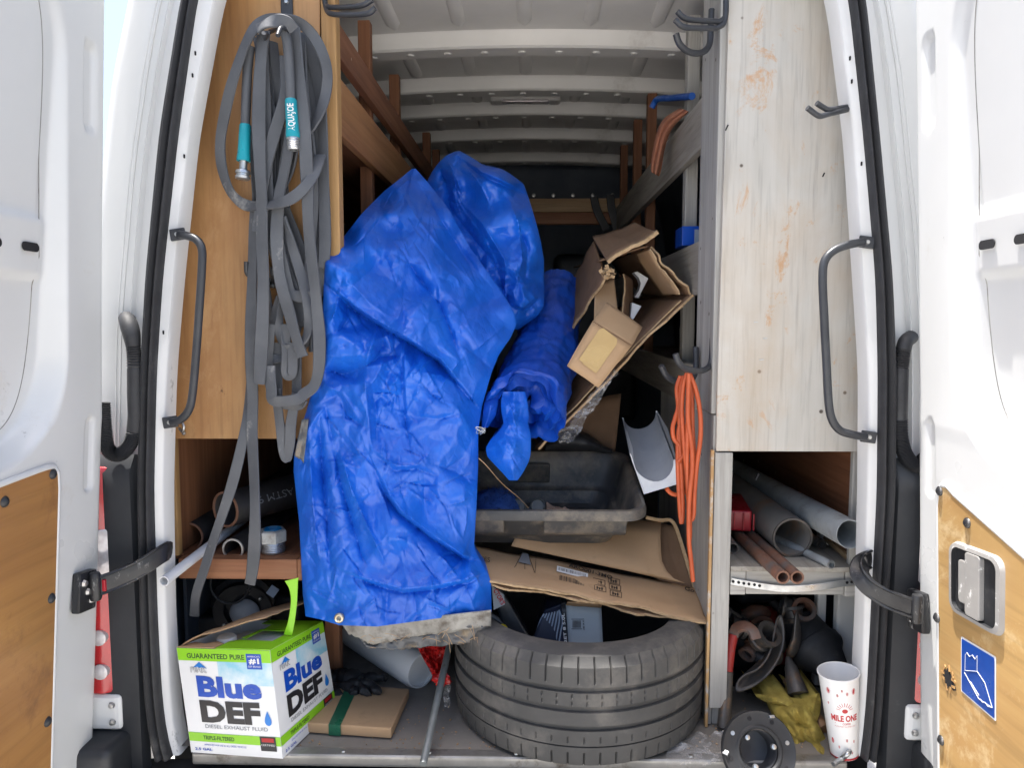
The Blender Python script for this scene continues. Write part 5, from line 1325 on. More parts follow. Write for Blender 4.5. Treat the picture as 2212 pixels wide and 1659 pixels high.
for (r, h) in shape: profT.append((r, h, 0))
for h in hs:
    r = tr(h); z = 1
    for g_, w in zip(grooves, gw):
        if abs(h - g_) <= w * .81: r -= .0080; z = 2
    profT.append((r, h, z))
for (r, h) in side_top: profT.append((r, h, 3))
profT += [(.245, HW - .05, 0), (.285, HW * .6, 0), (.292, HW * .45, 0), (.280, HW * .3, 0), (.235, .035, 0), (.222, .020, 0)]
NT = 720; rows = []
for (r, h, z) in profT:
    row = []
    for k in range(NT):
        rr_ = r
        if z in (1, 3) or (z == 0 and h < .03):
            if (h > .203 and h < HW - .012 and r > .28) and k % 13 == 0: rr_ -= .006
            elif .151 < h < .178 and (h > .169 or h < .160) and k % 12 == 0 and z == 1: rr_ -= .004
            elif .064 < h < .076 and k % 13 == 5 and z == 1: rr_ -= .004
            elif h < .042 and r > .295 and k % 13 == 5: rr_ -= .006
        a = 2 * math.pi * k / NT
        row.append(ty_c + Vector((rr_ * math.cos(a), rr_ * math.sin(a), h)))
    rows.append(row)
mk('tread_and_sidewall', MB().grid(rows, True), MT['tyre'], tyre, smooth=32)
# ------------------------------------------------------------ boxes standing inside the tyre
def carton(nm, label, quad, depth, mats, down=.10, Yf=(.2, .2, .2, .2)):
    """quad px TL,TR,BR,BL of the face turned to the camera; goes back by depth (world vector) and is a closed box"""
    a, b, c, d = [P(x, y, yy) for (x, y), yy in zip(quad, Yf)]
    ext = Vector((0, 0, -down)); dn1 = (c - b).normalized(); dn0 = (d - a).normalized()
    c = c + dn1 * down; d = d + dn0 * down
    t = thing(nm, label, 'box', d); dv_ = Vector(depth)
    face_sheet('front', a, b, c, d, mats[0], t, seed=1); face_sheet('back', a + dv_, b + dv_, c + dv_, d + dv_, mats[0], t, seed=5)
    face_sheet('side', a, a + dv_, d + dv_, d, mats[1], t, seed=2); face_sheet('side', b, b + dv_, c + dv_, c, mats[1], t, seed=3)
    face_sheet('top', a, b, b + dv_, a + dv_, mats[2], t, seed=4); face_sheet('base', d, c, c + dv_, d + dv_, mats[0], t, seed=6)
    return t, (a, b, c, d)
t1, q1 = carton('parts_box', 'black box with red lettering leaning inside the tyre under the tarp', [(1062, 1262), (1090, 1286), (1146, 1384), (1098, 1392)], (-.03, .10, .02), (MT['box_black'],) * 3, .05, (.185, .185, .17, .17))
pq = Plane(q1[0], q1[1], q1[2], .004)
fm = quadmap(pq.on(1062, 1265), pq.on(1088, 1284), pq.on(1094, 1306), pq.on(1060, 1300), .0)
lb1 = qrect('label', quadmap(pq.on(1062, 1266), pq.on(1088, 1285), pq.on(1090, 1306), pq.on(1066, 1318), -.0004), 0, 1, 0, 1, MT['box_grey'], t1)
lettering("CTOR'S", quadmap(pq.on(1064, 1268, .0052), pq.on(1076, 1272, .0052), pq.on(1090, 1304, .0052), pq.on(1078, 1304, .0052), .0), 0, 1, 0, 1, MT['ink_red'], t1, .03) if False else None
def vtext(body, pl_, p_start, p_end, height_px, mat, parent, bold=.02, lift=.0052):
    """lettering running from p_start to p_end (pixels, baseline) on plane pl_"""
    sx_, sy_ = p_start; ex_, ey_ = p_end; L_ = math.hypot(ex_ - sx_, ey_ - sy_); nx, ny = (ey_ - sy_) / L_, -(ex_ - sx_) / L_
    fn = lambda u, v: pl_.on(sx_ + (ex_ - sx_) * u + nx * height_px * (1 - v), sy_ + (ey_ - sy_) * u + ny * height_px * (1 - v), lift)
    return lettering(body, fn, 0, 1, 0, 1, mat, parent, bold)
vtext("CTOR'S", pq, (1064, 1276), (1082, 1308), 11, MT['ink_red'], t1, .03)
pq2 = Plane(P(1060, 1330, .172), P(1070, 1330, .172), P(1065, 1380, .166), .002)
t1b, q1b = carton('parts_box', 'black box with yellow lettering low in the tyre beside the tarp hem', [(1054, 1322), (1080, 1340), (1118, 1392), (1086, 1396)], (-.02, .08, .0), (MT['box_black'],) * 3, .05, (.160, .155, .15, .155))
pq2 = Plane(q1b[0], q1b[1], q1b[2], .004)
vtext('GO', pq2, (1072, 1352), (1092, 1392), 22, MT['ink_yellow'], t1b, .04)
t2, q2 = carton('parts_box', 'dark navy box with pale curved stripes standing in the tyre', [(1176, 1322), (1214, 1308), (1222, 1392), (1148, 1390)], (.005, .09, .0), (MT['navy'], MT['box_black'], MT['navy']), .08, (.205, .200, .18, .185))
pq3 = Plane(q2[0], q2[1], q2[2], .0038)
for k in range(8):
    x0 = 1158 + k * 7
    pts = spline([pq3.on(x0 + 1, 1388, .004), pq3.on(x0 + 2 + k * .4, 1365, .004), pq3.on(x0 + 10 - k * .2, 1340, .004), pq3.on(min(1208, x0 + 18 - k * 1.2), 1326 - k * 1.2, .004)], 6)
    mk('stripe', MB().ribbon(pts, .0035, .0006, [pq3.n] * len(pts)), MT['stripe'], t2)
t2b, q2b = carton('parts_box', 'narrow black box side with white print between navy and grey boxes', [(1213, 1306), (1223, 1304), (1231, 1394), (1222, 1394)], (.0, .05, .0), (MT['box_black'],) * 3, .08, (.192, .192, .175, .175))
pq4 = Plane(q2b[0], q2b[1], q2b[2], .004)
vtext('2ET 8 5.0L', pq4, (1225, 1388), (1219, 1324), 6, MT['paper'], t2b, .02)
t3, q3 = carton('parts_box', 'open pale grey box with a barcode standing in the middle of the tyre', [(1223, 1308), (1298, 1312), (1302, 1393), (1230, 1396)], (.004, .085, .0), (MT['box_grey'], MT['box_grey'], MT['card_dark']), .08, (.185, .185, .168, .168))
pq5 = Plane(q3[0], q3[1], q3[2], .0042)
for k in range(7): decal('bar', pq5, [(1237 + k * 2.6, 1340), (1238.2 + k * 2.6, 1340), (1238.2 + k * 2.6, 1356), (1237 + k * 2.6, 1356)], MT['ink_dark'], t3)
decal('bar_frame', pq5, [(1234, 1337), (1257, 1337), (1257, 1338), (1234, 1338)], MT['ink_dark'], t3); decal('bar_frame', pq5, [(1234, 1358), (1257, 1358), (1257, 1359), (1234, 1359)], MT['ink_dark'], t3)
vtext('1FM5 0R AC3', pq5, (1263, 1360), (1261, 1336), 3.4, MT['ink_dark'], t3, .01)
fo = [P(1223, 1308, .184), P(1298, 1312, .184), P(1302, 1304, .155), P(1226, 1302, .155)]
face_sheet('open_flap', fo[3], fo[2], fo[1], fo[0], MT['card'], t3, seed=8)
# ============================================================ boxed fluid at the left of the sill
FZ = FLOOR + .003
bBR, bBL, bRR = PZ(611, 1640, FZ), PZ(414, 1626, FZ), PZ(726, 1528, FZ)
tTL, tTR, tRR = P(382, 1400, bBL.y + .004), P(583, 1406, bBR.y - .004), P(697, 1344, bRR.y)
tBK = tTL + (tRR - tTR); bBK = bBL + (bRR - bBR)
db = thing('fluid_box', 'white and green box of blue exhaust fluid standing on the sill at left', 'box', (bBR + bBK) / 2)
fA = quadmap(tTL, tTR, bBR, bBL, .0); fB = quadmap(tTR, tRR, bRR, bBR, .0)
def boxface(nm, fn, seed):
    rows = [[fn(i / 12, j / 10) + Vector((0, -.0022 * math.sin(math.pi * i / 12) * math.sin(math.pi * j / 10), 0)) for i in range(13)] for j in range(11)]
    return mk(nm, MB().grid(rows), MT['box_white'], db, smooth=40)
for nm, fn, sd, sx in (('front_face', fA, 1, 1), ('side_face', fB, 2, 1)):
    bf = boxface(nm, fn, sd)
    def L(k):
        return lambda u, v: fn(u, v) + Vector((0, -.0022 * math.sin(math.pi * u) * math.sin(math.pi * v), 0)) + (fA(0, 0) - fA(0, 0)) + nrm * (.0006 + k * .00035)
    nrm = (fn(1, 0) - fn(0, 0)).cross(fn(0, 1) - fn(0, 0)).normalized()
    if nrm.dot(CAM_LOC - fn(.5, .5)) < 0: nrm = -nrm
    def rect(name, u0, u1, v0, v1, mat, k, parent=bf):
        f_ = L(k); rows = [[f_(u0 + (u1 - u0) * i / 14, v0 + (v1 - v0) * j / 8) for i in range(15)] for j in range(9)]
        return mk(name, MB().grid(rows), mat, parent)
    rect('sky_print', .42, 1.0, .115, .33, MT['sky_print'], 0)
    rect('green_band', 0, 1, 0, .115, MT['box_green'], 1)
    rect('green_band', 0, 1, .80, .885, MT['box_green'], 1)
    lettering('GUARANTEED PURE', L(2), .10, .72, .045, .092, MT['ink_green'], bf, .02)
    rect('number_sign', .74, .90, .035, .175, MT['ink_blue'], 2)
    lettering('#1', L(3), .765, .875, .075, .130, MT['paper'], bf, .04)
    lettering("AMERICA'S", L(3), .755, .885, .050, .066, MT['paper'], bf, .0)
    lettering('DEF BRAND', L(3), .755, .885, .142, .158, MT['paper'], bf, .0)
    # mountain mark over the maker's name
    f_ = L(2); mk('mountain_mark', MB().add([f_(.145, .185), f_(.225, .125), f_(.305, .185), f_(.245, .172), f_(.225, .185), f_(.20, .170)], [(0, 1, 5), (1, 3, 4), (1, 4, 5), (1, 2, 3)]), MT['ink_blue2'], bf)
    lettering('PEAK', L(3), .12, .30, .175, .225, MT['ink_grey'], bf, .05)
    lettering('PEAK', L(4), .125, .295, .178, .222, MT['paper'], bf, .0)
    lettering('Blue', L(2), .17, .86, .255, .455, MT['ink_blue'], bf, .045)
    lettering('DEF', L(2), .17, .82, .485, .695, MT['ink_dark'], bf, .05)
    f_ = L(3); dp = []
    for k in range(24):
        a = 2 * math.pi * k / 24; x = .895 + .052 * math.sin(a) * (math.sin(a / 2) ** 1.6); y = .625 - .07 * math.cos(a) ; dp.append(f_(x, y))
    mk('drop_mark', MB().add(dp, [tuple(range(24))]), MT['ink_blue2'], bf)
    lettering('DIESEL EXHAUST FLUID', L(2), .20, .88, .715, .750, MT['ink_grey'], bf, .0)
    lettering('TRIPLE-FILTERED', L(2), .16, .50, .825, .862, MT['ink_green'], bf, .02)
    lettering('APPROVED FOR USE IN ALL DIESEL VEHICLES', L(2), .16, .62, .905, .922, MT['ink_blue'], bf, .0)
    lettering('2.5 GAL', L(2), .05, .24, .945, .970, MT['ink_blue'], bf, .02)
    st = rect('certified_mark', .78, .95, .80, .935, MT['ink_dark'], 3)
    rect('certified_red', .80, .93, .812, .850, MT['ink_red'], 4, st)
    lettering('CERTIFIED', L(5), .79, .94, .868, .886, MT['paper'], st, .0)
mk('left_face', MB().add([tTL, tBK, bBK, bBL], [(0, 1, 2, 3)]), MT['box_white'], db, solid=.002)
mk('back_face', MB().add([tBK, tRR, bRR, bBK], [(0, 1, 2, 3)]), MT['box_white'], db, solid=.002)
mk('base', MB().add([bBL, bBR, bRR, bBK], [(0, 1, 2, 3)]), MT['card'], db)
def topf(u, v, h=0.0): return (tTL * (1 - u) + tTR * u) * (1 - v) + (tBK * (1 - u) + tRR * u) * v + Vector((0, 0, h))
# green top: front strip, right part round the torn hand hole, back strip
tops = []
def toppoly(nm, pts, mat, h=.0005):
    return mk(nm, MB().prism([topf(u, v, h) for u, v in pts], (0, 0, .0018)), mat, db)
toppoly('top_panel', [(.42, 0), (1, 0), (1, 1), (.36, 1), (.36, .86), (.50, .84), (.52, .62), (.86, .60), (.86, .26), (.50, .28), (.42, .22)], MT['box_green'])
toppoly('top_panel', [(0, 0), (.41, 0), (.41, .14), (.30, .20), (.22, .12), (.08, .16)], MT['card'], .001)
toppoly('torn_bridge', [(.50, .30), (.56, .28), (.56, .60), (.52, .60)], MT['box_green'], .004)
# raised brown flap seen almost edge on, and the torn green handle
fl_ = MB(); fr_ = [topf(.02, .02), topf(.02, .95)]
rows = []
for j in range(9):
    t = j / 8; rows.append([topf(.02, .02 + .9 * i / 10) + Vector((.085 * t + .09 * t * t + .02 * (i / 10) * t, .03 * t, .065 * t - .012 * t * t)) + Vector((0, 0, .004 * float(fbm(i * .5, j * .4, 3, 3)))) for i in range(11)])
mk('torn_flap', MB().grid(rows), MT['card'], db, smooth=40, solid=.003)
hp_ = spline([P(622, 1372, .06), P(630, 1340, .06), P(635, 1300, .055), P(634, 1272, .05), P(630, 1252, .05)], 6)
mk('torn_handle', MB().ribbon(hp_, [.020 - .006 * math.sin(math.pi * k / (len(hp_) - 1)) + .012 * (k / (len(hp_) - 1)) ** 4 for k in range(len(hp_))], .003, [Vector((.3, -1, 0))] * len(hp_)), MT['box_green'], db, smooth=40)
jug = thing('fluid_jug', 'translucent white jug with white cap inside the exhaust fluid box', 'jug', topf(.4, .5, -.2))
jm = MB(); rows = []
for h, s_ in ((-.215, .80), (-.205, .86), (-.06, .86), (-.03, .80), (-.012, .55)):
    rows.append([topf(.5 + s_ * .5 * a, .5 + s_ * .5 * b, h) for a, b in ((-.9, -1), (.9, -1), (1, -.9), (1, .9), (.9, 1), (-.9, 1), (-1, .9), (-1, -.9))])
jm.grid(rows, True); jm.add(rows[-1], [tuple(range(8))]); mk('body', jm, MT['foam'], jug, smooth=40)
mk('cap', MB().lathe([(0, .022), (.020, .021), (.023, .017), (.023, 0)], topf(.30, .34, -.016), (0, 0, 1), 26), MT['print_white'], jug, smooth=40)

# ------------------------------------------------------------ things on the floor between box and tyre
zt_ = FLOOR + .030
s0, s1, s2, s3 = PZ(660, 1562, zt_), PZ(845, 1575, zt_), PZ(884, 1488, zt_), PZ(735, 1478, zt_)
sb_ = thing('wrapped_slab', 'flat package in brown cardboard with green tape lying on the van floor', 'package', PZ(760, 1588, FLOOR))
dn = Vector((0, 0, -.026))
mk('slab', MB().hexa([s0 + dn, s1 + dn, s3 + dn, s2 + dn, s0, s1, s3, s2]), MT['card'], sb_, bevel=.005, seg=3)
g0, g1 = PZ(710, 1566, zt_), PZ(736, 1568, zt_); h0, h1 = PZ(745, 1490, zt_), PZ(772, 1490, zt_); up = Vector((0, 0, .0012)); fw = Vector((0, -.0015, 0))
mk('green_tape', MB().add([h0 + up, h1 + up, g1 + up, g0 + up, g1 + fw + up, g0 + fw + up, g1 + fw + dn, g0 + fw + dn], [(0, 1, 2, 3), (3, 2, 4, 5), (5, 4, 6, 7)]), MT['green_tape'], sb_)
brn = thing('cardboard_box', 'brown cardboard box in shadow behind the black gloves', 'box', PZ(790, 1470, FLOOR))
c_ = P(795, 1430, .60); mk('box', MB().box(Vector((c_.x, .64, FLOOR + .11)), (.17, .14, .21), (R(-12), 0, R(10))), MT['card_dark'], brn, bevel=.004)
mk('flap', MB().box(Vector((c_.x + .01, .54, FLOOR + .185)), (.16, .09, .004), (R(25), 0, R(10))), MT['card'], brn)
def lump(chains, noise=.12, seed=1):
    """soft lumpy tubes merged into one cloth-like mesh"""
    m_ = MB()
    for pts, rad in chains:
        pt = spline(pts, 16); n_ = len(pt); rr = []
        for i in range(n_):
            t = i / (n_ - 1); r_ = np.interp(t, np.linspace(0, 1, len(rad)), rad) * (1 + noise * float(fbm(i * .17, seed + len(m_.V) * .01, 0, 3))); rr.append(float(r_) * math.sqrt(max(.05, 1 - max(0, (t - .86) / .14) ** 2)))
        m_.tube(pt, rr, 22)
        base = len(m_.V) - n_ * 22
        for k in range(base, len(m_.V)):
            v = m_.V[k]; m_.V[k] = v + Vector((float(fbm(v.x * 60, v.z * 60, seed, 3)), float(fbm(v.y * 60, v.x * 60, seed + 3, 3)), float(fbm(v.z * 60, v.y * 60, seed + 6, 3)) * .6)) * .0045 + Vector((0, -1, .3)) * .010 * (.25 - min(.5, abs(float(fbm(v.x * 45 + v.z * 20, v.z * 30, seed + 9, 3)))))
    return m_
def Q(px, py, Y, dz=0.0): return P(px, py, Y) + Vector((0, 0, dz))
gl = lump([([Q(700, 1478, .30), Q(740, 1474, .28), Q(775, 1470, .26)], [.030, .034, .026]), ([Q(735, 1478, .26), Q(760, 1490, .22), Q(766, 1502, .20)], [.016, .013, .009]), ([Q(760, 1474, .25), Q(785, 1490, .21), Q(798, 1502, .19)], [.014, .012, .009]), ([Q(775, 1470, .25), Q(805, 1486, .22), Q(824, 1495, .20)], [.014, .012, .008]), ([Q(770, 1466, .28), Q(810, 1464, .28), Q(838, 1466, .28)], [.016, .013, .009]), ([Q(720, 1488, .24), Q(728, 1500, .21), Q(742, 1506, .20)], [.015, .013, .009])], .15, 3)
tag(mk('work_gloves', gl, MT['black_cloth'], None, smooth=50), 'crumpled black work gloves on the taped package', 'gloves')
# white drum under the tarp, red film and grey rod
wp_ = thing('plastic_pipe', 'white plastic pipe poking out from under the tarp hem beside the tyre', 'pipe', P(905, 1450, .33))
pa, pb = P(770, 1362, .52), P(912, 1450, .30); ax_ = (pb - pa).normalized(); ln = (pb - pa).length
mk('pipe', MB().lathe([(.052, 0), (.054, ln * .6), (.053, ln * .95), (.048, ln), (.044, ln), (.044, ln * .6)], pa, ax_, 36), MT['white_plastic'], wp_, smooth=40)
mk('end_cap', MB().lathe([(0, ln * .97), (.0445, ln * .97)], pa, ax_, 30), MT['white_plastic'], wp_)
rf = thing('red_film', 'red plastic film tied in a knot round the grey rod by the tyre', 'plastic film', P(950, 1470, .22))
rows = []
for j in range(22):
    f = j / 21; l = (900 + 38 * f, 1396 + 72 * f); r_ = (966 - 4 * f, 1392 + 80 * f); rows.append([P(l[0] + (r_[0] - l[0]) * i / 16, l[1] + (r_[1] - l[1]) * i / 16, .25 - .05 * f + .016 * float(fbm(i * .35, j * .25, 4, 4))) for i in range(17)])
mk('sheet', MB().grid(rows), MT['red_film'], rf, smooth=30, solid=.0006)
kn = MB(); kc = P(955, 1466, .165); rows = []
for i in range(15):
    th = math.pi * i / 14; rows.append([kc + Vector((math.sin(th) * math.cos(a) * .021, math.sin(th) * math.sin(a) * .016, math.cos(th) * .016)) * (1 + .45 * float(fbm(2.4 * math.cos(a) + 3, 2.4 * math.sin(a), th * 2.4, 4))) for a in np.linspace(0, 2 * math.pi, 26, endpoint=False)])
kn.grid(rows, True); mk('knot', kn, MT['red_film'], rf, smooth=25)
rows = [[P(958 + 14 * i / 8 + 2 * math.sin(j), 1478 + 52 * j / 10, .155 + .006 * float(fbm(i * .6, j * .6, 9, 3))) for i in range(9)] for j in range(11)]
mk('tail', MB().grid(rows), MT['film'], rf, smooth=30)
rodb, rodt = PZ(914, 1652, FLOOR + .010), P(976, 1370, .27)
rd = thing('metal_rod', 'thin grey metal rod leaning from the sill up beside the tyre', 'rod', rodb)
mk('rod', MB().tube([rodb, rodb.lerp(rodt, .5), rodt], .0088, 14), MT['conduit'], rd, smooth=60)

# ============================================================ flat grey hose hanging on the left
MT['hose'] = pmat('hose_fabric', (.092, .098, .108), (.064, .068, .076), 7, .58, dirt=(.36, .35, .33), dirt_scale=(10, 10, 8), dirt_lo=.62, dirt_hi=.76, bump=.35, bscale=220, bdist=.001)
MT['teal'] = pmat('teal_plastic', (.010, .30, .36), (.008, .25, .31), 10, .35, dirt=(.02, .12, .14), dirt_scale=30, dirt_lo=.66, dirt_hi=.74)
hs_ = thing('garden_hose', 'flat grey fabric hose looped in a long bundle on the left panel', 'hose', P(600, 60, .05))
def strand(pts, Y, w=.0265, twist=0.0, n=7, dY=None):
    """pts in pixels; Y depth or list; ribbon facing the camera with some roll"""
    m_ = len(pts); ysx = Y if isinstance(Y, (list, tuple)) else [Y] * m_
    p3 = spline([P(a, b, np.interp(i / (m_ - 1), np.linspace(0, 1, len(ysx)), ysx)) for i, (a, b) in enumerate(pts)], n)
    k = len(p3); nn = []; ws = []
    ph = rnd.uniform(0, 6)
    for i in range(k):
        roll = twist * math.sin(2.6 * i / k * math.pi + ph) + .35 * math.sin(i * .16 + ph)
        t = (p3[min(i + 1, k - 1)] - p3[max(i - 1, 0)]).normalized(); b = Vector((0, -1, 0)); b = (b - t * b.dot(t)).normalized(); s_ = t.cross(b)
        nn.append(b * math.cos(roll) + s_ * math.sin(roll)); ws.append(w * (1 + .06 * math.sin(i * .31 + ph)))
    return mk('hose_strand', MB().ribbon(p3, ws, .0055, nn), MT['hose'], hs_, smooth=45)
rnd.seed(5)
# behind to front
strand([(558, 80), (568, 120), (581, 165), (598, 220), (603, 300), (612, 420), (620, 500)], .098)
strand([(566, 80), (575, 180), (588, 300), (603, 400), (616, 460), (650, 540), (664, 580)], .092)
strand([(654, 70), (672, 160), (684, 300), (690, 420), (692, 540), (694, 640)], .095)
strand([(660, 72), (686, 170), (697, 270), (700, 400), (702, 520), (698, 580)], .088)
strand([(560, 100), (575, 205), (598, 262), (624, 306), (646, 318)], .075, .022)
strand([(570, 85), (580, 200), (586, 330), (590, 420), (606, 470), (630, 545), (650, 610), (656, 650), (655, 700)], .085)
strand([(562, 90), (566, 240), (570, 330), (574, 400), (590, 470), (612, 560), (640, 640), (653, 692), (662, 690), (678, 668)], .074)
strand([(640, 80), (630, 240), (612, 360), (610, 430), (620, 455), (648, 525), (664, 566)], .080, .020)
strand([(606, 640), (590, 695), (574, 748), (580, 772), (606, 775), (640, 764), (660, 740), (672, 700)], .080, .022, .8)
strand([(611, 640), (603, 690), (604, 726), (614, 748), (634, 750), (650, 735)], .070, .020, .7)
strand([(597, 740), (598, 800), (600, 866)], .088); strand([(640, 740), (641, 800), (641, 858)], .088)
strand([(616, 700), (618, 760), (618, 800), (624, 812), (632, 800), (632, 740)], .070, .024, .3)
strand([(596, 840), (601, 885), (608, 940), (614, 975), (620, 990), (626, 960), (628, 920), (634, 880), (640, 850)], .070, .024)
strand([(585, 700), (580, 780), (584, 830), (592, 862), (606, 874), (644, 876), (660, 862)], .066, .022, .5)
strand([(616, 120), (616, 205), (592, 292), (578, 350), (563, 440), (556, 500)], .050)
strand([(553, 440), (548, 520), (545, 600), (543, 680), (543, 780), (546, 860), (545, 940), (549, 1030), (551, 1100), (550, 1170), (546, 1225), (540, 1262)], [.070, .070, .07, .07, .07, .06, .04, .03, .035, .05], .0270)
strand([(544, 800), (538, 870), (527, 940), (506, 1030), (485, 1098), (462, 1165), (442, 1228), (424, 1284), (420, 1330)], [.085, .08, .06, .05, .05, .05, .06, .10], .024)
strand([(572, 66), (566, 110), (561, 180), (559, 270), (562, 360), (566, 440), (566, 520), (569, 600), (567, 690), (563, 780), (560, 830)], .038, .0285)
strand([(628, 70), (634, 200), (622, 330), (604, 420), (598, 500), (600, 560), (607, 610), (626, 680), (640, 730), (654, 771)], .045, .028)
strand([(566, 75), (572, 200), (577, 320), (582, 420), (604, 540), (618, 600), (628, 632), (645, 640), (672, 640)], .058, .026)
strand([(636, 60), (645, 150), (655, 235), (660, 320), (664, 410), (666, 480), (672, 550), (680, 616), (686, 680), (690, 740), (688, 800), (678, 834), (657, 851), (640, 863), (592, 866), (586, 840), (582, 790)], [.03, .03, .035, .04, .045, .05, .045, .04, .045], .0275)
strand([(610, 40), (581, 43), (552, 58), (529, 98), (502, 176), (485, 248), (476, 306), (479, 358), (494, 406), (514, 432), (536, 444), (560, 445), (594, 441), (628, 429), (656, 406), (679, 374), (692, 335)], [.05, .03, .02, .03, .06, .075, .08, .08, .06, .03, .02, .03, .07], .0255, .3)
strand([(602, 42), (640, 46), (668, 66), (692, 104), (706, 150), (704, 200), (690, 245), (668, 282), (640, 310)], [.03, .04, .05, .06, .07, .06, .06, .07], .0255, .3)
strand([(556, 62), (575, 50), (600, 44), (622, 48), (636, 64)], [-.005, -.012, -.012, -.008, .0], .026, .2)
strand([(566, 95), (556, 200), (552, 320), (556, 430), (560, 520), (575, 620), (590, 700)], .100, .025, .6)
strand([(648, 80), (660, 190), (672, 300), (676, 420), (672, 520), (664, 600), (668, 690), (672, 760)], .078, .025, .7)
strand([(590, 90), (600, 200), (608, 320), (606, 420), (622, 520), (640, 590), (648, 660), (640, 720)], .090, .025, .8)
strand([(644, 300), (630, 360), (600, 420), (584, 470), (592, 540), (612, 600), (628, 660), (634, 700)], .064, .025, .6)
strand([(612, 470), (628, 520), (646, 580), (662, 640), (668, 690), (660, 730), (640, 745)], .052, .025, .5)
def fitting(a, b, hose_top, metal, lab, text=None, male=True):
    A, Bv = P(*a), P(*b); ax_ = (Bv - A).normalized(); l = (Bv - A).length
    mk('hose_end', MB().tube(spline([P(*q) for q in hose_top] + [A], 6), .0105, 12), MT['hose'], hs_, smooth=60)
    sl = mk('teal_sleeve', MB().lathe([(.0105, 0), (.0125, .003), (.0132, l * .5), (.0138, l * .8), (.0150, l * .9), (.0150, l), (.010, l)], A, ax_, 26), MT['teal'], hs_, smooth=40)
    M_ = P(*metal); ml = (M_ - Bv).length
    if male: pr = [(.0138, 0), (.0145, .004), (.0125, .006)] + [(.0125 + (.0012 if k % 2 else 0), .007 + k * .0022) for k in range(8)] + [(.012, ml), (.009, ml), (.009, 0)]
    else: pr = [(.009, 0), (.0085, .003), (.0085, ml * .42), (.0095, ml * .45), (.0150, ml * .50), (.0165, ml * .58), (.0165, ml * .66), (.0140, ml * .70), (.0140, ml * .78), (.0165, ml * .82), (.0160, ml * .95), (.012, ml), (.0, ml)]
    mk('metal_coupling', MB().lathe(pr, Bv, ax_, 26), MT['zinc'], sl, smooth=35)
    if text:
        to_cam = (CAM_LOC - A); to_cam = (to_cam - ax_ * to_cam.dot(ax_)).normalized(); sd = ax_.cross(to_cam)
        def fn(u, v):
            an = -(v - .5) * 1.35; return A + ax_ * (l * (.86 - .70 * u)) + (to_cam * math.cos(an) + sd * math.sin(an)) * .0144
        lettering(text, fn, 0, 1, 0, 1, MT['print_white'], sl, .02)
fitting((628, 213, .022), (633, 297, .020), [(612, 62, .01), (620, 90, .012), (625, 150, .018)], (635, 324, .020), '', 'AQUAJOE', True)
fitting((530, 268, .055), (526, 348, .050), [(540, 100, .05), (534, 160, .05)], (523, 388, .048), '', None, False)

# ============================================================ orange extension cord
MT['orange'] = pmat('orange_cord', (.52, .098, .028), (.40, .068, .018), 14, .5, dirt=(.22, .07, .04), dirt_scale=20, dirt_lo=.6, dirt_hi=.78)
oc = thing('extension_cord', 'orange extension cord hung in long loops on the right side board', 'cord', P(1490, 800, .13))
for pts, Y in (([(1470, 812), (1462, 840), (1465, 878), (1458, 905), (1453, 925), (1456, 948), (1470, 966), (1478, 1000), (1478, 1060)], .15),
               ([(1484, 806), (1476, 836), (1473, 890), (1479, 977), (1487, 1049), (1490, 1140), (1488, 1180)], .125),
               ([(1478, 812), (1470, 850), (1468, 940), (1473, 1040), (1475, 1100), (1472, 1130), (1468, 1090), (1464, 1000), (1466, 930), (1474, 922), (1486, 932), (1490, 980)], .145),
               ([(1490, 808), (1503, 842), (1512, 890), (1513, 945), (1505, 1006), (1500, 1067), (1498, 1112), (1492, 1122), (1488, 1090), (1484, 1000), (1486, 900), (1487, 812)], .12),
               ([(1488, 806), (1494, 850), (1496, 930), (1500, 1010), (1494, 1080), (1488, 1110)], .135),
               ([(1488, 806), (1486, 904), (1494, 965), (1495, 1013), (1489, 1080), (1488, 1160), (1493, 1215), (1497, 1256)], .112),
               ([(1440, 1056), (1450, 1066), (1464, 1069), (1478, 1063), (1485, 1040), (1492, 1000)], .16),
               ([(1466, 998), (1476, 985), (1488, 970), (1494, 940)], .14)):
    mk('cord_loop', MB().tube(spline([P(a, b, Y + .004 * math.sin(i)) for i, (a, b) in enumerate(pts)], 8), .0056, 10), MT['orange'], oc, smooth=70)
# ============================================================ pipes and fittings on the left shelf
MT['dark_pipe'] = pmat('dark_pipe', (.024, .023, .024), (.015, .014, .015), 14, .55, dirt=(.07, .045, .03), dirt_scale=14, dirt_lo=.6, dirt_hi=.75)
MT['rust_rim'] = pmat('rust_rim', (.22, .115, .075), (.15, .07, .042), 40, .7)
MT['rusty'] = pmat('rusty_pipe', (.20, .088, .050), (.115, .052, .033), 18, .7, dirt=(.10, .085, .078), dirt_scale=10, dirt_lo=.45, dirt_hi=.62, bump=.2, bscale=90)
MT['galv'] = pmat('galvanised', (.42, .45, .46), (.32, .345, .355), 10, .45, metal=.35, dirt=(.24, .235, .225), dirt_scale=16, dirt_lo=.5, dirt_hi=.68, bump=.08, bscale=60)
MT['pipe_grey'] = pmat('grey_steel_pipe', (.22, .205, .185), (.15, .14, .128), 9, .58, metal=.15, dirt=(.25, .15, .09), dirt_scale=7, dirt_lo=.55, dirt_hi=.7)
MT['blued'] = pmat('blue_plastic', (.015, .17, .34), (.01, .12, .26), 10, .25)
MT['iron'] = pmat('worn_iron', (.135, .125, .115), (.08, .073, .068), 16, .5, metal=.5, dirt=(.27, .15, .08), dirt_scale=16, dirt_lo=.54, dirt_hi=.7, bump=.2, bscale=70)
MT['red_paint'] = pmat('red_tool_paint', (.36, .028, .022), (.25, .018, .015), 16, .5, dirt=(.12, .09, .08), dirt_scale=30, dirt_lo=.60, dirt_hi=.7)
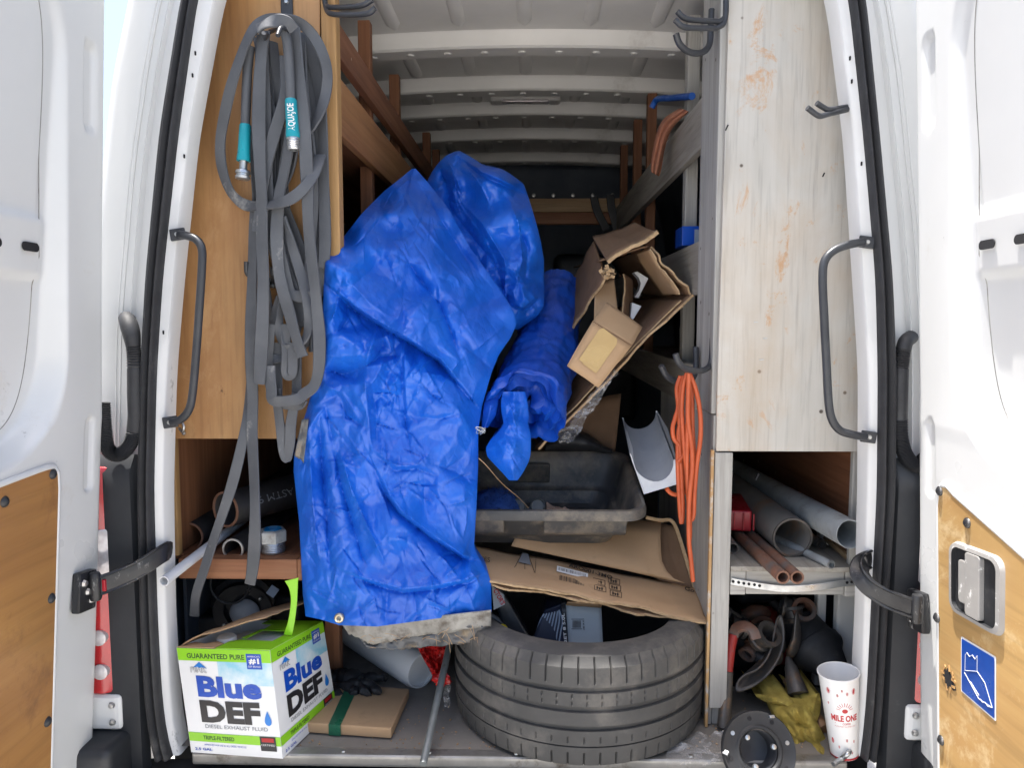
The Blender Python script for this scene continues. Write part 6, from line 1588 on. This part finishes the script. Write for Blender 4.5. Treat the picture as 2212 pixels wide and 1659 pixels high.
MT['handle_wood'] = wood('handle_wood', (.30, .175, .09), (.17, .09, .045), 'Z', 1.0, .6)
MT['yellow_cloth'] = pmat('yellow_cloth', (.50, .39, .085), (.36, .265, .05), 24, .85, dirt=(.24, .17, .05), dirt_scale=18, dirt_lo=.55, dirt_hi=.75, bump=.5, bscale=120)
MT['cup'] = pmat('paper_cup', (.80, .80, .79), (.77, .77, .76), 8, .4)
MT['cup_red'] = pmat('cup_red', (.50, .03, .035), (.45, .025, .03), 20, .5)
MT['cup_pink'] = pmat('cup_pink', (.60, .30, .29), (.54, .25, .24), 20, .5)
MT['rag'] = pmat('orange_rag', (.36, .15, .085), (.26, .10, .055), 14, .85, bump=.5, bscale=60)
MT['blue_strap'] = pmat('blue_strap', (.012, .10, .42), (.008, .07, .32), 14, .45)

def pipe(nm, label, end, direc, length, r, wall_t, mat, rim=None, group=None, n=32, jag=0.0):
    d_ = Vector(direc).normalized(); t = thing(nm, label, 'pipe', end, group)
    pr = [(r - wall_t, length), (r, length), (r, length * .5), (r, .002), (r - wall_t * .25, 0), (r - wall_t * .75, 0), (r - wall_t, .002), (r - wall_t, length)]
    mb = MB().lathe(pr, end, d_, n)
    if jag:
        for k, v in enumerate(mb.V):
            if (v - Vector(end)).dot(d_) < .02: mb.V[k] = v + d_ * jag * float(fbm(v.x * 40, v.z * 40, 3, 3)) + Vector((0, 0, jag * .4 * float(fbm(v.x * 20, v.z * 20, 8, 2))))
    mk('tube', mb, mat, t, smooth=40)
    if rim: mk('cut_rim', MB().lathe([(r + .0006, .003), (r + .0004, -.0006), (r - wall_t - .0004, -.0006), (r - wall_t - .0004, .003)], end, d_, n), rim, t, smooth=40)
    return t
yax = (0, 1, 0)
e = P(486, 1101, .20); pw = pipe('steel_pipe', 'large dark steel pipe with stencilled letters on the left shelf', e, (.46, .88, .0), .75, 40 * m_per_px(.20), .0045, MT['dark_pipe'], MT['rust_rim'])
dA = Vector((.46, .88, .0)).normalized(); tc_ = (CAM_LOC - e); tc_ = (tc_ - dA * tc_.dot(dA)).normalized(); sdv = dA.cross(tc_); rr_ = 40 * m_per_px(.20) + .0006
def fn_p(u, v):
    an = -(v - .5) * .42; return e + dA * (.05 + .17 * (1 - u)) + (tc_ * math.cos(an) + sdv * math.sin(an)) * rr_
lettering('E ASTM 98', fn_p, 0, 1, 0, 1, MT['ink_grey'], pw, .0)
pipe('steel_pipe', 'dark steel pipe at the outer left end of the left shelf', P(408, 1160, .21), (.03, 1, 0), 1.4, 32 * m_per_px(.21), .004, MT['dark_pipe'], MT['rust_rim'])
pipe('steel_pipe', 'short narrow steel pipe with a bright cut end on the left shelf', P(503, 1187, .15), (.04, 1, .01), 1.0, 24 * m_per_px(.15), .004, MT['dark_pipe'], MT['zinc'])
e1, e2 = P(354, 1256, -.035), P(452, 1180, .17)
pipe('conduit_pipe', 'thin pale grey conduit sticking out over the left door sill', e1, e2 - e1, (e2 - e1).length * 2.2, .0118, .0022, MT['white_plastic'], MT['white_plastic'])
# hexagonal reducer nut
nc = P(590, 1180, .175); nut = thing('pipe_fitting', 'large zinc hexagonal pipe fitting with a blue insert on the left shelf', 'fitting', Vector((nc.x, nc.y, zs)))
rN = .0345
mk('hex_nut', MB().lathe([(rN * .8, 0), (rN, .003), (rN, .030), (rN * .86, .034), (rN * .72, .034), (rN * .70, .010)], Vector((nc.x, nc.y, zs + .024)), (0, 0, 1), 6), MT['galv'], nut, bevel=.0015)
mk('threaded_neck', MB().lathe([(rN * .82, 0)] + [(rN * (.82 + (.04 if k % 2 else 0)), .002 + k * .0022) for k in range(10)] + [(rN * .8, .026)], Vector((nc.x, nc.y, zs)), (0, 0, 1), 32), MT['zinc'], nut, smooth=35)
mk('insert', MB().lathe([(rN * .70, .056), (rN * .60, .060), (rN * .55, .050), (0, .048)], Vector((nc.x, nc.y, zs)), (0, 0, 1), 28), MT['blued'], nut, smooth=40)
# machine under the left shelf
mo = thing('drain_machine', 'black round motor with a flange under the left shelf', 'machine', P(510, 1340, .34))
mc = P(520, 1316, .34)
mk('drum', MB().lathe([(0, .16), (.075, .16), (.085, .14), (.085, .03), (.070, .02), (.070, 0), (.052, -.004), (.050, .01), (0, .01)], mc, (-.18, 1, .12), 40), MT['black_plastic'], mo, smooth=35)
fl2 = mk('flange', MB().lathe([(.050, -.002), (.078, -.004), (.080, .006), (.074, .012)], mc + Vector((.01, -.012, 0)), (-.18, 1, .12), 40), MT['dark_pipe'], mo, smooth=35)
for k in range(10):
    a = 2 * math.pi * k / 10; mk('bolt', MB().lathe([(0, -.010), (.004, -.009), (.005, -.003)], mc + Vector((.01 + .064 * math.cos(a), -.014, .064 * math.sin(a))), (-.18, 1, .12), 8), MT['zinc'], fl2)
mk('cover', MB().lathe([(0, -.020), (.022, -.017), (.036, -.008), (.040, .002)], mc + Vector((.015, -.012, -.006)), (-.18, 1, .12), 28), MT['foam_grey'], mo, smooth=50)
cr = [P(497 + 42 * math.cos(a), 1262 + 42 * math.sin(a), .25) for a in np.linspace(0, 2 * math.pi, 40, endpoint=False)]
o = mk('cable_ring', MB().tube(cr, .0035, 8, closed=True), MT['rubber'], None, smooth=60); tag(o, 'thin black cable ring hanging under the left shelf', 'cable')
o = mk('paper_label', MB().box(P(589, 1278, .30), (.024, .002, .026), (R(-20), R(35), 0)), MT['stripe'], None); tag(o, 'small pale blue label in the dark below the left shelf', 'label')
for k, (x0, y0, w_, h_, Y) in enumerate(((440, 1400, .16, .16, .45), (640, 1330, .10, .20, .52))):
    c = PZ(x0, y0, FLOOR) if False else P(x0, y0, Y); o = mk('tool_case', MB().box(Vector((c.x, Y, FLOOR + h_ / 2 + .003)), (w_, .18, h_), (0, 0, R(8 - 16 * k))), MT['black_plastic'], None, bevel=.012, seg=3, smooth=40)
    tag(o, ('black tool case behind the white exhaust fluid box' if k == 0 else 'black tool case in the shadow left of the blue tarp'), 'tool case')

# ============================================================ pipes on the right shelf
def on_shelf(px, py): return PZ(px, py, zt)
b_ = on_shelf(1711, 1204); r_ = 43 * m_per_px(b_.y)
pipe('steel_pipe', 'widest rusty grey steel pipe lying on the right shelf', b_ + Vector((0, 0, r_ + .001)), (-.02, 1, 0), 1.5, r_, .004, MT['pipe_grey'], MT['iron'], n=44)
b_ = P(1840, 1156, .055); r_ = 33 * m_per_px(.055)
pipe('duct_pipe', 'galvanised pipe with a ragged end at the right of the right shelf', b_, (-.06, 1, -.02), 1.4, r_, .0018, MT['galv'], None, n=48, jag=.006)
for (a, b, lab_) in ((1691, 1259, 'left one of two rusty pipes jutting over the right shelf edge'), (1722, 1258, 'right one of two rusty pipes jutting over the right shelf edge')):
    q = P(a, b, .012); r_ = 14.5 * m_per_px(.012); q.z = max(q.z, zt + r_ - .004)
    e2 = Vector((q.x - .03, .9, zt + r_ + .002)); pipe('rusty_pipe', lab_, q, e2 - q, (e2 - q).length, r_, .003, MT['rusty'], MT['rust_rim'])
b_ = on_shelf(1796, 1229); pipe('conduit_pipe', 'thin grey conduit in front of the widest pipe on the right shelf', b_ + Vector((0, .0, 9 * m_per_px(b_.y))), (-.30, 1, .0), .5, 9 * m_per_px(b_.y), .002, MT['galv'], MT['zinc'])
b_ = on_shelf(1774, 1187); pipe('conduit_pipe', 'short grey pipe between the widest and the galvanised pipe', b_ + Vector((0, 0, 11 * m_per_px(b_.y))), (-.10, 1, .0), .7, 11 * m_per_px(b_.y), .0025, MT['pipe_grey'], MT['iron'])
b_ = on_shelf(1583, 1197); pipe('steel_pipe', 'small steel pipe below the red case on the right shelf', b_ + Vector((0, 0, 12.5 * m_per_px(b_.y))), (.05, 1, .0), .7, 12.5 * m_per_px(b_.y), .0025, MT['pipe_grey'], MT['iron'])
sk = [on_shelf(1850, 1221), on_shelf(1779, 1166)]
o = mk('wood_stick', MB().tube([sk[0] + Vector((-.01, 0, .009)), sk[1] + Vector((0, 0, .009))], .008, 6), MT['pine_x'], None); tag(o, 'pale wooden stick under the galvanised pipe on the right shelf', 'stick')
rc = thing('red_case', 'red plastic case behind the post on the right shelf', 'case', on_shelf(1590, 1160))
A_ = P(1563, 1103, .30); B_ = P(1634, 1148, .30)
mk('body', MB().box(((A_.x + B_.x) / 2, .40, (A_.z + B_.z) / 2), (B_.x - A_.x, .20, A_.z - B_.z), (0, 0, R(-8))), MT['red_plastic'], rc, bevel=.006, seg=3, smooth=40)
for k in range(3): mk('rib', MB().box((A_.x + (B_.x - A_.x) * (.32 + .27 * k), .298 - .006 * k, (A_.z + B_.z) / 2), (.004, .004, (A_.z - B_.z) * .8)), MT['red_plastic'], rc, bevel=.001)

# ============================================================ tools under the right shelf
hd_ = thing('pry_bar', 'worn red handled pry bar leaning against the right shelf post', 'tool', PZ(1563, 1575, FLOOR))
h1 = spline([P(1584, 1372, .165), P(1578, 1400, .155), P(1572, 1450, .14)], 6); mk('grip', MB().tube(h1, [.0125] * len(h1), 12), MT['red_paint'], hd_, smooth=50)
h2 = spline([P(1572, 1450, .14), P(1568, 1510, .13), P(1563, 1572, .11)], 6); mk('shaft', MB().tube(h2, [.0135 + .003 * i / len(h2) for i in range(len(h2))], 12), MT['iron'], hd_, smooth=50)
h3 = spline([P(1583, 1374, .165), P(1592, 1358, .16), P(1610, 1354, .15), P(1626, 1364, .14), P(1633, 1382, .13)], 6); mk('claw', MB().ribbon(h3, [.026, .026, .027] * 8 + [.022] * (len(h3) - 24), .012, [Vector((0, -.6, .8))] * len(h3)), MT['rusty'], hd_, smooth=40)
def blade(nm, label, outline, Y, bend, mat, th=.004, tilt=0.0):
    pts = outline; cx = sum(p[0] for p in pts) / len(pts); cy = sum(p[1] for p in pts) / len(pts); rows = []
    ring_ = spline([Vector((a, b, 0)) for a, b in pts], 4, closed=True)
    for f in np.linspace(0.02, 1, 9):
        rows.append([P(cx + (v.x - cx) * f, cy + (v.y - cy) * f, Y - bend * (1 - f * f) + tilt * (v.y - cy) * f / 100) for v in ring_])
    o_ = mk(nm, MB().grid(rows, True), mat, None, smooth=60, solid=th); tag(o_, label, 'blade'); return o_
blade('auger_blade', 'large curved auger blade with a rusty edge under the right shelf', [(1688, 1330), (1694, 1360), (1692, 1395), (1680, 1428), (1655, 1462), (1622, 1486), (1592, 1495), (1590, 1480), (1604, 1462), (1634, 1448), (1655, 1425), (1668, 1395), (1674, 1360), (1680, 1335)], .20, -.035, MT['iron'], .005, -.05)
blade('digging_blade', 'narrow pointed digging blade standing under the right shelf', [(1721, 1320), (1729, 1360), (1728, 1390), (1716, 1418), (1702, 1424), (1700, 1410), (1710, 1380), (1716, 1345)], .24, .02, MT['iron'], .004)
blade('auger_blade', 'dark auger blade lying farthest back under the right shelf', [(1602, 1325), (1625, 1308), (1655, 1312), (1664, 1330), (1640, 1340), (1612, 1338)], .36, .03, MT['rusty'], .004)
pipe('steel_pipe', 'short dark pipe end lying behind the auger blade', P(1651, 1428, .24), (-.6, .75, .28), .26, 16 * m_per_px(.24), .003, MT['dark_pipe'], MT['iron'])
pipe('iron_bar', 'dark iron bar sloping back under the right shelf', P(1700, 1330, .42), (-.35, .5, .30), .3, .013, .004, MT['iron'], None)
cn = thing('rubber_cone', 'black rubber reducer cone under the right shelf', 'cone', P(1790, 1440, .26))
cc_ = P(1778, 1418, .26); mk('shell', MB().lathe([(.030, -.050), (.034, -.052), (.038, -.044), (.052, -.010), (.066, .004), (.070, .012), (.070, .03), (.064, .034), (.060, .10), (0, .10)], cc_, (-.35, .75, .42), 40), MT['rubber'], cn, smooth=40)
mk('mouth', MB().lathe([(.031, -.050), (.026, -.030), (0, -.025)], cc_, (-.35, .75, .42), 28), MT['hole'], cn)
dr = thing('drum_machine', 'dark red and black machine in the shadow under the right shelf', 'machine', PZ(1650, 1480, FLOOR))
c = P(1640, 1460, .42); mk('body', MB().lathe([(0, -.10), (.07, -.10), (.082, -.085), (.082, .09), (0, .10)], Vector((c.x, .44, FLOOR + .09)), (1, .3, 0), 32), MT['red_paint'], dr, smooth=40)
mk('cover', MB().lathe([(0, -.115), (.06, -.112), (.088, -.09), (.088, -.06)], Vector((c.x, .44, FLOOR + .09)), (1, .3, 0), 32), MT['black_plastic'], dr, smooth=40)
mk('housing', MB().box((c.x + .02, .52, FLOOR + .26), (.20, .16, .14), (0, 0, R(15))), MT['black_plastic'], dr, bevel=.02, seg=3, smooth=40)
sh = thing('shovel_handle', 'wooden tool handle with an iron socket under the right shelf', 'tool', PZ(1787, 1590, FLOOR))
w0, w1 = P(1700, 1470, .24), P(1780, 1578, .10)
mk('handle', MB().tube([w0, w0.lerp(w1, .5), w1], [.013, .0165, .018], 14), MT['handle_wood'], sh, smooth=50)
s0_, s1_ = P(1702, 1420, .22), P(1724, 1500, .16); mk('socket', MB().tube([s0_, s0_.lerp(s1_, .3), s1_], [.006, .016, .026], 14), MT['iron'], sh, smooth=50)
# heap of rusty fittings at the back of the tool pile
LAB16 = ['%s %s pipe coupling %s in the heap under the right shelf' % (sz_, ml_, pl_) for pl_ in ('nearest the red pry bar', 'in the middle', 'by the black cone', 'farthest back') for sz_, ml_ in (('small', 'iron'), ('wide', 'rusty'), ('black', 'dark'), ('bright', 'iron'))]
for k in range(16):
    px_, py_ = (1618, 1668, 1735, 1690)[k // 4] + rnd.uniform(-22, 22), rnd.uniform(1305, 1395); Y_ = (.26, .30, .33, .44)[k // 4] + rnd.uniform(-.02, .02); c = P(px_, py_, Y_); r_ = rnd.uniform(.014, .030); l_ = rnd.uniform(.03, .07)
    d_ = Vector((rnd.uniform(-1, 1), rnd.uniform(-1, .2), rnd.uniform(-.5, .8))).normalized()
    o = mk('pipe_coupling', MB().lathe([(r_ * .75, 0), (r_ * 1.1, 0), (r_ * 1.12, l_ * .25), (r_ * .95, l_ * .3), (r_ * .95, l_ * .75), (r_ * 1.15, l_ * .8), (r_ * 1.15, l_), (r_ * .75, l_), (r_ * .75, 0)], c, d_, 18), MT[('iron', 'rusty', 'dark_pipe', 'iron')[k % 4]], None, smooth=35)
    tag(o, LAB16[k], 'fitting', 'iron fittings heaped under the right shelf')
hk = thing('bedding_pile', 'dark crumpled sacking under the tool heap below the right shelf', 'sacking', PZ(1680, 1480, FLOOR))
cloth('sacking', [(1590, 1330), (1584, 1400), (1580, 1470), (1590, 1520)], [(1770, 1330), (1780, 1400), (1790, 1470), (1790, 1520)], [(1680, 1340, .55), (1680, 1400, .48), (1600, 1500, .30), (1690, 1510, .28), (1780, 1500, .30)], [], MT['black_cloth'], hk, 50, 50, [(1680, 1430, 110, .05, 40, 61)], .05, .03, 62)
# white inner frame of the body seen past the tools
for (a0, a1, Y) in ((1762, 1776, .34), (1805, 1838, .30)):
    A_, B_ = P(a0, 1290, Y), P(a1, 1440, Y); mk('inner_frame', MB().box(((A_.x + B_.x) / 2, Y, .90), (B_.x - A_.x, .03, .46)), MT['white_scuffed'], van, bevel=.006)
# yellow work gloves
gv = thing('work_gloves', 'crumpled yellow work gloves beside the black flange ring', 'gloves', PZ(1730, 1600, FLOOR))
def glove(nm, L_, R_, C_, sd, fo=(), ka=()): return cloth(nm, L_, R_, C_, list(fo), MT['yellow_cloth'], gv, 46, 60, list(ka), .05, .025, sd)
glove('glove_palm', [(1698, 1508), (1684, 1525), (1676, 1548), (1690, 1590), (1704, 1625), (1716, 1656)], [(1718, 1508), (1742, 1525), (1762, 1556), (1786, 1600), (1806, 1630), (1816, 1656)], [(1705, 1512, .135), (1720, 1545, .075), (1735, 1590, .05), (1780, 1640, .03), (1690, 1560, .09), (1770, 1590, .06)], 51, [('o', [(1690, 1530), (1720, 1560), (1760, 1575)], .016, 7), ('v', [(1712, 1515), (1728, 1570), (1752, 1640)], .016, 6), ('r', [(1740, 1560), (1765, 1610), (1790, 1650)], .014, 6)], [(1730, 1560, 60, .020, 20, 52)])
glove('glove_thumb', [(1630, 1500), (1634, 1506), (1650, 1516), (1680, 1526)], [(1650, 1500), (1690, 1508), (1712, 1516), (1722, 1526)], [(1640, 1503, .16), (1680, 1513, .12), (1710, 1522, .10)], 54, [], [(1670, 1512, 40, .010, 16, 55)])
glove('glove_finger', [(1762, 1499), (1748, 1515), (1738, 1540), (1734, 1572)], [(1770, 1499), (1773, 1515), (1772, 1540), (1760, 1572)], [(1766, 1502, .12), (1758, 1530, .085), (1748, 1568, .06)], 57, [('v', [(1758, 1505), (1752, 1540), (1748, 1570)], .008, 5)], [(1756, 1535, 36, .012, 16, 58)])
# black flange ring
fr = thing('flange_ring', 'black round flange with bolts lying by the right end of the sill', 'flange', P(1640, 1690, -.05))
fcn = P(1640, 1622, -.052); axF = Vector((.06, -.90, .43)).normalized()
rO = 84 * m_per_px(-.052)
mk('plate', MB().lathe([(rO * .52, -.012), (rO * .52, .000), (rO * .56, .004), (rO * .60, .004), (rO * .64, .001), (rO * .90, .001), (rO * .97, .003), (rO, -.001), (rO, -.010), (rO * .95, -.014), (rO * .52, -.014)], fcn, axF, 64), MT['black_plastic'], fr, smooth=35)
mk('hub', MB().lathe([(rO * .50, -.004), (rO * .47, -.008), (rO * .44, -.05), (0, -.052)], fcn, axF, 48), MT['black_metal'], fr, smooth=40)
uF = (Vector((1, 0, 0)) - axF * axF.x).normalized(); vF = axF.cross(uF)
for k in range(8):
    a = 2 * math.pi * (k + .3) / 8; q = fcn + (uF * math.cos(a) + vF * math.sin(a)) * rO * .80 + axF * .001
    mk('bolt_hole', MB().lathe([(0, .0012), (.0045, .0012), (.0050, 0)], q, axF, 14), MT['hole'] if k % 3 else MT['zinc'], fr)
for k in range(3):
    a = 2 * math.pi * (k + .1) / 3; q = fcn + (uF * math.cos(a) + vF * math.sin(a)) * rO * .42 - axF * .006
    mk('bolt', MB().lathe([(0, .008), (.0055, .007), (.0065, 0)], q, axF, 10), MT['zinc'], fr, smooth=40)
    q = fcn + (uF * math.cos(a + .9) + vF * math.sin(a + .9)) * rO * .92
    mk('clip', MB().box(q + axF * .003, (.012, .010, .006), (R(-40), 0, a)), MT['zinc'], fr, bevel=.001)
# paper cup
cb0 = PZ(1824, 1628, FLOOR + .004); ct0 = P(1811, 1452, cb0.y - .004); axC = (ct0 - cb0).normalized(); hC = (ct0 - cb0).length
rt, rb = 42 * m_per_px(cb0.y), 29 * m_per_px(cb0.y)
cup = thing('paper_cup', 'white paper coffee cup with red print standing by the right pillar', 'cup', cb0)
mk('wall', MB().lathe([(0, .004), (rb * .98, .004), (rb, 0), (rb * 1.02, .002), (rt, hC - .003), (rt + .0022, hC - .002), (rt + .0028, hC), (rt + .002, hC + .0016), (rt - .0006, hC + .001), (rt - .0012, hC - .004), (rb, .010), (0, .008)], cb0, axC, 56), MT['cup'], cup, smooth=40)
tcv = (CAM_LOC - cb0); tcv = (tcv - axC * tcv.dot(axC)).normalized(); scv = tcv.cross(axC) * -1
scv = axC.cross(tcv)
def cup_pt(a, h, lift=.0005):
    r_ = rb + (rt - rb) * h + lift; return cb0 + axC * (h * hC) + (tcv * math.cos(a) + scv * math.sin(a)) * r_
def cup_fn(a0, a1, h0, h1): return lambda u, v: cup_pt(a0 + (a1 - a0) * u, h1 + (h0 - h1) * v)
lettering('MILE ONE', cup_fn(-.62, .98, .495, .575), 0, 1, 0, 1, MT['cup_red'], cup, .04)
lettering('COFFEE', cup_fn(.02, .50, .455, .48), 0, 1, 0, 1, MT['cup_red'], cup, .02)
lettering('A JOURNEY IN EVERY CUP', cup_fn(-.45, .85, .422, .442), 0, 1, 0, 1, MT['cup_red'], cup, .0)
mk('print_line', MB().add([cup_pt(-.42, .475), cup_pt(-.06, .475), cup_pt(-.06, .468), cup_pt(-.42, .468)], [(0, 1, 2, 3)]), MT['cup_red'], cup)
bp_ = [cup_pt(.20 + .16 * math.cos(a), .628 + .026 * math.sin(a)) for a in np.linspace(0, 2 * math.pi, 18, endpoint=False)]
mk('bean_mark', MB().add(bp_, [tuple(range(18))]), MT['cup_red'], cup)
for k in range(9):
    a = R(10 + 20 * k); mk('sun_ray', MB().tube([cup_pt(.20 + .26 * math.cos(a), .635 + .05 * math.sin(a)), cup_pt(.20 + .46 * math.cos(a), .635 + .095 * math.sin(a))], .0006, 5), MT['cup_red'], cup)
for (a, h, s_, mt) in ((-.62, .86, .24, 'cup_red'), (.74, .86, .24, 'cup_red'), (-.14, .82, .12, 'cup_pink'), (.36, .84, .14, 'cup_pink'), (-.70, .70, .10, 'cup_pink'), (.10, .88, .10, 'cup_pink'), (-.72, .23, .22, 'cup_red'), (-.30, .17, .12, 'cup_pink'), (.22, .26, .13, 'cup_pink'), (.70, .24, .12, 'cup_pink'), (.0, .07, .14, 'cup_red'), (.55, .10, .10, 'cup_pink'), (-.60, .52, .10, 'cup_pink')):
    m_ = MB()
    for k in range(6):
        t = math.pi * k / 6 * 2 / 2
        m_.tube([cup_pt(a - s_ * math.cos(t) * .5, h - s_ * .16 * math.sin(t)), cup_pt(a + s_ * math.cos(t) * .5, h + s_ * .16 * math.sin(t))], .0005, 4)
    mk('snowflake_mark', m_, MT[mt], cup)
mk('base_band', MB().lathe([(rb * 1.005 + .0006, .001), (rb * 1.03 + .0008, .006)], cb0, axC, 40), MT['cup_red'], cup, smooth=40)
# clear film and grit on the floor by the flange
rows = []
for j in range(24):
    rows.append([PZ(1440 + 150 * i / 30, 1590 + 66 * j / 23, FLOOR + .004) + Vector((0, 0, .010 * max(0, float(fbm(i * .22, j * .25, 5, 4)) + .3))) for i in range(31)])
tag(mk('plastic_film', MB().grid(rows), MT['film'], None, smooth=30), 'clear plastic film crumpled on the floor right of the tyre', 'plastic film')
gr = MB()
for k in range(420):
    x_ = rnd.uniform(-.72, .66); y_ = abs(rnd.gauss(0, .12)) + .015; s_ = rnd.uniform(.0008, .0028); gr.box((x_, y_, FLOOR + s_ * .5), (s_, s_ * rnd.uniform(.6, 2.5), s_), (0, 0, rnd.uniform(0, 3)))
o = mk('floor_grit', gr, MT['pine_x'], None); o['kind'] = 'stuff'; o['label'] = 'bits of grit and chips scattered over the van floor'
bcb = spline([PZ(1800, 1652, FLOOR + .008), PZ(1818, 1640, FLOOR + .012), PZ(1832, 1628, FLOOR + .03), P(1842, 1615, .02)], 8)
tag(mk('braided_cable', MB().tube(bcb, .0055, 10), MT['zinc'], None, smooth=60), 'short silver braided cable by the foot of the coffee cup', 'cable')
# ============================================================ odds and ends up on the right
bs_ = spline([P(1408, 232, .92), P(1420, 214, .9), P(1450, 211, .75), P(1495, 207, .5)], 6)
tag(mk('blue_strap', MB().tube(bs_, .010, 10), MT['blue_strap'], None, smooth=60), 'bright blue strap looped above the right upper rail', 'strap')
rg2 = MB(); rows = []
L_ = [(1470, 232), (1450, 244), (1432, 256), (1420, 280), (1414, 310), (1407, 345), (1406, 372)]; R2 = [(1490, 240), (1468, 256), (1452, 274), (1440, 300), (1434, 330), (1430, 358), (1424, 382)]
for j in range(7):
    rows.append([P(L_[j][0] + (R2[j][0] - L_[j][0]) * i / 10, L_[j][1] + (R2[j][1] - L_[j][1]) * i / 10, [.52, .56, .62, .66, .68, .70, .71][j] - .03 * math.sin(math.pi * i / 10) + .012 * math.sin(i * 1.3 + j * .6)) for i in range(11)])
tag(mk('orange_rag', MB().grid(rows), MT['rag'], None, smooth=60, solid=.006, sub=2), 'brown orange rag hanging over the right upper rail', 'rag')
A_, B_ = P(1474, 488, .50), P(1520, 530, .50)
bx_ = thing('blue_box', 'small blue and white box on the right shelf above the carton', 'box', Vector((B_.x, .5, B_.z)))
mk('box', MB().box(((A_.x + B_.x) / 2 + .02, .55, (A_.z + B_.z) / 2), (B_.x - A_.x + .04, .10, A_.z - B_.z)), MT['ink_blue'], bx_, bevel=.002)
mk('white_panel', MB().box(((A_.x + B_.x) / 2 + .030, .4985, (A_.z + B_.z) / 2 - .003), (B_.x - A_.x - .008, .001, (A_.z - B_.z) * .75)), MT['stripe'], bx_)
